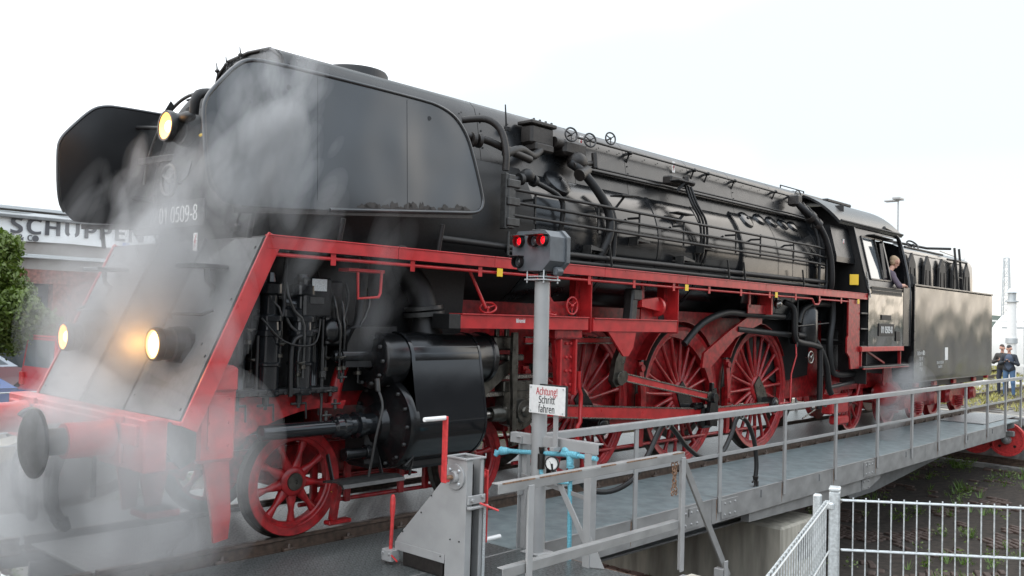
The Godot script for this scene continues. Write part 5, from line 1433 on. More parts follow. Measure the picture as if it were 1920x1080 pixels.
	# --- frames
	for s in [1.0, -1.0]:
		obj("main_frame", MB.new().prism([Vector2(-1.3, 0.75), Vector2(-1.0, 0.6), Vector2(-0.75, 1.12), Vector2(0.75, 1.15), Vector2(1.6, 1.15), Vector2(2.9, 1.15), Vector2(3.2, 0.75), Vector2(11.9, 0.75), Vector2(11.9, 2.2), Vector2(2.2, 2.25), Vector2(1.9, 1.8), Vector2(-0.9, 1.5), Vector2(-1.28, 1.15)], Vector3(0, 0, 0.6 * s), Vector3.RIGHT, Vector3.UP, Vector3(0, 0, 0.05 * s)), M["dark red frame"], L)
		# pump bracket with wheel arch
		var ar := [Vector2(-0.9, 1.36), Vector2(-0.9, 0.75)]
		for i in 15:
			var t := deg_to_rad(168.0 - i * 11.2)
			ar.append(Vector2(cos(t) * 0.8, 0.42 + sin(t) * 0.72))
		ar.append_array([Vector2(0.42, 1.04), Vector2(0.44, 1.2), Vector2(0.3, 1.13), Vector2(0.1, 1.18), Vector2(-0.02, 1.34)])
		var ar2 := [Vector2(-0.9, 1.36), Vector2(-0.9, 0.88)]
		for i in 13:
			var u := i / 12.0
			ar2.append(Vector2(lerpf(-0.82, 0.4, u), 0.88 + 0.3 * sin(u * PI * 0.62)))
		ar2.append_array([Vector2(0.44, 1.24), Vector2(0.2, 1.22), Vector2(0.05, 1.3), Vector2(-0.06, 1.38)])
		obj("pump_bracket", MB.new().prism(ar2, Vector3(0, 0, 0.93 * s), Vector3.RIGHT, Vector3.UP, Vector3(0, 0, 0.04 * s)), M["red wheel paint"], L)
		obj("bracket_arm", MB.new().tube([Vector3(0.3, 1.2, 0.95 * s), Vector3(0.34, 1.42, 0.95 * s), Vector3(0.44, 1.62, 0.93 * s)], 0.06, 8, 3), M["red wheel paint"], L)
	for x in [-0.6, 1.1, 3.1, 5.4, 7.7, 10.0]: obj("frame_stretcher", MB.new().box(Vector3(x, 1.05, 0), Vector3(0.08, 0.7, 1.2), 0.01), M["dark red frame"], L)
	obj("bogie_frame", MB.new().box(Vector3(1.1, 0.62, 0.42), Vector3(3.2, 0.3, 0.06), 0.01).box(Vector3(1.1, 0.62, -0.42), Vector3(3.2, 0.3, 0.06), 0.01).box(Vector3(1.1, 0.55, 0), Vector3(0.7, 0.3, 0.9), 0.02), M["dark red frame"], L)
	for k in 5: obj("bogie_spring", MB.new().box(Vector3(1.1, 0.36 + k * 0.022, 0.5), Vector3(1.3 - k * 0.16, 0.018, 0.1), 0.003), M["dark red frame"], L)
	for x in [0.35, 0.75, 1.45, 1.8]: obj("spring_hanger", MB.new().box(Vector3(x, 0.4, 0.62), Vector3(0.07, 0.42, 0.05), 0.008), M["red wheel paint"], L)
	obj("brake_rod", MB.new().tube([Vector3(0.2, 0.22, 0.6), Vector3(2.4, 0.2, 0.6)], 0.022, 8), M["dark red frame"], L)

	# --- wheels
	for s in [1.0, -1.0]:
		wheel("leading_wheel", Vector3(0, 0.497, 0.83 * s), s, 0.497, 9, 1.1, 0.135, false, 0.2, 0.845)
		wheel("leading_wheel", Vector3(2.28, 0.497, 0.83 * s), s, 0.497, 9, 1.1, 0.135, false, 0.5, 0.845)
		for k in 3: wheel("driving_wheel", Vector3(4.26 + 2.388 * k, 1.0, 0.83 * s), s, 1.0, 20, 1.0, 0.2, k == 1, 0.1 * k)
		wheel("trailing_wheel", Vector3(12.95, 0.62, 0.83 * s), s, 0.62, 12, 1.0, 0.14)
	for x in [0.0, 2.28]: obj("axle", MB.new().cyl(Vector3(x, 0.497, -0.7), Vector3(x, 0.497, 0.7), 0.09, -1, 16), M["dark red frame"], L)
	for k in 3: obj("axle", MB.new().cyl(Vector3(4.26 + 2.388 * k, 1.0, -0.7), Vector3(4.26 + 2.388 * k, 1.0, 0.7), 0.12, -1, 16), M["dark red frame"], L)
	# yellow check mark across the leading wheel's tyre
	obj("tyre_mark", MB.new().bar(Vector3(0.4, 0.36, 0.832), Vector3(0.47, 0.33, 0.832), 0.012, 0.004, Vector3.BACK, 0.0), M["yellow"], L)
	make_motion()
	make_cab()
	make_fittings()

func round_off(p: Array) -> Array:
	for r in 2:
		var q := []
		for i in p.size():
			var a: Vector2 = p[i]
			var b: Vector2 = p[(i + 1) % p.size()]
			q.append(a.lerp(b, 0.25)); q.append(a.lerp(b, 0.75))
		p = q
	return p

func headlamp(called: String, c: Vector3, r: float, back: float, power: float) -> void:
	var lm := obj(called, MB.new().lathe([Vector2(r * 0.9, -0.02), Vector2(r * 1.04, -0.02), Vector2(r * 1.08, 0.0), Vector2(r * 1.08, 0.035), Vector2(r * 1.0, 0.045), Vector2(r * 1.0, 0.12), Vector2(r * 1.12, 0.13), Vector2(r * 1.12, 0.16), Vector2(r * 1.18, 0.18), Vector2(r * 1.18, back), Vector2(0, back + 0.02)], c, Vector3.RIGHT, 36, 30), M["grey iron"], loco)
	obj("lamp_dish", MB.new().lathe([Vector2(r * 0.92, -0.01), Vector2(r * 0.85, 0.03), Vector2(r * 0.6, 0.06), Vector2(0, 0.07)], c, Vector3.RIGHT, 32), M["headlamp lens"], lm)
	obj("lamp_bulb", MB.new().ball(c + Vector3(0.02, 0, 0), Vector3(0.03, 0.055, 0.055) if power < 0.6 else Vector3(0.045, 0.112, 0.112), 16, 10), M["headlamp glow"], lm)
	var l := OmniLight3D.new()
	l.name = "lamp_light"
	l.light_color = Color(1.0, 0.72, 0.4)
	l.light_energy = power * 0.14
	l.light_size = r * 0.8
	l.omni_range = 25.0
	l.omni_attenuation = 2.0
	l.shadow_enabled = true
	lm.add_child(l, true)
	l.position = c + Vector3(-0.14, 0, 0)

func make_motion() -> void:
	var L := loco
	for s in [1.0, -1.0]:
		var z: float = 1.08 * s
		var o := Vector3(0, 0, s)
		# cylinder block clad as one shape: hull of valve chest and cylinder
		var poly := []
		for i in 13: # chest arc (top, outer)
			var a := lerpf(PI, 0.0, i / 12.0)
			poly.append(Vector2(1.06 + cos(a) * 0.27, 1.62 + sin(a) * 0.27))
		for i in 17:
			var a := lerpf(0.12, -PI - 0.12, i / 16.0)
			poly.append(Vector2(1.04 + cos(a) * 0.4, 1.0 + sin(a) * 0.4))
		obj("cylinder_block", MB.new().prism(poly, Vector3(0.93, 0, 0), o, Vector3.UP, Vector3(0.96, 0, 0), true), M["black gloss paint"], L)
		var seam := []
		for q in poly: seam.append((q - Vector2(1.05, 1.3)) * 1.012 + Vector2(1.05, 1.3))
		for x in [0.93, 1.86]: obj("cladding_edge", MB.new().prism(seam, Vector3(x, 0, 0), o, Vector3.UP, Vector3(0.03, 0, 0), true), M["black gloss paint"], L)
		obj("valve_chest", MB.new().lathe([Vector2(0.1, 0.0), Vector2(0.2, 0.0), Vector2(0.262, 0.02), Vector2(0.275, 0.03), Vector2(0.275, 0.075), Vector2(0.258, 0.08), Vector2(0.258, 0.34), Vector2(0.27, 0.36), Vector2(0.27, 1.26), Vector2(0.262, 1.28), Vector2(0.262, 1.48), Vector2(0.28, 1.49), Vector2(0.28, 1.54), Vector2(0.1, 1.55)], Vector3(0.62, 1.62, 1.06 * s), Vector3.RIGHT, 40), M["oily black"], L)
		var cv := obj("cylinder_cover", MB.new().lathe([Vector2(0.07, -0.2), Vector2(0.17, -0.17), Vector2(0.2, -0.1), Vector2(0.32, -0.06), Vector2(0.36, -0.04), Vector2(0.43, -0.035), Vector2(0.44, 0.0), Vector2(0.44, 0.04), Vector2(0.41, 0.05), Vector2(0.41, 0.1)], Vector3(0.86, 1.0, 1.04 * s), Vector3.RIGHT, 44), M["oily black"], L)
		var bl := []
		for k in 14: bl.append(Vector3(0.825, 1.0 + sin(TAU * k / 14) * 0.385, (1.04 + cos(TAU * k / 14) * 0.385) * s))
		for k in 10: bl.append(Vector3(0.615, 1.62 + sin(TAU * k / 10) * 0.23, (1.06 + cos(TAU * k / 10) * 0.23) * s))
		obj("bolts", MB.new().bolts(bl, Vector3(-1, 0, 0), 0.02, 0.03), M["grey iron"], cv)
		obj("tail_rod_tube", MB.new().lathe([Vector2(0.0, 0.012), Vector2(0.055, 0.01), Vector2(0.062, 0.0), Vector2(0.068, 0.005), Vector2(0.07, 0.75), Vector2(0.1, 0.77), Vector2(0.105, 0.83), Vector2(0.12, 0.84), Vector2(0.12, 0.9), Vector2(0.09, 0.92), Vector2(0.09, 1.0), Vector2(0.125, 1.01), Vector2(0.125, 1.06), Vector2(0.1, 1.08), Vector2(0.1, 1.25)], Vector3(-0.55, 1.01, 1.08 * s), Vector3.RIGHT, 28), M["black gloss paint"], L)
		obj("valve_tail_tube", MB.new().lathe([Vector2(0.0, 0.0), Vector2(0.04, 0.0), Vector2(0.055, 0.02), Vector2(0.06, 0.06), Vector2(0.075, 0.07), Vector2(0.075, 0.4), Vector2(0.12, 0.42)], Vector3(0.2, 1.66, 1.06 * s), Vector3.RIGHT, 24), M["oily black"], L)
		obj("chest_front_housing", MB.new().prism([Vector2(-0.2, -0.16), Vector2(0.2, -0.16), Vector2(0.2, 0.16), Vector2(0.03, 0.22), Vector2(-0.1, 0.2), Vector2(-0.18, 0.06)], Vector3(0.5, 1.72, 0.86 * s), Vector3.RIGHT, Vector3.UP, Vector3(0, 0, 0.26 * s)), M["sooty black"], L)
		obj("lower_tail_tube", MB.new().cyl(Vector3(0.38, 0.74, 1.06 * s), Vector3(0.62, 0.74, 1.06 * s), 0.05, 0.05, 18).cyl(Vector3(0.36, 0.74, 1.06 * s), Vector3(0.4, 0.74, 1.06 * s), 0.06, -1, 18).cyl(Vector3(0.6, 0.74, 1.06 * s), Vector3(0.66, 0.74, 1.06 * s), 0.07, -1, 18), M["oily black"], L)
		obj("lower_housing", MB.new().box(Vector3(0.8, 0.82, 0.85 * s), Vector3(0.3, 0.5, 0.4), 0.05).box(Vector3(1.4, 0.6, 0.95 * s), Vector3(0.8, 0.12, 0.5), 0.05), M["sooty black"], L)
		obj("chest_saddle", MB.new().box(Vector3(0.75, 1.9, 0.85 * s), Vector3(0.5, 0.1, 0.35), 0.012), M["sooty black"], L)
		# steam pipe to the chest
		obj("steam_pipe", MB.new().lathe([Vector2(0.2, -0.05), Vector2(0.16, 0.05), Vector2(0.13, 0.16), Vector2(0.135, 0.2)], Vector3(1.42, 1.86, 0.98 * s), Vector3(-0.1, 1, -0.05 * s).normalized(), 28).tube([Vector3(1.4, 2.1, 0.97 * s), Vector3(1.36, 2.3, 0.93 * s), Vector3(1.2, 2.55, 0.85 * s), Vector3(1.05, 2.85, 0.75 * s)], 0.14, 18, 5), M["sooty black"], L)
		obj("pipe_flange", MB.new().cyl(Vector3(1.4, 2.05, 0.97 * s), Vector3(1.395, 2.1, 0.968 * s), 0.21, -1, 30).cyl(Vector3(1.393, 2.115, 0.967 * s), Vector3(1.388, 2.16, 0.965 * s), 0.2, -1, 30), M["grey iron"], L)
		obj("drain_pipe", MB.new().tube([Vector3(0.55, 1.36, 1.3 * s), Vector3(0.56, 1.2, 1.36 * s), Vector3(0.5, 0.95, 1.36 * s), Vector3(0.47, 0.56, 1.3 * s)], 0.013, 7, 4).tube([Vector3(0.9, 0.62, 1.32 * s), Vector3(0.96, 0.7, 1.36 * s), Vector3(0.97, 0.52, 1.3 * s)], 0.014, 7, 0).cyl(Vector3(0.55, 1.34, 1.3 * s), Vector3(0.55, 1.46, 1.28 * s), 0.025, -1, 8), M["grey iron"], L)
		var ck := MB.new()
		for q in [[0.14, 1.3], [0.2, 1.18], [0.26, 1.42], [0.1, 1.08], [0.24, 1.02]]:
			ck.cyl(Vector3(q[0], q[1], 1.12 * s), Vector3(q[0], q[1] + 0.09, 1.12 * s), 0.016, -1, 7).cyl(Vector3(q[0] - 0.05, q[1] + 0.05, 1.13 * s), Vector3(q[0] + 0.05, q[1] + 0.05, 1.13 * s), 0.01, -1, 6)
		obj("drain_cocks", ck, M["grey iron"], L)
		obj("cock_rod", MB.new().tube([Vector3(0.06, 1.75, 1.1 * s), Vector3(0.06, 1.05, 1.1 * s)], 0.012, 7).box(Vector3(0.06, 1.5, 1.1 * s), Vector3(0.05, 0.06, 0.05), 0.006), M["grey iron"], L)
		# footboard under the cylinder
		var fb := obj("footboard", MB.new().prism([Vector2(-0.16, 0.0), Vector2(0.05, 0.02), Vector2(0.14, 0.0), Vector2(0.16, -0.03), Vector2(0.15, -0.035), Vector2(0.12, -0.015), Vector2(0.04, 0.005), Vector2(-0.16, -0.02)], Vector3(0.15, 0.52, 1.2 * s), o, Vector3.UP, Vector3(0.72, 0, 0)), M["grey iron"], L)
		for x in [0.22, 0.8]: obj("hanger", MB.new().bar(Vector3(x, 0.5, 1.1 * s), Vector3(x, 0.75, 1.0 * s), 0.05, 0.012, o), M["sooty black"], fb)
		obj("hanger_strut", MB.new().bar(Vector3(0.36, 0.5, 1.0 * s), Vector3(0.34, 0.12, 0.95 * s), 0.08, 0.05, o).box(Vector3(0.4, 0.1, 0.95 * s), Vector3(0.26, 0.04, 0.1), 0.01), M["dark red frame"], fb)
		# slide bars, crosshead, piston rod
		for y in [1.4, 1.22]: obj("slide_bar", MB.new().box(Vector3(2.75, y, z), Vector3(1.5, 0.05, 0.1), 0.006), M["steel"], L)
		obj("piston_rod", MB.new().cyl(Vector3(1.85, 1.0, z), Vector3(2.6, 1.0, z), 0.045, -1, 16), M["steel"], L)
		var xh := obj("crosshead", MB.new().box(Vector3(2.72, 1.3, z), Vector3(0.56, 0.12, 0.16), 0.012).prism([Vector2(-0.24, 0.3), Vector2(0.24, 0.3), Vector2(0.3, 0.12), Vector2(0.26, -0.12), Vector2(0.05, -0.2), Vector2(-0.2, -0.12), Vector2(-0.28, 0.05)], Vector3(2.72, 1.0, z - 0.06 * s), Vector3.RIGHT, Vector3.UP, Vector3(0, 0, 0.12 * s)).cyl(Vector3(2.3, 1.0, z), Vector3(2.5, 1.0, z), 0.08, 0.1, 16), M["oily steel"], L)
		obj("gudgeon_pin", MB.new().cyl(Vector3(2.76, 1.02, z - 0.08 * s), Vector3(2.76, 1.02, z + 0.12 * s), 0.15, 0.13, 28).cyl(Vector3(2.76, 1.02, z + 0.12 * s), Vector3(2.76, 1.02, z + 0.15 * s), 0.07, 0.06, 6), M["oily steel"], xh)
		obj("crosshead_arm", MB.new().bar(Vector3(2.6, 0.95, z + 0.1 * s), Vector3(2.56, 0.66, z + 0.12 * s), 0.09, 0.03, Vector3.RIGHT).bar(Vector3(2.5, 0.67, z + 0.12 * s), Vector3(2.95, 0.74, z + 0.12 * s), 0.06, 0.03), M["oily steel"], xh)
		obj("motion_plate", MB.new().prism([Vector2(2.12, 1.2), Vector2(2.6, 1.5), Vector2(2.62, 1.62), Vector2(2.12, 1.46)], Vector3(0, 0, z - 0.08 * s), Vector3.RIGHT, Vector3.UP, Vector3(0, 0, 0.16 * s)), M["oily steel"], L)
		obj("combination_lever", MB.new().prism([Vector2(2.48, 1.9), Vector2(2.56, 1.9), Vector2(2.57, 1.5), Vector2(2.55, 0.66), Vector2(2.5, 0.66), Vector2(2.5, 1.2), Vector2(2.47, 1.5)], Vector3(0, 0, 1.2 * s), Vector3.RIGHT, Vector3.UP, Vector3(0, 0, 0.04 * s)), M["oily steel"], L)
		obj("valve_guide", MB.new().box(Vector3(2.45, 1.78, 1.08 * s), Vector3(0.3, 0.16, 0.12), 0.02).box(Vector3(2.62, 1.62, 1.12 * s), Vector3(0.26, 0.07, 0.1), 0.012).cyl(Vector3(2.15, 1.62, z), Vector3(2.75, 1.62, z), 0.035, -1, 12).cyl(Vector3(2.36, 1.8, 1.1 * s), Vector3(2.36, 2.0, 1.1 * s), 0.03, -1, 10).cyl(Vector3(2.52, 1.8, 1.1 * s), Vector3(2.52, 2.0, 1.1 * s), 0.03, -1, 10), M["oily steel"], L)
		# radius rod
		var rr := obj("radius_rod", MB.new().box(Vector3(3.75, 1.81, 1.12 * s), Vector3(1.9, 0.055, 0.03), 0.003), M["red paint"], L)
		for y in [1.845, 1.775]: obj("rod_edge", MB.new().box(Vector3(3.75, y, 1.12 * s), Vector3(1.9, 0.016, 0.05), 0.003), M["steel"], rr)
		# motion beam carrying the expansion links
		obj("motion_beam", MB.new().box(Vector3(2.55, 2.01, 1.38 * s), Vector3(2.1, 0.14, 0.06), 0.004).box(Vector3(2.55, 2.086, 1.33 * s), Vector3(2.1, 0.014, 0.2), 0.003), M["red paint"], L)
		obj("motion_beam", MB.new().box(Vector3(4.62, 2.0, 1.38 * s), Vector3(1.84, 0.15, 0.06), 0.004).box(Vector3(4.62, 2.08, 1.33 * s), Vector3(1.84, 0.014, 0.2), 0.003), M["red paint"], L)
		obj("beam_end_cap", MB.new().box(Vector3(1.42, 2.01, 1.28 * s), Vector3(0.16, 0.15, 0.26), 0.006), M["sooty black"], L)
		obj("beam_gusset", MB.new().prism([Vector2(4.02, 1.93), Vector2(4.62, 1.93), Vector2(4.56, 1.72), Vector2(4.46, 1.62), Vector2(4.36, 1.62)], Vector3(0, 0, 1.36 * s), Vector3.RIGHT, Vector3.UP, Vector3(0, 0, 0.03 * s)), M["red paint"], L)
		text("lettering", "Miramid", Vector3(2.4, 2.03, 1.411 * s), 0.042, M["letter white"], L, 0.0 if s > 0 else PI, 0.62, true)
		for q in [[3.68, 2.58], [5.6, 2.58]]:
			# hanger plates from the running board, with round openings between stem and flange
			obj("beam_bracket", MB.new().prism([Vector2(0.0, 0.0), Vector2(0.0, 0.66), Vector2(-0.09, 0.66), Vector2(-0.1, 0.42), Vector2(-0.16, 0.36), Vector2(-0.5, 0.34), Vector2(-0.56, 0.4), Vector2(-0.57, 0.66), Vector2(-0.62, 0.66), Vector2(-0.64, 0.1), Vector2(-0.3, 0.0)], Vector3(q[0], 1.92, 1.2 * s), Vector3.RIGHT, Vector3.UP, Vector3(0, 0, 0.02 * s)), M["red wheel paint"], L)
			obj("bracket_flange", MB.new().box(Vector3(q[0], 2.25, 1.22 * s), Vector3(0.014, 0.68, 0.34), 0.003), M["red paint"], L)
			obj("dark_opening", MB.new().cyl(Vector3(q[0] - 0.16, 2.1, 1.225 * s), Vector3(q[0] - 0.16, 2.1, 1.23 * s), 0.075, -1, 20), M["sooty black"], L)
		obj("link_bracket", MB.new().prism([Vector2(3.05, 2.06), Vector2(3.58, 2.06), Vector2(3.52, 1.75), Vector2(3.46, 1.22), Vector2(3.2, 1.18), Vector2(3.14, 1.75)], Vector3(0, 0, 1.24 * s), Vector3.RIGHT, Vector3.UP, Vector3(0, 0, 0.05 * s)).box(Vector3(3.32, 1.95, 1.3 * s), Vector3(0.5, 0.24, 0.12), 0.02), M["red wheel paint"], L)
		obj("bracket_rib", MB.new().box(Vector3(3.48, 1.6, 1.31 * s), Vector3(0.03, 0.85, 0.06), 0.006).box(Vector3(3.2, 1.6, 1.31 * s), Vector3(0.03, 0.85, 0.06), 0.006), M["red paint"], L)
		var bb := []
		for k in 5: bb.append(Vector3(3.34, 1.3 + k * 0.16, 1.29 * s)); bb.append(Vector3(3.42, 1.3 + k * 0.16, 1.29 * s))
		obj("bracket_bolts", MB.new().bolts(bb, o, 0.02, 0.02), M["red paint"], L)
		obj("guard_bar", MB.new().tube([Vector3(3.58, 1.45, 1.3 * s), Vector3(3.58, 1.28, 1.3 * s), Vector3(3.63, 1.18, 1.3 * s), Vector3(3.63, 0.85, 1.3 * s), Vector3(3.58, 0.8, 1.3 * s), Vector3(3.58, 0.62, 1.3 * s)], 0.032, 4), M["red paint"], L)
		handwheel("hand_wheel", Vector3(3.42, 2.22, 1.3 * s), o, 0.1, M["red paint"], L)
		handwheel("small_hand_wheel", Vector3(2.0, 2.16, 1.3 * s), Vector3(-0.5, 0.75, 0.4 * s).normalized(), 0.085, M["red paint"], L)
		obj("wheel_stem", MB.new().cyl(Vector3(1.98, 2.15, 1.29 * s), Vector3(1.78, 2.56, 1.22 * s), 0.018, -1, 8), M["red paint"], L)
		handwheel("small_hand_wheel", Vector3(2.98, 2.13, 1.32 * s), Vector3(0, 1, 0.3 * s).normalized(), 0.08, M["red paint"], L)
		obj("reverser_box", MB.new().prism([Vector2(-0.36, 0.06), Vector2(0.0, 0.1), Vector2(0.06, 0.02), Vector2(0.06, -0.08), Vector2(-0.36, -0.03)], Vector3(5.2, 2.28, 1.18 * s), Vector3.RIGHT, Vector3.UP, Vector3(0, 0, 0.14 * s)).cyl(Vector3(5.26, 2.26, 1.25 * s), Vector3(5.31, 2.26, 1.25 * s), 0.13, -1, 24), M["red paint"], L)
		obj("lubricator", MB.new().box(Vector3(4.72, 2.22, 1.22 * s), Vector3(0.14, 0.5, 0.14), 0.02, Basis(Vector3.BACK, -0.12)).box(Vector3(4.78, 2.4, 1.22 * s), Vector3(0.2, 0.16, 0.16), 0.02), M["grey iron"], L)
		# expansion link and eccentric rod
		obj("expansion_link", MB.new().prism([Vector2(4.62, 1.86), Vector2(4.74, 1.82), Vector2(4.6, 1.5), Vector2(4.58, 1.26), Vector2(4.44, 1.22), Vector2(4.36, 1.3), Vector2(4.42, 1.56)], Vector3(0, 0, 1.16 * s), Vector3.RIGHT, Vector3.UP, Vector3(0, 0, 0.07 * s)).cyl(Vector3(4.5, 1.33, 1.12 * s), Vector3(4.5, 1.33, 1.27 * s), 0.085, -1, 20), M["oily steel"], L)
		i_rod("eccentric_rod", Vector3(4.58, 1.35, 1.22 * s), Vector3(6.74, 1.0, 1.22 * s), 0.11, 0.1, M["red paint"])
		obj("return_crank", MB.new().prism([Vector2(-0.06, 0.32), Vector2(0.06, 0.34), Vector2(0.12, 0.05), Vector2(0.1, -0.22), Vector2(-0.1, -0.2), Vector2(-0.12, 0.0)], Vector3(6.83, 0.78, 1.2 * s), Vector3.RIGHT, Vector3.UP, Vector3(0, 0, 0.06 * s)).cyl(Vector3(6.82, 0.98, 1.16 * s), Vector3(6.82, 0.98, 1.3 * s), 0.075, -1, 18).box(Vector3(6.8, 1.14, 1.23 * s), Vector3(0.06, 0.12, 0.06), 0.01), M["oily black"], L)
		# connecting and coupling rods
		i_rod("connecting_rod", Vector3(2.76, 1.02, 1.1 * s), Vector3(6.86, 0.72, 1.1 * s), 0.15, 0.19, M["red paint"])
		obj("big_end", MB.new().box(Vector3(6.86, 0.7, 1.1 * s), Vector3(0.32, 0.34, 0.14), 0.04).box(Vector3(6.62, 0.86, 1.1 * s), Vector3(0.24, 0.1, 0.12), 0.03).cyl(Vector3(6.86, 0.72, 1.0 * s), Vector3(6.86, 0.72, 1.24 * s), 0.12, -1, 24), M["oily black"], L)
		for k in 2: i_rod("coupling_rod", Vector3(4.42 + 2.388 * k, 0.74, 0.97 * s), Vector3(6.86 + 2.388 * k, 0.72, 0.97 * s), 0.12, 0.12, M["red paint"])
		for k in 3: obj("crank_pin", MB.new().cyl(Vector3(4.46 + 2.388 * k, 0.73, 0.8 * s), Vector3(4.46 + 2.388 * k, 0.73, 1.04 * s), 0.13, 0.13, 24).ball(Vector3(4.46 + 2.388 * k, 0.73, 1.04 * s), Vector3(0.1, 0.1, 0.03)), M["oily black"], L)
		for k in 3: obj("crank_web", MB.new().prism([Vector2(-0.16, 0.06), Vector2(0.0, 0.2), Vector2(0.2, 0.0), Vector2(0.36, -0.22), Vector2(0.2, -0.42), Vector2(0.02, -0.3)], Vector3(4.26 + 2.388 * k, 1.0, 0.82 * s), Vector3.RIGHT, Vector3.UP, Vector3(0, 0, 0.02 * s)), M["oily steel"] if k == 2 else M["oily black"], L)
		# brake gear between the wheels
		for k in 3:
			var bx: float = 3.1 + 2.388 * k
			obj("brake_hanger", MB.new().prism([Vector2(-0.05, 1.5), Vector2(0.05, 1.5), Vector2(0.12, 1.0), Vector2(0.08, 0.35), Vector2(-0.02, 0.35), Vector2(0.02, 1.0)], Vector3(bx, 0, 0.84 * s), Vector3.RIGHT, Vector3.UP, Vector3(0, 0, 0.05 * s)).box(Vector3(bx + 0.12, 0.85, 0.8 * s), Vector3(0.1, 0.42, 0.12), 0.02), M["red wheel paint"], L)
			obj("brake_shoe_pin", MB.new().cyl(Vector3(bx + 0.08, 0.86, 0.86 * s), Vector3(bx + 0.08, 0.86, 0.92 * s), 0.04, -1, 12), M["dark red frame"], L)
			obj("brake_hanger_pin", MB.new().cyl(Vector3(bx, 1.42, 0.86 * s), Vector3(bx, 1.42, 0.93 * s), 0.05, -1, 12), M["dark red frame"], L)
		obj("brake_pull_rod", MB.new().tube([Vector3(3.0, 0.36, 0.8 * s), Vector3(9.0, 0.36, 0.8 * s)], 0.025, 8), M["dark red frame"], L)
		# splashers behind the drivers
		for k in 3: obj("wheel_guard", MB.new().lathe([Vector2(1.07, 0.0), Vector2(1.085, 0.0), Vector2(1.085, 0.2), Vector2(1.07, 0.2)], Vector3(4.26 + 2.388 * k, 1.0, 0.62 * s), o, 24, 42, 0.5, 2.64), M["red wheel paint"], L)
		# diagonal support to the running board behind driver two
		obj("diagonal_support", MB.new().prism([Vector2(8.3, 2.58), Vector2(8.2, 2.3), Vector2(7.3, 1.95), Vector2(6.55, 1.62), Vector2(6.5, 1.4), Vector2(6.75, 1.4), Vector2(7.5, 1.85), Vector2(8.35, 2.08), Vector2(8.42, 2.58)], Vector3(0.35, 0, 1.0 * s), Vector3.RIGHT, Vector3.UP, Vector3(0, 0, 0.04 * s)).box(Vector3(8.3, 2.3, 1.15 * s), Vector3(0.62, 0.14, 0.02), 0.003), M["red wheel paint"], L)
		obj("support_stem", MB.new().box(Vector3(8.05, 2.45, 1.15 * s), Vector3(0.06, 0.26, 0.02), 0.003).box(Vector3(8.62, 2.4, 1.15 * s), Vector3(0.05, 0.36, 0.2), 0.003), M["red paint"], L)
		obj("step_hoop", MB.new().tube([Vector3(0.27, 2.44, 1.3 * s), Vector3(0.28, 2.2, 1.3 * s), Vector3(0.52, 2.22, 1.3 * s), Vector3(0.54, 2.26, 1.3 * s), Vector3(0.55, 2.47, 1.3 * s)], 0.014, 8).box(Vector3(0.38, 2.46, 1.22 * s), Vector3(0.42, 0.03, 0.16), 0.004), M["red paint"], L)
		obj("rod_hoop", MB.new().tube([Vector3(9.62, 1.75, 1.2 * s), Vector3(9.6, 1.55, 1.22 * s), Vector3(9.42, 1.25, 1.22 * s), Vector3(9.4, 0.78, 1.22 * s), Vector3(9.0, 0.78, 1.22 * s)], 0.013, 8), M["red paint"], L)

func i_rod(called: String, a: Vector3, b: Vector3, h0: float, h1: float, m: Material) -> void:
	var d := (b - a).normalized()
	var up := Vector3.BACK.cross(d)
	var L := (b - a).length()
	var w := 0.06
	var r := obj(called, MB.new().prism([Vector2(0, -h0 * 0.5), Vector2(L, -h1 * 0.5), Vector2(L, h1 * 0.5), Vector2(0, h0 * 0.5)], a - Vector3(0, 0, w * 0.28), d, up, Vector3(0, 0, w * 0.56)), m, loco)
	for s in [1.0, -1.0]:
		obj("rod_edge", MB.new().bar(a + up * (h0 * 0.5 - 0.008) * s - Vector3(0, 0, 0.0), b + up * (h1 * 0.5 - 0.008) * s, 0.018, w, up), M["steel"], r)
	obj("rod_end", MB.new().cyl(a - Vector3(0, 0, w * 0.6), a + Vector3(0, 0, w * 0.6), h0 * 0.72, -1, 20), M["oily steel"], r)
	obj("rod_end", MB.new().cyl(b - Vector3(0, 0, w * 0.6), b + Vector3(0, 0, w * 0.6), h1 * 0.72, -1, 20), M["oily steel"], r)

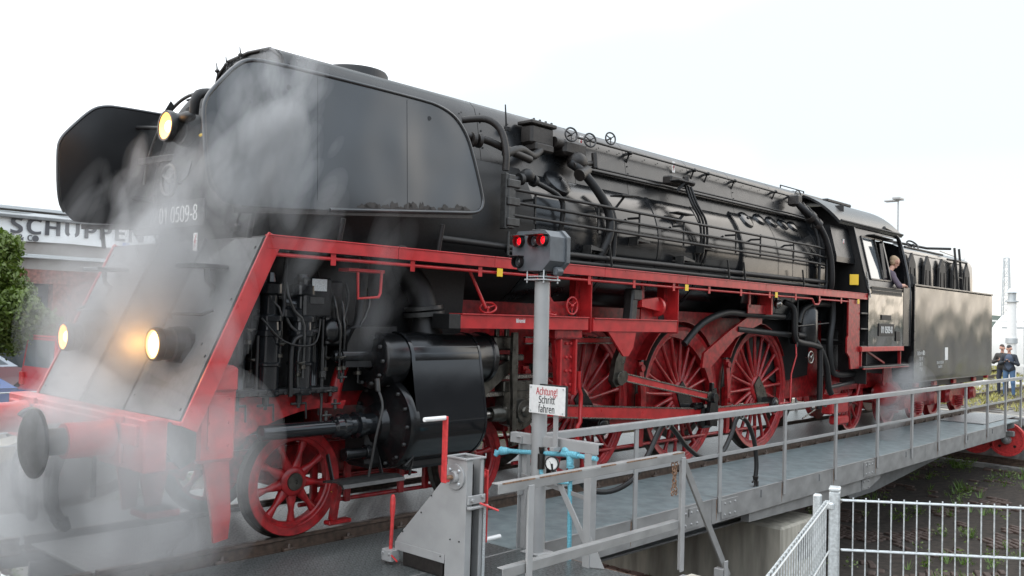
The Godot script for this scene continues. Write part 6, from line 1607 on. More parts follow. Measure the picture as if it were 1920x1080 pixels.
func make_cab() -> void:
	var L := loco
	for s in [1.0, -1.0]:
		var o := Vector3(0, 0, s)
		# lower side, upper leaning side in strips round the openings
		obj("cab_side", MB.new().box(Vector3(13.03, 2.24, 1.45 * s), Vector3(1.84, 1.1, 0.03), 0.006), M["black gloss paint"] if s < 0 else mat("cab gloss paint", Color(0.0105, 0.0115, 0.013), 0.13, {"bump": T["wave"], "bump_cm": 2.0, "scale": 0.8, "world": true, "coat": 0.8}), L)
		var up := Vector3(0, 1, -0.24 * s).normalized()
		var q0 := Vector3(12.1, 2.79, 1.449 * s)
		for b in [[0.0, 0.24, 0.0, 1.3], [0.24, 1.42, 0.0, 0.2], [0.24, 1.42, 1.04, 1.3], [1.3, 1.42, 0.2, 1.04], [1.42, 2.3, 1.16, 1.3], [2.3, 2.4, 0.0, 1.3], [1.42, 1.8, 0.0, 0.16]]:
			obj("cab_side_sheet", MB.new().prism([Vector2(b[0], b[2]), Vector2(b[1], b[2]), Vector2(b[1], b[3]), Vector2(b[0], b[3])], q0, Vector3.RIGHT, up, -o * 0.025), M["black cladding"], L)
		var fr := MB.new()
		for e in [[0.24, 0.2, 1.3, 0.2], [0.24, 1.04, 1.3, 1.04], [0.24, 0.2, 0.24, 1.04], [1.3, 0.2, 1.3, 1.04]]:
			fr.bar(q0 + Vector3.RIGHT * e[0] + up * e[1] + o * 0.006, q0 + Vector3.RIGHT * e[2] + up * e[3] + o * 0.006, 0.035, 0.03, o)
		var wf := obj("cab_window", fr, M["black cladding"], L)
		obj("pane", MB.new().prism([Vector2(0.26, 0.22), Vector2(0.86, 0.22), Vector2(0.86, 1.02), Vector2(0.26, 1.02)], q0 - o * 0.008, Vector3.RIGHT, up, -o * 0.006), M["cab glass"], wf)
		obj("sliding_bar", MB.new().bar(q0 + Vector3(0.88, 0, 0) + up * 0.2, q0 + Vector3(0.88, 0, 0) + up * 1.04, 0.06, 0.03, o), M["sooty black"], wf)
		obj("wind_deflector", MB.new().bar(q0 + Vector3(1.0, 0, 0) + up * 0.25 + o * 0.02, q0 + Vector3(0.95, 0, 0) + up * 0.95 + o * 0.1, 0.16, 0.012, Vector3.RIGHT), M["sooty black"], L)
		obj("window_hood", MB.new().bar(q0 + Vector3(0.6, 0, 0) + up * 1.1 + o * 0.05, q0 + Vector3(1.6, 0, 0) + up * 1.08 + o * 0.05, 0.02, 0.2, Vector3.UP), M["sooty black"], L)
		obj("cab_front_edge", MB.new().bar(q0 + up * -0.02, q0 + up * 1.32, 0.03, 0.05, o), M["black cladding"], L)
		obj("door_post", MB.new().tube([Vector3(14.35, 1.7, 1.44 * s), Vector3(14.4, 2.79, 1.44 * s), q0 + Vector3(2.36, 0, 0) + up * 1.0 + o * 0.02, q0 + Vector3(2.1, 0, 0) + up * 1.26 + o * 0.02, q0 + Vector3(1.6, 0, 0) + up * 1.34 + o * 0.02], 0.035, 8, 4), M["black gloss paint"], L)
		obj("fire_extinguisher", MB.new().cyl(Vector3(14.1, 2.2, 1.3 * s), Vector3(14.1, 2.78, 1.3 * s), 0.09, -1, 18).ball(Vector3(14.1, 2.78, 1.3 * s), Vector3(0.09, 0.05, 0.09)), M["red paint"], L)
		obj("louvre", MB.new().box(Vector3(13.06, 2.77, 1.462 * s), Vector3(1.62, 0.12, 0.016), 0.003), M["sooty black"], L)
		for y in [2.84, 2.77, 2.7]: obj("louvre_strip", MB.new().box(Vector3(13.06, y, 1.472 * s), Vector3(1.64, 0.016, 0.012), 0.003), M["black cladding"], L)
		obj("rear_side_strip", MB.new().box(Vector3(14.16, 2.3, 1.447 * s), Vector3(0.36, 1.2, 0.03), 0.005), M["black cladding"], L)
		var np := obj("number_plate", MB.new().box(Vector3(13.02, 2.02, 1.475 * s), Vector3(0.82, 0.24, 0.014), 0.004).box(Vector3(13.0, 2.26, 1.475 * s), Vector3(0.5, 0.1, 0.012), 0.003).box(Vector3(13.64, 1.9, 1.475 * s), Vector3(0.22, 0.2, 0.012), 0.003), M["sooty black"], L)
		text("digits", "01 0509-8", Vector3(13.02, 2.02, 1.484 * s), 0.13, M["letter white"], np, 0.0 if s > 0 else PI, 0.75, true)
		obj("cab_sill", MB.new().box(Vector3(12.87, 1.655, 1.46 * s), Vector3(2.2, 0.09, 0.05), 0.005), M["red paint"], L)
		obj("cab_support", MB.new().prism([Vector2(11.27, 2.56), Vector2(11.78, 2.56), Vector2(11.8, 1.3), Vector2(11.4, 1.3), Vector2(11.36, 1.5), Vector2(11.22, 1.6), Vector2(11.22, 1.85), Vector2(11.27, 1.9)], Vector3(0, 0, 1.4 * s), Vector3.RIGHT, Vector3.UP, Vector3(0, 0, 0.03 * s)), M["red wheel paint"], L)
		var ld := obj("cab_ladder", MB.new().box(Vector3(12.0, 2.1, 1.15 * s), Vector3(0.46, 1.1, 0.02), 0.003).box(Vector3(11.8, 2.1, 1.27 * s), Vector3(0.02, 1.1, 0.3), 0.003), M["sooty black"], L)
		for y in [1.7, 2.03, 2.32]: obj("rung", MB.new().box(Vector3(11.98, y, 1.34 * s), Vector3(0.36, 0.03, 0.24), 0.006), M["grey iron"], ld)
		obj("lower_step", MB.new().box(Vector3(13.0, 1.32, 1.38 * s), Vector3(2.4, 0.035, 0.26), 0.006), M["grey iron"], L)
		obj("lower_step_edge", MB.new().box(Vector3(13.0, 1.29, 1.5 * s), Vector3(2.4, 0.02, 0.02), 0.004), M["red wheel paint"], L)
		obj("step_hanger", MB.new().box(Vector3(11.85, 1.48, 1.42 * s), Vector3(0.04, 0.34, 0.06), 0.005).box(Vector3(13.9, 1.48, 1.42 * s), Vector3(0.04, 0.34, 0.06), 0.005).bar(Vector3(12.5, 1.6, 1.3 * s), Vector3(13.4, 1.36, 1.3 * s), 0.04, 0.03), M["red wheel paint"], L)
		obj("cab_handrail", MB.new().tube([Vector3(12.13, 2.62, 1.49 * s), Vector3(12.12, 3.1, 1.42 * s)], 0.016, 8), M["steel"], L)
		obj("yellow_panel", MB.new().box(Vector3(11.95, 2.95, 1.25 * s), Vector3(0.02, 0.2, 0.16), 0.003, Basis(Vector3.UP, 0.5)), M["yellow"], L)
		# window box ahead of the cab
		obj("window_box", MB.new().prism([Vector2(0, 0), Vector2(0.0, 0.62), Vector2(0.06, 0.68), Vector2(0.2, 0.68), Vector2(0.34, 0.1), Vector2(0.34, 0)], Vector3(11.25, 3.25, 0.86 * s), o, Vector3.UP, Vector3(0.84, 0, 0)), M["black cladding"], L)
		lightning(Vector3(11.72, 3.62, 1.13 * s), L, 0.0 if s > 0 else PI)
		obj("cab_front_sheet", MB.new().prism([Vector2(0.9, 1.0), Vector2(1.44, 1.0), Vector2(1.44, 2.75), Vector2(1.15, 4.0), Vector2(0.9, 4.2)], Vector3(12.1, 0, 0), o, Vector3.UP, Vector3(0.02, 0, 0)), M["sooty black"], L)
	obj("cab_front_wall", MB.new().box(Vector3(12.15, 3.2, 0), Vector3(0.02, 2.4, 1.9), 0.003), M["sooty black"], L)
	obj("cab_floor", MB.new().box(Vector3(13.2, 1.75, 0), Vector3(2.3, 0.08, 2.8), 0.01), M["sooty black"], L)
	obj("cab_seat", MB.new().box(Vector3(13.2, 2.35, 0.95), Vector3(0.5, 0.1, 0.4), 0.02).box(Vector3(13.2, 2.05, 0.95), Vector3(0.1, 0.55, 0.1), 0.01), M["rusty black"], L)
	# roof
	var rp := []
	for i in 25:
		var t := lerpf(-1.0, 1.0, i / 24.0)
		rp.append(Vector2(t * 1.22, 4.6 - 0.6 * pow(absf(t), 2.4)))
	var rq := rp.duplicate()
	rq.reverse()
	for q in rq: rp.append(Vector2(q.x * 0.975, q.y - 0.04))
	obj("cab_roof", MB.new().prism(rp, Vector3(11.35, 0, 0), Vector3.BACK, Vector3.UP, Vector3(3.25, 0, 0), true), M["black cladding"], L)
	for s in [1.0, -1.0]: obj("gutter", MB.new().tube([Vector3(11.4, 4.02, 1.215 * s), Vector3(14.6, 4.02, 1.215 * s)], 0.022, 8), M["sooty black"], L)
	obj("roof_hatch", MB.new().box(Vector3(13.3, 4.6, 0), Vector3(1.2, 0.07, 0.8), 0.02), M["sooty black"], L)
	obj("roof_grab", MB.new().tube([Vector3(10.9, 4.6, 0.25), Vector3(10.9, 4.68, 0.25), Vector3(11.9, 4.68, 0.25), Vector3(11.9, 4.6, 0.25)], 0.014, 6).tube([Vector3(10.9, 4.6, -0.1), Vector3(10.9, 4.68, -0.1), Vector3(11.9, 4.68, -0.1), Vector3(11.9, 4.6, -0.1)], 0.014, 6), M["sooty black"], L)
	obj("casing_tail", MB.new().box(Vector3(11.6, 4.5, 0), Vector3(1.3, 0.14, 1.0), 0.03), M["black cladding"], L)

func make_fittings() -> void:
	var L := loco
	var N := 1.0
	# handrail pipes along the boiler
	for k in 3:
		var y := 3.49 - k * 0.145
		var pts := [Vector3(2.5, y, 1.16), Vector3(10.5, y - 0.03, 1.16), Vector3(11.3, y - 0.06, 1.08)]
		obj("side_pipe", MB.new().tube(pts, 0.019, 8), M["sooty black"], L)
	for x in [2.9, 4.1, 5.0, 6.1, 7.6, 8.4, 9.6]:
		obj("pipe_support", MB.new().box(Vector3(x, 3.32, 1.14), Vector3(0.025, 0.36, 0.02), 0.003).bar(Vector3(x, 3.42, 1.13), Vector3(x, 3.42, 0.95), 0.03, 0.02), M["sooty black"], L)
	obj("top_handrail", MB.new().tube([Vector3(4.15, 4.4, 0.72), Vector3(10.55, 4.37, 0.72)], 0.017, 8), M["grey iron"], L)
	for x in [5.35, 7.05, 7.45, 8.3, 9.75, 10.4]: obj("rail_bracket", MB.new().bar(Vector3(x, 4.36, 0.6), Vector3(x, 4.38, 0.73), 0.035, 0.03).ball(Vector3(x, 4.38, 0.72), Vector3(0.05, 0.03, 0.03)).bar(Vector3(x + 0.02, 4.25, 0.64), Vector3(x, 4.36, 0.7), 0.02, 0.02), M["sooty black"], L)
	# long pipes along the bottom of the boiler
	for k in 2: obj("long_pipe", MB.new().tube([Vector3(1.5 + k, 2.86 - k * 0.05, 1.08), Vector3(3.2, 2.84 - k * 0.09, 1.1), Vector3(11.2, 2.86 - k * 0.09, 1.1)], 0.036 - k * 0.006, 8), M["sooty black"], L)
	for x in [4.4, 7.4, 7.9, 10.0]: obj("pipe_post", MB.new().bar(Vector3(x, 2.66, 1.16), Vector3(x - 0.08, 3.02, 1.16), 0.03, 0.012, Vector3.BACK), M["grey iron"], L)
	# big bent pipe down the barrel
	obj("feed_pipe", MB.new().tube([Vector3(3.85, 4.02, 0.86), Vector3(4.0, 3.9, 0.96), Vector3(4.2, 3.68, 1.05), Vector3(4.36, 3.45, 1.1), Vector3(4.38, 3.2, 1.12), Vector3(4.3, 2.95, 1.08), Vector3(4.2, 2.75, 1.0)], 0.058, 12, 5), M["sooty black"], L)
	obj("feed_pipe_lagging", MB.new().tube([Vector3(4.3, 3.75, 0.9), Vector3(4.5, 3.55, 1.0), Vector3(4.56, 3.3, 1.06), Vector3(4.56, 2.8, 1.04)], 0.035, 10, 4), M["sooty black"], L)
	# valve group by the dome
	var vg := obj("valve_body", MB.new().box(Vector3(3.36, 4.27, 0.74), Vector3(0.42, 0.24, 0.2), 0.03).box(Vector3(3.36, 4.41, 0.74), Vector3(0.48, 0.05, 0.24), 0.012).box(Vector3(3.36, 4.12, 0.78), Vector3(0.34, 0.1, 0.2), 0.02), M["rusty black"], L)
	var vb := []
	for k in 4: vb.append(Vector3(3.2 + k * 0.11, 4.43, 0.82))
	obj("studs", MB.new().bolts(vb, Vector3.UP, 0.018, 0.03), M["rusty black"], vg)
	obj("valve_chest_rear", MB.new().box(Vector3(3.95, 4.2, 0.78), Vector3(0.46, 0.2, 0.22), 0.04).cyl(Vector3(3.6, 4.24, 0.8), Vector3(4.1, 4.24, 0.8), 0.07, -1, 16).ball(Vector3(4.0, 4.05, 0.86), Vector3(0.16, 0.12, 0.12), 14, 8).cyl(Vector3(3.85, 3.98, 0.92), Vector3(4.35, 4.08, 0.88), 0.035, -1, 10).cyl(Vector3(4.3, 4.0, 0.92), Vector3(4.3, 4.2, 0.9), 0.04, -1, 10).cyl(Vector3(3.9, 3.85, 0.98), Vector3(4.1, 3.95, 0.96), 0.08, 0.06, 14), M["rusty black"], L)
	handwheel("valve_wheel", Vector3(3.72, 4.33, 0.98), Vector3(-0.35, 0.1, 1).normalized(), 0.085, M["grey iron"], L)
	handwheel("valve_wheel", Vector3(4.05, 4.31, 1.02), Vector3(-0.35, 0.1, 1).normalized(), 0.085, M["grey iron"], L)
	handwheel("valve_wheel", Vector3(4.75, 4.47, 0.82), Vector3(-0.3, 0.1, 1).normalized(), 0.08, M["grey iron"], L)
	handwheel("valve_wheel", Vector3(10.55, 4.42, 0.76), Vector3(-0.3, 0.1, 1).normalized(), 0.075, M["grey iron"], L)
	obj("steam_branch", MB.new().tube([Vector3(2.1, 4.25, 0.72), Vector3(2.3, 4.27, 0.9), Vector3(2.42, 4.15, 1.02), Vector3(2.45, 3.9, 1.08), Vector3(2.45, 3.7, 1.08)], 0.04, 12, 5).tube([Vector3(1.8, 4.02, 0.85), Vector3(2.2, 4.03, 0.95), Vector3(2.6, 3.95, 1.0), Vector3(2.95, 3.9, 1.0)], 0.045, 10, 4).cyl(Vector3(2.05, 4.0, 0.93), Vector3(2.09, 4.0, 0.94), 0.08, -1, 14).cyl(Vector3(2.13, 4.0, 0.94), Vector3(2.17, 4.0, 0.95), 0.08, -1, 14), M["rusty black"], L)
	obj("branch_pipe", MB.new().tube([Vector3(2.5, 3.9, 1.02), Vector3(2.8, 4.0, 0.98), Vector3(3.1, 3.98, 0.9), Vector3(3.3, 4.08, 0.84)], 0.05, 10, 4).tube([Vector3(2.6, 3.62, 1.06), Vector3(2.85, 3.66, 1.04), Vector3(3.1, 3.62, 1.05), Vector3(3.4, 3.5, 1.1), Vector3(3.45, 3.3, 1.1), Vector3(3.45, 3.0, 1.05)], 0.032, 8, 4).cyl(Vector3(2.7, 3.64, 1.05), Vector3(2.76, 3.645, 1.05), 0.07, -1, 14).cyl(Vector3(2.95, 3.66, 1.04), Vector3(3.0, 3.65, 1.04), 0.07, -1, 14).ball(Vector3(2.85, 3.7, 1.05), Vector3(0.1, 0.08, 0.08)), M["sooty black"], L)
	obj("stand_pipe", MB.new().box(Vector3(2.47, 3.35, 1.14), Vector3(0.12, 0.6, 0.07), 0.01).box(Vector3(2.4, 3.35, 1.12), Vector3(0.05, 0.62, 0.09), 0.008).cyl(Vector3(2.46, 3.02, 1.14), Vector3(2.46, 2.75, 1.14), 0.016, -1, 8), M["grey iron"], L)
	for y in [3.55, 3.35, 3.12]: obj("pipe_block", MB.new().box(Vector3(2.49, y, 1.17), Vector3(0.2, 0.09, 0.05), 0.01), M["grey iron"], L)
	obj("small_shelf", MB.new().box(Vector3(4.72, 3.68, 1.1), Vector3(0.4, 0.02, 0.2), 0.004, Basis(Vector3.BACK, 0.08)).bar(Vector3(4.65, 3.5, 0.98), Vector3(4.7, 3.67, 1.1), 0.03, 0.02), M["sooty black"], L)
	for q in [[6.2, 4.08], [6.2, 3.62]]:
		obj("step_bracket", MB.new().box(Vector3(q[0] + 0.1, q[1], 0.98), Vector3(0.44, 0.02, 0.16), 0.004).bar(Vector3(q[0], q[1] - 0.14, 0.95), Vector3(q[0] + 0.1, q[1], 1.02), 0.04, 0.02), M["sooty black"], L)
	obj("sander_valve", MB.new().box(Vector3(6.25, 4.1, 0.84), Vector3(0.3, 0.13, 0.16), 0.02).cyl(Vector3(6.4, 4.12, 0.86), Vector3(6.75, 4.12, 0.88), 0.045, -1, 12).cyl(Vector3(6.55, 4.05, 0.88), Vector3(6.55, 4.2, 0.88), 0.05, -1, 12), M["rusty black"], L)
	for k in 3: obj("sand_delivery_pipe", MB.new().tube([Vector3(6.5 + k * 0.08, 4.06, 0.9), Vector3(6.52 + k * 0.08, 3.8, 1.0), Vector3(6.66 + k * 0.09, 3.55, 1.06), Vector3(6.72 + k * 0.09, 3.2, 1.05), Vector3(6.74 + k * 0.09, 2.95, 0.98)], 0.018, 7, 4), M["sooty black"], L)
	for q in [[4.0, 2.99], [5.0, 3.18], [6.15, 3.0], [6.7, 3.2]]: obj("foot_step", MB.new().prism([Vector2(0, 0), Vector2(0.3, -0.05), Vector2(0.3, -0.07), Vector2(0.02, -0.06), Vector2(0, -0.12)], Vector3(q[0], q[1], 0.98), Vector3.RIGHT, Vector3.UP, Vector3(0, 0, 0.14)), M["grey iron"], L)
	lightning(Vector3(4.32, 4.37, 0.665), L)
	lightning(Vector3(6.55, 4.36, 0.665), L)
	obj("aerial", MB.new().cyl(Vector3(2.85, 4.3, 0.7), Vector3(2.8, 4.56, 0.72), 0.012, 0.008, 6).cyl(Vector3(2.86, 4.26, 0.7), Vector3(2.86, 4.31, 0.71), 0.04, -1, 12), M["sooty black"], L)
	# cab-end pipework
	obj("injector_pipe", MB.new().tube([Vector3(10.25, 4.25, 0.85), Vector3(10.5, 4.0, 1.05), Vector3(10.8, 3.7, 1.15), Vector3(10.98, 3.3, 1.2), Vector3(11.05, 2.9, 1.2), Vector3(11.1, 2.72, 1.15)], 0.055, 10, 5), M["sooty black"], L)
	obj("injector_pipe", MB.new().tube([Vector3(10.6, 4.2, 0.9), Vector3(10.85, 3.95, 1.02), Vector3(11.0, 3.6, 1.1), Vector3(11.02, 3.0, 1.12), Vector3(11.0, 2.7, 1.1)], 0.035, 8, 5), M["sooty black"], L)
	obj("injector_pipe", MB.new().tube([Vector3(10.45, 4.18, 0.92), Vector3(10.6, 3.85, 1.05), Vector3(10.72, 3.4, 1.1), Vector3(10.72, 2.72, 1.1)], 0.028, 8, 5), M["sooty black"], L)
	obj("manifold", MB.new().cyl(Vector3(10.35, 4.2, 0.9), Vector3(10.8, 3.8, 1.08), 0.075, 0.06, 12).box(Vector3(10.3, 4.28, 0.82), Vector3(0.2, 0.2, 0.2), 0.03).cyl(Vector3(10.5, 4.02, 1.0), Vector3(10.56, 3.97, 1.03), 0.11, -1, 14).cyl(Vector3(10.65, 3.9, 1.05), Vector3(10.71, 3.85, 1.08), 0.11, -1, 14), M["rusty black"], L)
	# pipes and ashpan under the firebox
	obj("ashpan", MB.new().prism([Vector2(8.75, 2.3), Vector2(11.3, 2.3), Vector2(11.2, 1.15), Vector2(9.9, 1.05), Vector2(8.9, 1.4)], Vector3(0, 0, -0.7), Vector3.RIGHT, Vector3.UP, Vector3(0, 0, 1.4)), M["sooty black"], L)
	obj("injector_body", MB.new().lathe([Vector2(0.0, 0), Vector2(0.22, 0.02), Vector2(0.24, 0.1), Vector2(0.24, 0.6), Vector2(0.18, 0.7), Vector2(0, 0.72)], Vector3(10.35, 1.72, 1.0), Vector3.UP, 26), M["oily black"], L)
	obj("water_pipe", MB.new().tube([Vector3(9.35, 2.45, 1.1), Vector3(9.5, 2.35, 1.2), Vector3(9.55, 2.0, 1.2), Vector3(9.6, 1.85, 1.2), Vector3(9.75, 1.78, 1.2), Vector3(10.5, 1.7, 1.2), Vector3(10.6, 1.55, 1.2), Vector3(10.6, 0.6, 1.2)], 0.05, 10, 4), M["sooty black"], L)
	obj("water_pipe", MB.new().tube([Vector3(9.85, 1.9, 1.1), Vector3(10.45, 1.85, 1.1), Vector3(10.65, 1.7, 1.15), Vector3(10.85, 1.4, 1.2), Vector3(10.98, 1.0, 1.2), Vector3(11.1, 0.85, 1.2)], 0.055, 10, 4), M["sooty black"], L)
	obj("water_pipe", MB.new().tube([Vector3(11.08, 2.62, 1.2), Vector3(11.1, 2.2, 1.2), Vector3(11.0, 1.8, 1.2), Vector3(11.05, 1.4, 1.2), Vector3(11.25, 1.2, 1.2), Vector3(12.1, 1.18, 1.2)], 0.06, 10, 5), M["sooty black"], L)
	obj("water_pipe", MB.new().tube([Vector3(6.4, 1.75, 1.0), Vector3(6.8, 2.05, 1.05), Vector3(7.4, 2.22, 1.08), Vector3(8.1, 2.22, 1.08), Vector3(9.35, 2.2, 1.1)], 0.05, 10, 4), M["sooty black"], L)
	obj("water_pipe", MB.new().tube([Vector3(7.9, 1.98, 1.02), Vector3(9.2, 1.92, 1.02), Vector3(9.6, 1.9, 1.1)], 0.05, 10), M["sooty black"], L)
	obj("delivery_pipe", MB.new().tube([Vector3(11.0, 0.95, 1.15), Vector3(11.3, 0.98, 1.2), Vector3(12.6, 1.05, 1.2)], 0.035, 8), M["grey iron"], L)
	obj("water_pipe", MB.new().tube([Vector3(9.9, 2.1, 1.1), Vector3(10.1, 2.35, 1.1), Vector3(10.6, 2.45, 1.15), Vector3(11.1, 2.45, 1.15)], 0.055, 10, 4), M["sooty black"], L)
	handwheel("gauge_wheel", Vector3(10.1, 1.52, 1.25), Vector3(0, 0, 1), 0.1, M["steel"], L)
	obj("hanger_rod", MB.new().tube([Vector3(9.62, 2.55, 1.22), Vector3(9.62, 1.7, 1.22)], 0.014, 7).tube([Vector3(9.62, 2.05, 1.22), Vector3(10.9, 2.12, 1.22)], 0.012, 6), M["grey iron"], L)
	obj("underside_lamp", MB.new().ball(Vector3(8.82, 2.4, 1.25), Vector3(0.07, 0.08, 0.07), 14, 8).cyl(Vector3(8.82, 2.45, 1.25), Vector3(8.82, 2.53, 1.25), 0.04, -1, 10), M["steel"], L)
	obj("trailing_frame", MB.new().prism([Vector2(11.6, 1.25), Vector2(14.3, 1.1), Vector2(14.3, 0.85), Vector2(12.2, 0.85), Vector2(11.7, 0.5), Vector2(11.3, 0.55)], Vector3(0, 0, 0.9), Vector3.RIGHT, Vector3.UP, Vector3(0, 0, 0.04)), M["red wheel paint"], L)
	obj("trailing_box", MB.new().box(Vector3(11.75, 0.62, 1.0), Vector3(0.8, 0.36, 0.2), 0.03).box(Vector3(12.0, 0.3, 0.98), Vector3(0.5, 0.16, 0.2), 0.03), M["red paint"], L)
	obj("air_reservoir", MB.new().lathe([Vector2(0, 0), Vector2(0.16, 0.02), Vector2(0.24, 0.08), Vector2(0.25, 0.12), Vector2(0.25, 0.82), Vector2(0.2, 0.9), Vector2(0, 0.92)], Vector3(13.65, 0.72, 1.2), Vector3(0.98, 0, -0.2).normalized(), 28), M["red paint"], L)
	obj("reservoir_hanger", MB.new().prism([Vector2(13.6, 1.28), Vector2(14.0, 1.28), Vector2(14.1, 0.9), Vector2(13.55, 0.9)], Vector3(0, 0, 1.2), Vector3.RIGHT, Vector3.UP, Vector3(0, 0, 0.03)).tube([Vector3(12.3, 1.3, 1.25), Vector3(12.25, 0.95, 1.25), Vector3(12.1, 0.7, 1.25)], 0.03, 6, 3), M["red wheel paint"], L)
	for k in 4: obj("coil_spring", MB.new().ring(Vector3(14.5, 0.32 + k * 0.06, 1.1), Vector3.UP, 0.09, 0.022, 16, 6), M["red wheel paint"], L)
	obj("step_arm", MB.new().bar(Vector3(10.2, 0.62, 1.3), Vector3(9.7, 0.5, 1.3), 0.02, 0.02).ball(Vector3(10.1, 0.66, 1.3), Vector3(0.04, 0.04, 0.04)).ball(Vector3(10.6, 0.68, 1.3), Vector3(0.04, 0.04, 0.04)), M["steel"], L)

	# air pumps at the front, behind the apron
	for q in [[-0.47, 1.02, 1.0], [-0.13, 1.02, 0.97], [0.12, 0.86, 0.7], [-0.72, 0.98, 0.5]]:
		var k: float = q[2]
		var c := Vector3(q[0], 1.34, q[1])
		var pr := []
		if k > 0.8:
			pr = [Vector2(0.0, -0.1), Vector2(0.03, -0.1), Vector2(0.03, -0.03), Vector2(0.11, -0.02), Vector2(0.125, 0.0), Vector2(0.125, 0.04), Vector2(0.105, 0.05), Vector2(0.105, 0.24), Vector2(0.12, 0.25), Vector2(0.12, 0.27), Vector2(0.105, 0.28), Vector2(0.105, 0.5), Vector2(0.125, 0.51), Vector2(0.125, 0.55), Vector2(0.105, 0.56), Vector2(0.1, 0.63), Vector2(0.13, 0.64), Vector2(0.13, 0.68), Vector2(0.075, 0.7), Vector2(0.075, 0.86), Vector2(0.12, 0.88), Vector2(0.12, 0.96), Vector2(0.06, 0.98), Vector2(0.05, 1.06), Vector2(0, 1.06)]
		else:
			pr = [Vector2(0.0, -0.02), Vector2(0.06, -0.02), Vector2(0.07, 0.02), Vector2(0.055, 0.05), Vector2(0.055, 0.55), Vector2(0.07, 0.57), Vector2(0.07, 0.62), Vector2(0.03, 0.66), Vector2(0.03, 0.8), Vector2(0, 0.8)]
		var pm := obj("air_pump", MB.new().lathe(pr, c, Vector3.UP, 30), M["black gloss paint"], L)
		obj("drain_tap", MB.new().cyl(c + Vector3(0, -0.14, 0), c + Vector3(0, -0.02, 0), 0.016, -1, 8).cyl(c + Vector3(-0.08, -0.1, 0), c + Vector3(0.08, -0.1, 0), 0.012, -1, 8).cyl(c + Vector3(0.08, -0.1, 0), c + Vector3(0.085, -0.24, 0), 0.009, -1, 6), M["grey iron"], pm)
	obj("pump_pipe", MB.new().tube([Vector3(-0.3, 2.6, 1.0), Vector3(-0.32, 2.3, 1.02), Vector3(-0.35, 2.05, 1.06), Vector3(-0.42, 1.98, 1.08)], 0.02, 8, 4).tube([Vector3(-0.6, 2.0, 1.12), Vector3(-0.4, 1.8, 1.18), Vector3(-0.1, 1.78, 1.18), Vector3(0.02, 2.0, 1.1)], 0.009, 6, 5).tube([Vector3(-0.3, 1.32, 1.14), Vector3(-0.3, 1.75, 1.14), Vector3(-0.2, 1.85, 1.12), Vector3(0.0, 1.9, 1.1)], 0.02, 8, 4).tube([Vector3(0.05, 1.3, 1.1), Vector3(0.05, 2.0, 1.1)], 0.012, 7).tube([Vector3(-0.62, 1.34, 1.1), Vector3(-0.62, 1.85, 1.1)], 0.014, 7), M["sooty black"], L)
	# small pipes, unions and cocks crowding the pumps and the front of the valve chest
	rng.seed = 63
	for k in 14:
		var x := rng.randf_range(-0.75, 0.62)
		var y0 := rng.randf_range(1.4, 1.7)
		var y1 := rng.randf_range(1.9, 2.5)
		var z := rng.randf_range(0.9, 1.16)
		var dx := rng.randf_range(-0.16, 0.16)
		var r := rng.randf_range(0.008, 0.016)
		obj("small_pipe", MB.new().tube([Vector3(x, y0, z), Vector3(x, lerpf(y0, y1, 0.55), z), Vector3(x + dx * 0.6, lerpf(y0, y1, 0.7), z - 0.02), Vector3(x + dx, lerpf(y0, y1, 0.85), z - 0.03), Vector3(x + dx, y1, z - 0.08)], r, 7, 3), M["oily black"] if k % 3 else M["grey iron"], L)
		var c := Vector3(x, y0 + 0.08, z)
		obj("union_nut", MB.new().cyl(c, c + Vector3(0, 0.035, 0), r * 2.1, -1, 6), M["oily steel"], L)
		if k % 2 == 0: obj("cock", MB.new().cyl(c + Vector3(0, 0.12, -0.02), c + Vector3(0, 0.12, 0.05), 0.018, 0.014, 8).cyl(c + Vector3(-0.035, 0.12, 0.05), c + Vector3(0.035, 0.13, 0.05), 0.006, -1, 6), M["oily steel"], L)
	obj("pump_base", MB.new().box(Vector3(-0.3, 1.36, 0.98), Vector3(1.05, 0.05, 0.3), 0.01), M["sooty black"], L)
	for k in 12: obj("pump_base_bolt", MB.new().bolts([Vector3(-0.78 + k * 0.085, 1.35, 1.13)], Vector3(0, 0, 1), 0.018, 0.02), M["sooty black"], L)
	obj("exhaust_pipe", MB.new().tube([Vector3(0.6, 2.6, 0.98), Vector3(0.55, 2.2, 1.0), Vector3(0.5, 1.95, 1.02), Vector3(0.34, 1.86, 1.02), Vector3(0.2, 1.84, 1.0)], 0.05, 10, 5), M["sooty black"], L)
	var lb := obj("lubricator_box", MB.new().box(Vector3(-0.02, 2.2, 1.02), Vector3(0.3, 0.36, 0.2), 0.02).box(Vector3(0.2, 2.06, 1.0), Vector3(0.18, 0.6, 0.16), 0.02).ball(Vector3(0.18, 1.9, 1.06), Vector3(0.11, 0.12, 0.08), 16, 10), M["oily black"], L)
	obj("maker_plate", MB.new().box(Vector3(-0.02, 2.31, 1.125), Vector3(0.16, 0.11, 0.008), 0.002), M["zinc"], lb)
	obj("maker_plate", MB.new().box(Vector3(-0.04, 2.17, 1.125), Vector3(0.15, 0.06, 0.008), 0.002), M["grey iron"], lb)
	obj("receiver", MB.new().cyl(Vector3(-0.34, 2.14, 0.95), Vector3(-0.04, 2.1, 0.95), 0.1, -1, 20).box(Vector3(-0.22, 2.05, 0.98), Vector3(0.26, 0.1, 0.22), 0.02), M["black gloss paint"], L)
	obj("back_plate", MB.new().box(Vector3(0.1, 1.95, 0.7), Vector3(1.7, 1.3, 0.04), 0.004), M["sooty black"], L)

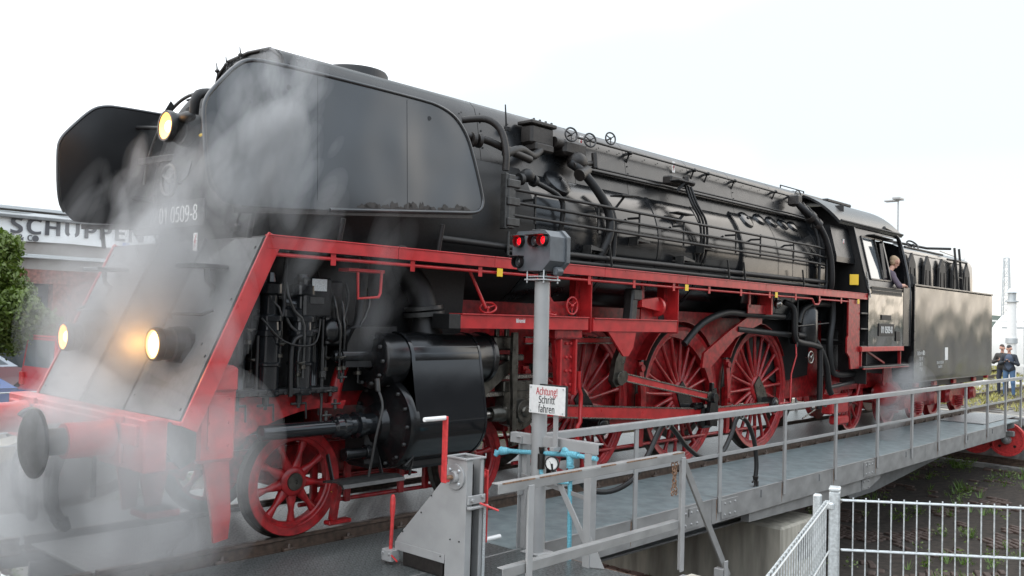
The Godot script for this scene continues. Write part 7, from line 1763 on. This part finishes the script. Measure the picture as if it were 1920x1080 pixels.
func make_tender() -> void:
	var t := thing("tender", "black coal and water tender coupled behind the locomotive cab", "tender", Vector3.ZERO)
	obj("water_tank", MB.new().box(Vector3(17.4, 1.95, 0), Vector3(5.8, 2.02, 3.0), 0.03), mat("tender gloss paint", Color(0.0105, 0.0115, 0.013), 0.22, {"tex": T["fine"], "bump": T["wave"], "bump_cm": 3.0, "scale": 0.35, "world": true, "rtex": T["rsm"], "spec": 0.7}), t)
	for s in [1.0, -1.0]:
		obj("tank_rim", MB.new().box(Vector3(17.4, 2.97, 1.49 * s), Vector3(5.82, 0.035, 0.05), 0.006), M["black cladding"], t)
		obj("corner_strip", MB.new().box(Vector3(14.52, 1.95, 1.5 * s), Vector3(0.06, 2.0, 0.02), 0.004), M["black cladding"], t)
	var prof := []
	for i in 21:
		var a := PI * i / 20.0
		prof.append(Vector2(cos(a) * 1.2, 3.3 + pow(sin(a), 0.38) * 0.66))
	prof.append(Vector2(-1.2, 2.9)); prof.append(Vector2(1.2, 2.9))
	obj("coal_bunker", MB.new().prism(prof, Vector3(14.75, 0, 0), Vector3.BACK, Vector3.UP, Vector3(4.9, 0, 0), true), mat("bunker paint", Color(0.0105, 0.0115, 0.013), 0.17, {"tex": T["blot"], "spec": 0.75, "bump": T["wave"], "bump_cm": 0.3, "scale": 0.7, "world": true}), t)
	var cl := MB.new()
	rng.seed = 8
	for i in 90: cl.ball(Vector3(rng.randf_range(14.9, 19.0), 3.86 + rng.randf_range(-0.05, 0.03), rng.randf_range(-0.6, 0.6)), Vector3(rng.randf_range(0.08, 0.16), rng.randf_range(0.06, 0.1), rng.randf_range(0.08, 0.16)), 6, 4, Basis.from_euler(Vector3(rng.randf() * 3, rng.randf() * 3, 0)))
	obj("coal", cl, M["sooty black"], t).set_meta("kind", "stuff")
	for s in [1.0, -1.0]:
		for x in [15.05, 16.05, 17.05, 18.0, 18.95]:
			# house-shaped bracing sheet with two slots at its foot
			obj("bunker_brace", MB.new().prism([Vector2(-0.24, 0), Vector2(-0.2, 0.5), Vector2(0, 0.72), Vector2(0.2, 0.5), Vector2(0.3, 0), Vector2(0.21, 0), Vector2(0.15, 0.4), Vector2(0.09, 0.4), Vector2(0.09, 0), Vector2(-0.09, 0), Vector2(-0.09, 0.4), Vector2(-0.15, 0.4), Vector2(-0.18, 0)], Vector3(x, 2.96, 1.22 * s), Vector3.RIGHT, Vector3.UP, Vector3(0, 0, 0.05 * s)), M["sooty black"], t)
		obj("bunker_rail", MB.new().tube([Vector3(14.7, 3.78, 1.22 * s), Vector3(17.2, 3.78, 1.22 * s)], 0.025, 8), M["sooty black"], t)
		obj("bunker_rail", MB.new().tube([Vector3(17.5, 3.7, 1.24 * s), Vector3(19.0, 3.7, 1.24 * s)], 0.025, 8), M["sooty black"], t)
		obj("ladder", MB.new().bar(Vector3(17.95, 2.9, 1.36 * s), Vector3(17.95, 4.0, 1.26 * s), 0.05, 0.03).bar(Vector3(18.3, 2.9, 1.36 * s), Vector3(18.3, 4.0, 1.26 * s), 0.05, 0.03).bar(Vector3(17.95, 3.3, 1.33 * s), Vector3(18.3, 3.3, 1.33 * s), 0.03, 0.03).bar(Vector3(17.95, 3.7, 1.3 * s), Vector3(18.3, 3.7, 1.3 * s), 0.03, 0.03), M["sooty black"], t)
	obj("ridge_rail", MB.new().tube([Vector3(14.8, 4.0, 0.55), Vector3(17.6, 3.98, 0.75), Vector3(18.2, 4.0, 1.1)], 0.03, 8), M["sooty black"], t)
	handw(t, Vector3(16.3, 3.95, 0.85))
	obj("filler", MB.new().cyl(Vector3(14.6, 2.95, 1.36), Vector3(14.6, 3.15, 1.36), 0.1, -1, 16).cyl(Vector3(14.6, 3.15, 1.36), Vector3(14.6, 3.2, 1.36), 0.07, -1, 16), M["sooty black"], t)
	obj("top_rail_rear", MB.new().tube([Vector3(18.4, 3.97, 0.8), Vector3(19.5, 3.92, 0.8), Vector3(19.9, 3.85, 0.8)], 0.012, 6), M["steel"], t)
	obj("aerial", MB.new().cyl(Vector3(20.0, 2.9, 0.9), Vector3(20.0, 3.9, 0.9), 0.012, 0.006, 6), M["steel"], t)
	obj("rear_fitting", MB.new().box(Vector3(20.4, 2.6, 1.2), Vector3(0.1, 0.5, 0.3), 0.02).ball(Vector3(20.4, 2.9, 1.2), Vector3(0.1, 0.08, 0.1)), M["sooty black"], t)
	# painted notes on the tank side
	obj("notice", MB.new().box(Vector3(16.62, 1.52, 1.505), Vector3(0.2, 0.28, 0.006), 0.001), M["white paint"], t)
	text("lettering", "34,0 m³ H₂O\n10 t  K\nBr  R\nP  D", Vector3(14.95, 1.38, 1.505), 0.075, M["letter grey"], t, 0.0, 0.8)
	text("lettering", "Unt. 01.05.09\nSaalfeld", Vector3(16.2, 1.29, 1.505), 0.06, M["letter grey"], t, 0.0, 0.9)
	# underframe and bogies
	for s in [1.0, -1.0]:
		obj("underframe", MB.new().box(Vector3(17.4, 0.86, 1.25 * s), Vector3(5.9, 0.14, 0.08), 0.01), M["sooty black"], t)
		for x in [15.2, 16.4, 17.8, 19.4]: obj("frame_bracket", MB.new().box(Vector3(x, 0.86, 1.3 * s), Vector3(0.22, 0.1, 0.1), 0.01), M["red paint"], t)
		for bx in [15.9, 18.9]:
			obj("bogie_side", MB.new().prism([Vector2(-1.15, 0.62), Vector2(1.15, 0.62), Vector2(1.15, 0.42), Vector2(0.5, 0.42), Vector2(0.32, 0.22), Vector2(-0.32, 0.22), Vector2(-0.5, 0.42), Vector2(-1.15, 0.42)], Vector3(bx, 0, 1.0 * s), Vector3.RIGHT, Vector3.UP, Vector3(0, 0, 0.06 * s)), M["red wheel paint"], t)
			for dx in [-0.95, 0.95]:
				obj("axle_box", MB.new().box(Vector3(bx + dx, 0.5, 1.08 * s), Vector3(0.3, 0.34, 0.16), 0.03).cyl(Vector3(bx + dx, 0.5, 1.14 * s), Vector3(bx + dx, 0.5, 1.22 * s), 0.16, 0.13, 20), M["red wheel paint"], t)
				obj("tender_wheel", MB.new().lathe([Vector2(0, 0.02), Vector2(0.12, 0.02), Vector2(0.14, -0.03), Vector2(0.4, -0.05), Vector2(0.42, 0.0), Vector2(0.497, 0.0), Vector2(0.5, -0.1), Vector2(0.53, -0.12), Vector2(0.53, -0.14), Vector2(0, -0.14)], Vector3(bx + dx, 0.5, 0.83 * s), Vector3(0, 0, s), 36), M["red wheel paint"], t)
			for k in 5: obj("coil_spring", MB.new().ring(Vector3(bx, 0.24 + k * 0.05, 1.12 * s), Vector3.UP, 0.1, 0.02, 16, 6), M["red wheel paint"], t)
			obj("leaf_spring", MB.new().box(Vector3(bx, 0.66, 1.1 * s), Vector3(0.9, 0.04, 0.1), 0.005).box(Vector3(bx, 0.7, 1.1 * s), Vector3(0.6, 0.04, 0.1), 0.005), M["red wheel paint"], t)
	for k in 4: obj("axle", MB.new().cyl(Vector3(14.95 + [0.0, 1.9, 3.0, 4.9][k], 0.5, -0.8), Vector3(14.95 + [0.0, 1.9, 3.0, 4.9][k], 0.5, 0.8), 0.08, -1, 12), M["dark red frame"], t)
	obj("rear_beam", MB.new().box(Vector3(20.5, 1.03, 0), Vector3(0.12, 0.36, 2.7), 0.01), M["red paint"], t)
	for z in [0.875, -0.875]: obj("rear_buffer", MB.new().lathe([Vector2(0.14, 0), Vector2(0.13, 0.3), Vector2(0.1, 0.32), Vector2(0.1, 0.5), Vector2(0.25, 0.53), Vector2(0.24, 0.57), Vector2(0, 0.59)], Vector3(20.55, 1.05, z), Vector3.RIGHT, 24), M["grey iron"], t)

func handw(t: Node, c: Vector3) -> void:
	handwheel("brake_wheel", c, Vector3(-0.3, 0.6, 0.6).normalized(), 0.14, M["sooty black"], t)

# ---------- people: capsules joined by a smooth minimum, meshed as surface nets ----------
func blend_mesh(bones: Array, cell: float, k: float, mb: MB) -> void:
	var lo := Vector3.ONE * 1e9
	var hi := -lo
	for b in bones:
		var r: float = maxf(b[2], b[3]) + cell * 2.5 + k
		for p in [b[0], b[1]]:
			lo = lo.min(p - Vector3.ONE * r); hi = hi.max(p + Vector3.ONE * r)
	var n := Vector3i(((hi - lo) / cell).ceil()) + Vector3i.ONE
	var f := PackedFloat32Array()
	f.resize(n.x * n.y * n.z)
	f.fill(0.5)
	var best := PackedFloat32Array()
	best.resize(f.size())
	best.fill(9.0)
	var own := PackedInt32Array()
	own.resize(f.size())
	for bi in bones.size():
		var b: Array = bones[bi]
		var A: Vector3 = b[0]
		var d: Vector3 = b[1] - A
		var dd := maxf(d.length_squared(), 1e-9)
		var r := maxf(b[2], b[3]) + k + cell * 2.5
		var l := Vector3i(((A.min(b[1]) - Vector3.ONE * r - lo) / cell).floor()).clamp(Vector3i.ZERO, n - Vector3i.ONE)
		var h := Vector3i(((A.max(b[1]) + Vector3.ONE * r - lo) / cell).ceil()).clamp(Vector3i.ZERO, n - Vector3i.ONE)
		for z in range(l.z, h.z + 1):
			for y in range(l.y, h.y + 1):
				for x in range(l.x, h.x + 1):
					var p := lo + Vector3(x, y, z) * cell - A
					var t := clampf(p.dot(d) / dd, 0.0, 1.0)
					var v: float = (p - d * t).length() - lerpf(b[2], b[3], t)
					var i := (z * n.y + y) * n.x + x
					if v < best[i]:
						best[i] = v; own[i] = bi
					var e := maxf(k - absf(f[i] - v), 0.0) / k
					f[i] = minf(f[i], v) - e * e * k * 0.25
	var at := PackedInt32Array()
	at.resize(f.size())
	at.fill(-1)
	var P := PackedVector3Array()
	var C := PackedColorArray()
	var N := PackedVector3Array()
	for z in n.z - 1:
		for y in n.y - 1:
			for x in n.x - 1:
				var i := (z * n.y + y) * n.x + x
				var s := Vector3.ZERO
				var cnt := 0
				var vals := [f[i], f[i + 1], f[i + n.x], f[i + n.x + 1], f[i + n.x * n.y], f[i + n.x * n.y + 1], f[i + n.x * n.y + n.x], f[i + n.x * n.y + n.x + 1]]
				var neg := 0
				for v in vals: neg += 1 if v < 0.0 else 0
				if neg == 0 or neg == 8: continue
				for e in [[0, 1], [2, 3], [4, 5], [6, 7], [0, 2], [1, 3], [4, 6], [5, 7], [0, 4], [1, 5], [2, 6], [3, 7]]:
					var a: float = vals[e[0]]
					var b: float = vals[e[1]]
					if (a < 0.0) == (b < 0.0): continue
					var t := a / (a - b)
					var pa := Vector3(e[0] & 1, (e[0] >> 1) & 1, e[0] >> 2)
					var pb := Vector3(e[1] & 1, (e[1] >> 1) & 1, e[1] >> 2)
					s += pa.lerp(pb, t); cnt += 1
				at[i] = P.size()
				P.append(lo + (Vector3(x, y, z) + s / cnt) * cell)
				N.append(Vector3(vals[1] + vals[3] + vals[5] + vals[7] - vals[0] - vals[2] - vals[4] - vals[6], vals[2] + vals[3] + vals[6] + vals[7] - vals[0] - vals[1] - vals[4] - vals[5], vals[4] + vals[5] + vals[6] + vals[7] - vals[0] - vals[1] - vals[2] - vals[3]).normalized())
				C.append(bones[own[i]][4])
	var st := [1, n.x, n.x * n.y]
	for z in range(1, n.z - 1):
		for y in range(1, n.y - 1):
			for x in range(1, n.x - 1):
				var i := (z * n.y + y) * n.x + x
				for a in 3:
					if (f[i] < 0.0) == (f[i + st[a]] < 0.0): continue
					var u: int = st[(a + 1) % 3]
					var w: int = st[(a + 2) % 3]
					var q := [at[i], at[i - u], at[i - u - w], at[i - w]]
					if q.min() < 0: continue
					for t in [[0, 1, 2], [0, 2, 3]]:
						var before := mb.v.size()
						mb.tri(P[q[t[0]]], P[q[t[1]]], P[q[t[2]]], N[q[t[0]]], N[q[t[1]]], N[q[t[2]]])
						for jj in range(before, before + 3):
							for c in t:
								if mb.v[jj] == P[q[c]]: mb.col.append(C[q[c]]); break

func hand_bones(w: Vector3, along: Vector3, palm: Vector3, side: float, curl: float, skin: Color) -> Array:
	# w: wrist; along: towards the fingers; palm: the way the palm faces
	var ac := along.cross(palm).normalized() * side
	var out := [[w, w + along * 0.09, 0.022, 0.026, skin]]
	for i in 4:
		var o := w + along * (0.085 - absf(i - 1.3) * 0.006) + ac * (i - 1.5) * 0.02
		var ln: float = [0.07, 0.08, 0.075, 0.058][i]
		var d1 := (along * cos(curl * 0.5) + palm * sin(curl * 0.5)).normalized()
		var d2 := (along * cos(curl) + palm * sin(curl)).normalized()
		out.append([w + along * 0.03 + ac * (i - 1.5) * 0.012, o, 0.014, 0.011, skin])
		out.append([o, o + d1 * ln * 0.5, 0.0095, 0.009, skin])
		out.append([o + d1 * ln * 0.5, o + d1 * ln * 0.5 + d2 * ln * 0.5, 0.009, 0.0075, skin])
	var tb := w + along * 0.03 - ac * 0.03
	out.append([w + along * 0.015, tb, 0.017, 0.013, skin])
	out.append([tb, tb + (along - ac * 0.6 + palm * 0.5).normalized() * 0.035, 0.012, 0.011, skin])
	out.append([tb + (along - ac * 0.6 + palm * 0.5).normalized() * 0.035, tb + (along - ac * 0.3 + palm * 0.7).normalized() * 0.062, 0.011, 0.008, skin])
	return out

func head_bones(c: Vector3, face: Vector3, skin: Color, hair: Color) -> Array:
	var r := face.cross(Vector3.UP).normalized()
	var u := r.cross(face)
	var o := [[c + u * 0.03 - face * 0.025, c + u * 0.03 + face * 0.02, 0.078, 0.078, skin], [c + face * 0.035 - u * 0.05, c + face * 0.04 - u * 0.075, 0.05, 0.034, skin],
		[c + face * 0.095 + u * 0.02, c + face * 0.115 - u * 0.02, 0.009, 0.015, skin], [c + face * 0.08 + u * 0.03 - r * 0.03, c + face * 0.08 + u * 0.03 + r * 0.03, 0.018, 0.018, skin],
		[c + face * 0.083 - u * 0.047 - r * 0.018, c + face * 0.083 - u * 0.047 + r * 0.018, 0.009, 0.009, Color(0.4, 0.16, 0.13)]]
	for s in [-1, 1]:
		o.append([c + r * s * 0.082 + u * 0.015, c + r * s * 0.084 - u * 0.02 + face * 0.005, 0.014, 0.009, skin])
		o.append([c + face * 0.094 + u * 0.012 + r * s * 0.03, c + face * 0.094 + u * 0.012 + r * s * 0.032, 0.006, 0.006, Color(0.05, 0.04, 0.035)])
	o.append([c + u * 0.06 - face * 0.045, c + u * 0.065 + face * 0.02, 0.076, 0.062, hair])
	o.append([c + u * 0.0 - face * 0.06, c - u * 0.02 - face * 0.05, 0.055, 0.05, hair])
	return o

func finish_person(called: String, label: String, at: Vector3, body: Array, parts: Array, turn := 0.0, group := "") -> Node3D:
	var m := MB.new()
	blend_mesh(body, 0.02, 0.035, m)
	for p in parts: blend_mesh(p[0], p[1], p[2], m)
	var t := thing(called, label, "person", at, group)
	t.rotation.y = turn
	var mt: StandardMaterial3D = M.get("person") if M.has("person") else mat("person", Color(1, 1, 1), 0.75, {})
	mt.vertex_color_use_as_albedo = true
	obj("body", m, mt, t)
	return t

func make_people() -> void:
	var skin := Color(0.52, 0.29, 0.21)
	# figure faces -x. Standing man with a small camera at chest height
	var jk := Color(0.022, 0.026, 0.034)
	var vest := Color(0.06, 0.08, 0.12)
	var jean := Color(0.07, 0.13, 0.23)
	var shoe := Color(0.03, 0.028, 0.026)
	for who in 2:
		if who == 1:
			jk = Color(0.035, 0.028, 0.024); vest = jk; jean = Color(0.03, 0.033, 0.05)
		var b := []
		var lean := 0.0 if who == 0 else -0.06
		for s in [-1.0, 1.0]:
			b.append([Vector3(0, 0.88, s * 0.09), Vector3(-0.02, 0.48, s * 0.12), 0.095, 0.064, jean])
			b.append([Vector3(-0.02, 0.48, s * 0.12), Vector3(0.02, 0.1, s * 0.13), 0.064, 0.05, jean])
			b.append([Vector3(0.05, 0.045, s * 0.13), Vector3(-0.15, 0.035, s * 0.16), 0.045, 0.035, shoe])
			b.append([Vector3(lean, 1.36, s * 0.17), Vector3(lean - 0.04, 1.1, s * 0.27), 0.068, 0.055, jk])
			b.append([Vector3(lean - 0.04, 1.1, s * 0.27), Vector3(lean - 0.24, 1.18, s * 0.08), 0.055, 0.042, jk])
		b.append([Vector3(0, 0.95, -0.06), Vector3(0, 0.95, 0.06), 0.13, 0.13, jk])
		b.append([Vector3(0, 0.98, 0), Vector3(lean, 1.28, 0), 0.145, 0.15, vest])
		b.append([Vector3(lean, 1.33, -0.11), Vector3(lean, 1.33, 0.11), 0.1, 0.1, jk])
		b.append([Vector3(lean, 1.4, 0), Vector3(lean - 0.02, 1.5, 0), 0.058, 0.052, skin])
		var hd := head_bones(Vector3(lean - 0.03, 1.59, 0.0), Vector3(-0.94, -0.3, 0.12).normalized() if who == 0 else Vector3(-0.8, -0.35, 0.5).normalized(), skin, Color(0.02, 0.02, 0.022) if who == 0 else Color(0.05, 0.03, 0.02))
		if who == 0: hd.append([Vector3(-0.1, 1.66, -0.04), Vector3(-0.17, 1.645, 0.02), 0.022, 0.012, Color(0.02, 0.02, 0.022)])
		var parts := [[hd, 0.007, 0.012]]
		for s in [-1.0, 1.0]: parts.append([hand_bones(Vector3(lean - 0.24, 1.18, s * 0.08), Vector3(-0.35, 0.3, -s * 0.75).normalized(), Vector3(-0.3, 0.9, 0.0).normalized(), s, 1.1, skin), 0.006, 0.006])
		var p := finish_person("person", ["man in dark jacket, cap and jeans holding a small camera at the bridge end", "man in dark brown jacket half hidden behind the man with the camera"][who], Vector3(28.5 + who * 1.1, -0.13, -0.06 - who * 0.46), b, parts)
		if who == 0:
			var c := thing("compact_camera", "small black camera in the hands of the capped man", "camera", Vector3(28.5 - 0.32, 1.08, -0.06))
			obj("body", MB.new().box(Vector3.ZERO, Vector3(0.04, 0.065, 0.11), 0.01), M["sooty black"], c)
			obj("lens", MB.new().cyl(Vector3(-0.02, 0, 0), Vector3(-0.05, 0, 0), 0.025, 0.022, 16), M["grey iron"], c)
		else:
			var o: Node3D = p
	# third onlooker, only an arm of whom shows at the frame's edge
	var b3 := []
	var navy := Color(0.03, 0.03, 0.1)
	for s in [-1.0, 1.0]:
		b3.append([Vector3(0, 0.88, s * 0.09), Vector3(-0.02, 0.48, s * 0.1), 0.095, 0.064, Color(0.05, 0.06, 0.1)])
		b3.append([Vector3(-0.02, 0.48, s * 0.1), Vector3(0.02, 0.1, s * 0.11), 0.064, 0.05, Color(0.05, 0.06, 0.1)])
		b3.append([Vector3(0.05, 0.045, s * 0.11), Vector3(-0.15, 0.035, s * 0.13), 0.045, 0.035, shoe])
		b3.append([Vector3(0, 1.36, s * 0.17), Vector3(0.0, 1.08, s * 0.28), 0.068, 0.055, navy])
		b3.append([Vector3(0.0, 1.08, s * 0.28), Vector3(-0.16, 0.95, s * 0.22), 0.055, 0.042, navy])
	b3.append([Vector3(0, 0.95, -0.06), Vector3(0, 0.95, 0.06), 0.13, 0.13, navy])
	b3.append([Vector3(0, 0.98, 0), Vector3(0, 1.28, 0), 0.145, 0.15, navy])
	b3.append([Vector3(0, 1.33, -0.11), Vector3(0, 1.33, 0.11), 0.1, 0.1, navy])
	b3.append([Vector3(0, 1.4, 0), Vector3(-0.02, 1.5, 0), 0.058, 0.052, skin])
	var pp := [[head_bones(Vector3(-0.03, 1.59, 0), Vector3(-1, -0.1, -0.2).normalized(), skin, Color(0.1, 0.06, 0.03)), 0.008, 0.012]]
	for s in [-1.0, 1.0]: pp.append([hand_bones(Vector3(-0.16, 0.95, s * 0.22), Vector3(-0.6, -0.6, -0.2 * s).normalized(), Vector3(0.2, -0.4, -s * 0.8).normalized(), s, 0.6, skin), 0.006, 0.006])
	finish_person("person", "onlooker in navy clothes cut off by the right edge of the frame", Vector3(28.6, -0.13, 0.72), b3, pp)
	# driver leaning from the cab window, looking back along the train
	var tee := Color(0.1, 0.075, 0.1)
	var trousers := Color(0.03, 0.03, 0.035)
	var d := [[Vector3(-0.1, 0.0, -0.2), Vector3(-0.08, 0.0, 0.0), 0.14, 0.14, trousers], [Vector3(-0.1, 0.02, -0.1), Vector3(0.1, 0.42, 0.1), 0.15, 0.155, tee],
		[Vector3(0.02, 0.5, 0.0), Vector3(0.14, 0.5, 0.22), 0.1, 0.1, tee], [Vector3(0.14, 0.52, 0.14), Vector3(0.27, 0.66, 0.2), 0.06, 0.052, skin],
		[Vector3(-0.1, -0.02, -0.2), Vector3(0.3, -0.05, -0.15), 0.1, 0.07, trousers], [Vector3(-0.08, -0.02, 0.0), Vector3(0.32, -0.05, 0.05), 0.1, 0.07, trousers],
		[Vector3(0.3, -0.05, -0.15), Vector3(0.34, -0.52, -0.15), 0.066, 0.05, trousers], [Vector3(0.32, -0.05, 0.05), Vector3(0.36, -0.52, 0.05), 0.066, 0.05, trousers],
		[Vector3(0.33, -0.57, -0.15), Vector3(0.52, -0.58, -0.15), 0.045, 0.035, shoe], [Vector3(0.35, -0.57, 0.05), Vector3(0.54, -0.58, 0.05), 0.045, 0.035, shoe],
		[Vector3(0.12, 0.5, 0.25), Vector3(0.06, 0.28, 0.42), 0.066, 0.052, tee], [Vector3(0.06, 0.28, 0.42), Vector3(0.34, 0.3, 0.42), 0.048, 0.034, skin],
		[Vector3(0.0, 0.48, -0.04), Vector3(0.1, 0.22, -0.12), 0.062, 0.05, tee], [Vector3(0.1, 0.22, -0.12), Vector3(0.32, 0.14, 0.02), 0.046, 0.033, skin]]
	var hp := [[head_bones(Vector3(0.36, 0.77, 0.22), Vector3(0.88, -0.25, 0.35).normalized(), skin, Color(0.42, 0.3, 0.19)), 0.006, 0.012],
		[hand_bones(Vector3(0.34, 0.3, 0.42), Vector3(0.95, -0.1, -0.1).normalized(), Vector3(0, -1, 0), 1.0, 0.5, skin), 0.006, 0.006],
		[hand_bones(Vector3(0.32, 0.14, 0.02), Vector3(0.9, -0.1, 0.3).normalized(), Vector3(0, -1, 0), -1.0, 0.6, skin), 0.006, 0.006]]
	finish_person("person", "grey-haired driver in a plum shirt leaning out of the cab window", Vector3(13.5, 2.62, 1.1), d, hp)

# ---------- steam ----------
func make_steam() -> void:
	var t := thing("steam", "white steam drifting round the front of the locomotive and by its cab", "steam")
	t.set_meta("kind", "stuff")
	rng.seed = 19
	# each bank: centre, spread, mean radius, how many puffs, density; a puff is three nested shells so that it thins outwards
	var banks := [
		[Vector3(-1.62, 1.78, 0.45), Vector3(0.12, 0.22, 0.48), 0.26, 9, 0.6],
		[Vector3(-1.35, 2.31, 0.87), Vector3(0.12, 0.26, 0.44), 0.26, 8, 0.55],
		[Vector3(-1.35, 2.15, 1.64), Vector3(0.10, 0.21, 0.30), 0.16, 6, 0.4],
		[Vector3(-1.25, 2.76, 0.82), Vector3(0.14, 0.2, 0.52), 0.16, 16, 0.75],
		[Vector3(-1.20, 3.24, 0.49), Vector3(0.12, 0.2, 0.36), 0.13, 12, 0.75],
		[Vector3(-1.20, 3.06, -0.25), Vector3(0.20, 0.2, 0.42), 0.1, 20, 0.8],
		[Vector3(-1.50, 2.22, 0.02), Vector3(0.15, 0.18, 0.37), 0.22, 5, 0.35],
		[Vector3(-1.20, 3.01, 1.75), Vector3(0.2, 0.13, 0.10), 0.135, 15, 0.95],
		[Vector3(-0.91, 3.30, 1.75), Vector3(0.27, 0.22, 0.10), 0.135, 17, 0.95],
		[Vector3(-1.02, 3.57, 1.75), Vector3(0.24, 0.2, 0.10), 0.125, 14, 0.85],
		[Vector3(-0.81, 3.91, 1.75), Vector3(0.24, 0.13, 0.10), 0.11, 14, 0.85],
		[Vector3(-0.90, 3.50, 1.80), Vector3(0.27, 0.31, 0.10), 0.075, 22, 1.6],
		[Vector3(-1.17, 3.09, 1.80), Vector3(0.21, 0.19, 0.10), 0.075, 12, 1.4],
		[Vector3(-1.30, 3.04, 0.52), Vector3(0.10, 0.27, 0.46), 0.08, 14, 1.2],
		[Vector3(-0.58, 2.57, 1.60), Vector3(0.55, 0.11, 0.10), 0.13, 10, 0.35],
		[Vector3(0.23, 2.29, 1.50), Vector3(0.34, 0.3, 0.10), 0.13, 10, 0.28],
		[Vector3(-1.95, 1.20, 1.44), Vector3(0.12, 0.11, 0.64), 0.22, 10, 0.5],
		[Vector3(-2.00, 0.48, 0.70), Vector3(0.20, 0.18, 0.82), 0.32, 9, 0.45],
		[Vector3(-1.70, 0.54, 1.30), Vector3(0.15, 0.20, 0.49), 0.24, 8, 0.5],
		[Vector3(-1.35, 0.30, 1.38), Vector3(0.10, 0.12, 0.39), 0.15, 8, 0.5],
		[Vector3(-2.10, 0.19, 0.15), Vector3(0.20, 0.14, 0.53), 0.3, 5, 0.5],
		[Vector3(-2.20, 0.73, 0.59), Vector3(0.15, 0.16, 0.40), 0.2, 5, 0.35],
		[Vector3(13.6, 0.95, 1.6), Vector3(0.25, 0.25, 0.12), 0.2, 6, 0.6],
		[Vector3(14.2, 1.25, 1.65), Vector3(0.2, 0.15, 0.1), 0.16, 5, 0.5],
		[Vector3(13.2, 0.35, 1.55), Vector3(0.22, 0.2, 0.1), 0.18, 5, 0.6]]
	var mats := {}
	for b in banks:
		for i in b[3]:
			var q := int(clampf(b[4] * rng.randf_range(0.6, 1.5), 0.1, 1.6) * 12.0 + 0.5)
			if not mats.has(q):
				var m := FogMaterial.new()
				m.resource_name = "steam %d" % q
				m.density = q / 34.0
				m.albedo = Color(1, 1, 1)
				mats[q] = m
			var r: float = b[2] * rng.randf_range(0.6, 1.4)
			var thin: bool = b[2] < 0.17
			var sz := Vector3(r * rng.randf_range(0.8, 1.3), r * rng.randf_range(1.0, 1.6), r * rng.randf_range(0.7, 1.1)) * 2.0
			if thin: sz = Vector3(r * rng.randf_range(0.5, 0.9), r * rng.randf_range(1.3, 3.0), r * rng.randf_range(0.5, 0.9)) * 2.0
			var sp: Vector3 = b[1]
			var at: Vector3 = b[0] + Vector3(rng.randfn() * sp.x, rng.randfn() * sp.y, rng.randfn() * sp.z) * 0.75
			var ro := Vector3(rng.randf_range(-0.4, 0.4), rng.randf() * PI, rng.randf_range(-0.7, 0.7))
			if thin: ro = Vector3(rng.randf_range(-0.3, 0.3), rng.randf_range(-0.4, 0.4), rng.randf_range(-0.75, 0.25))
			for k in (2 if thin else 3):
				var f := FogVolume.new()
				f.name = numbered(t, "puff")
				f.shape = RenderingServer.FOG_VOLUME_SHAPE_ELLIPSOID
				f.size = sz * ([1.2, 0.7][k] if thin else [1.5, 1.05, 0.6][k])
				f.material = mats[q]
				t.add_child(f, true)
				f.position = at + Vector3(rng.randfn(), rng.randfn(), rng.randfn()) * r * 0.16
				f.rotation = ro

func _ready() -> void:
	make_view()
	make_materials()
	make_ground()
	make_bridge()
	make_loco()
	make_tender()
	make_foreground()
	make_far()
	make_people()
	make_setts()
	make_weeds()
	make_steam()
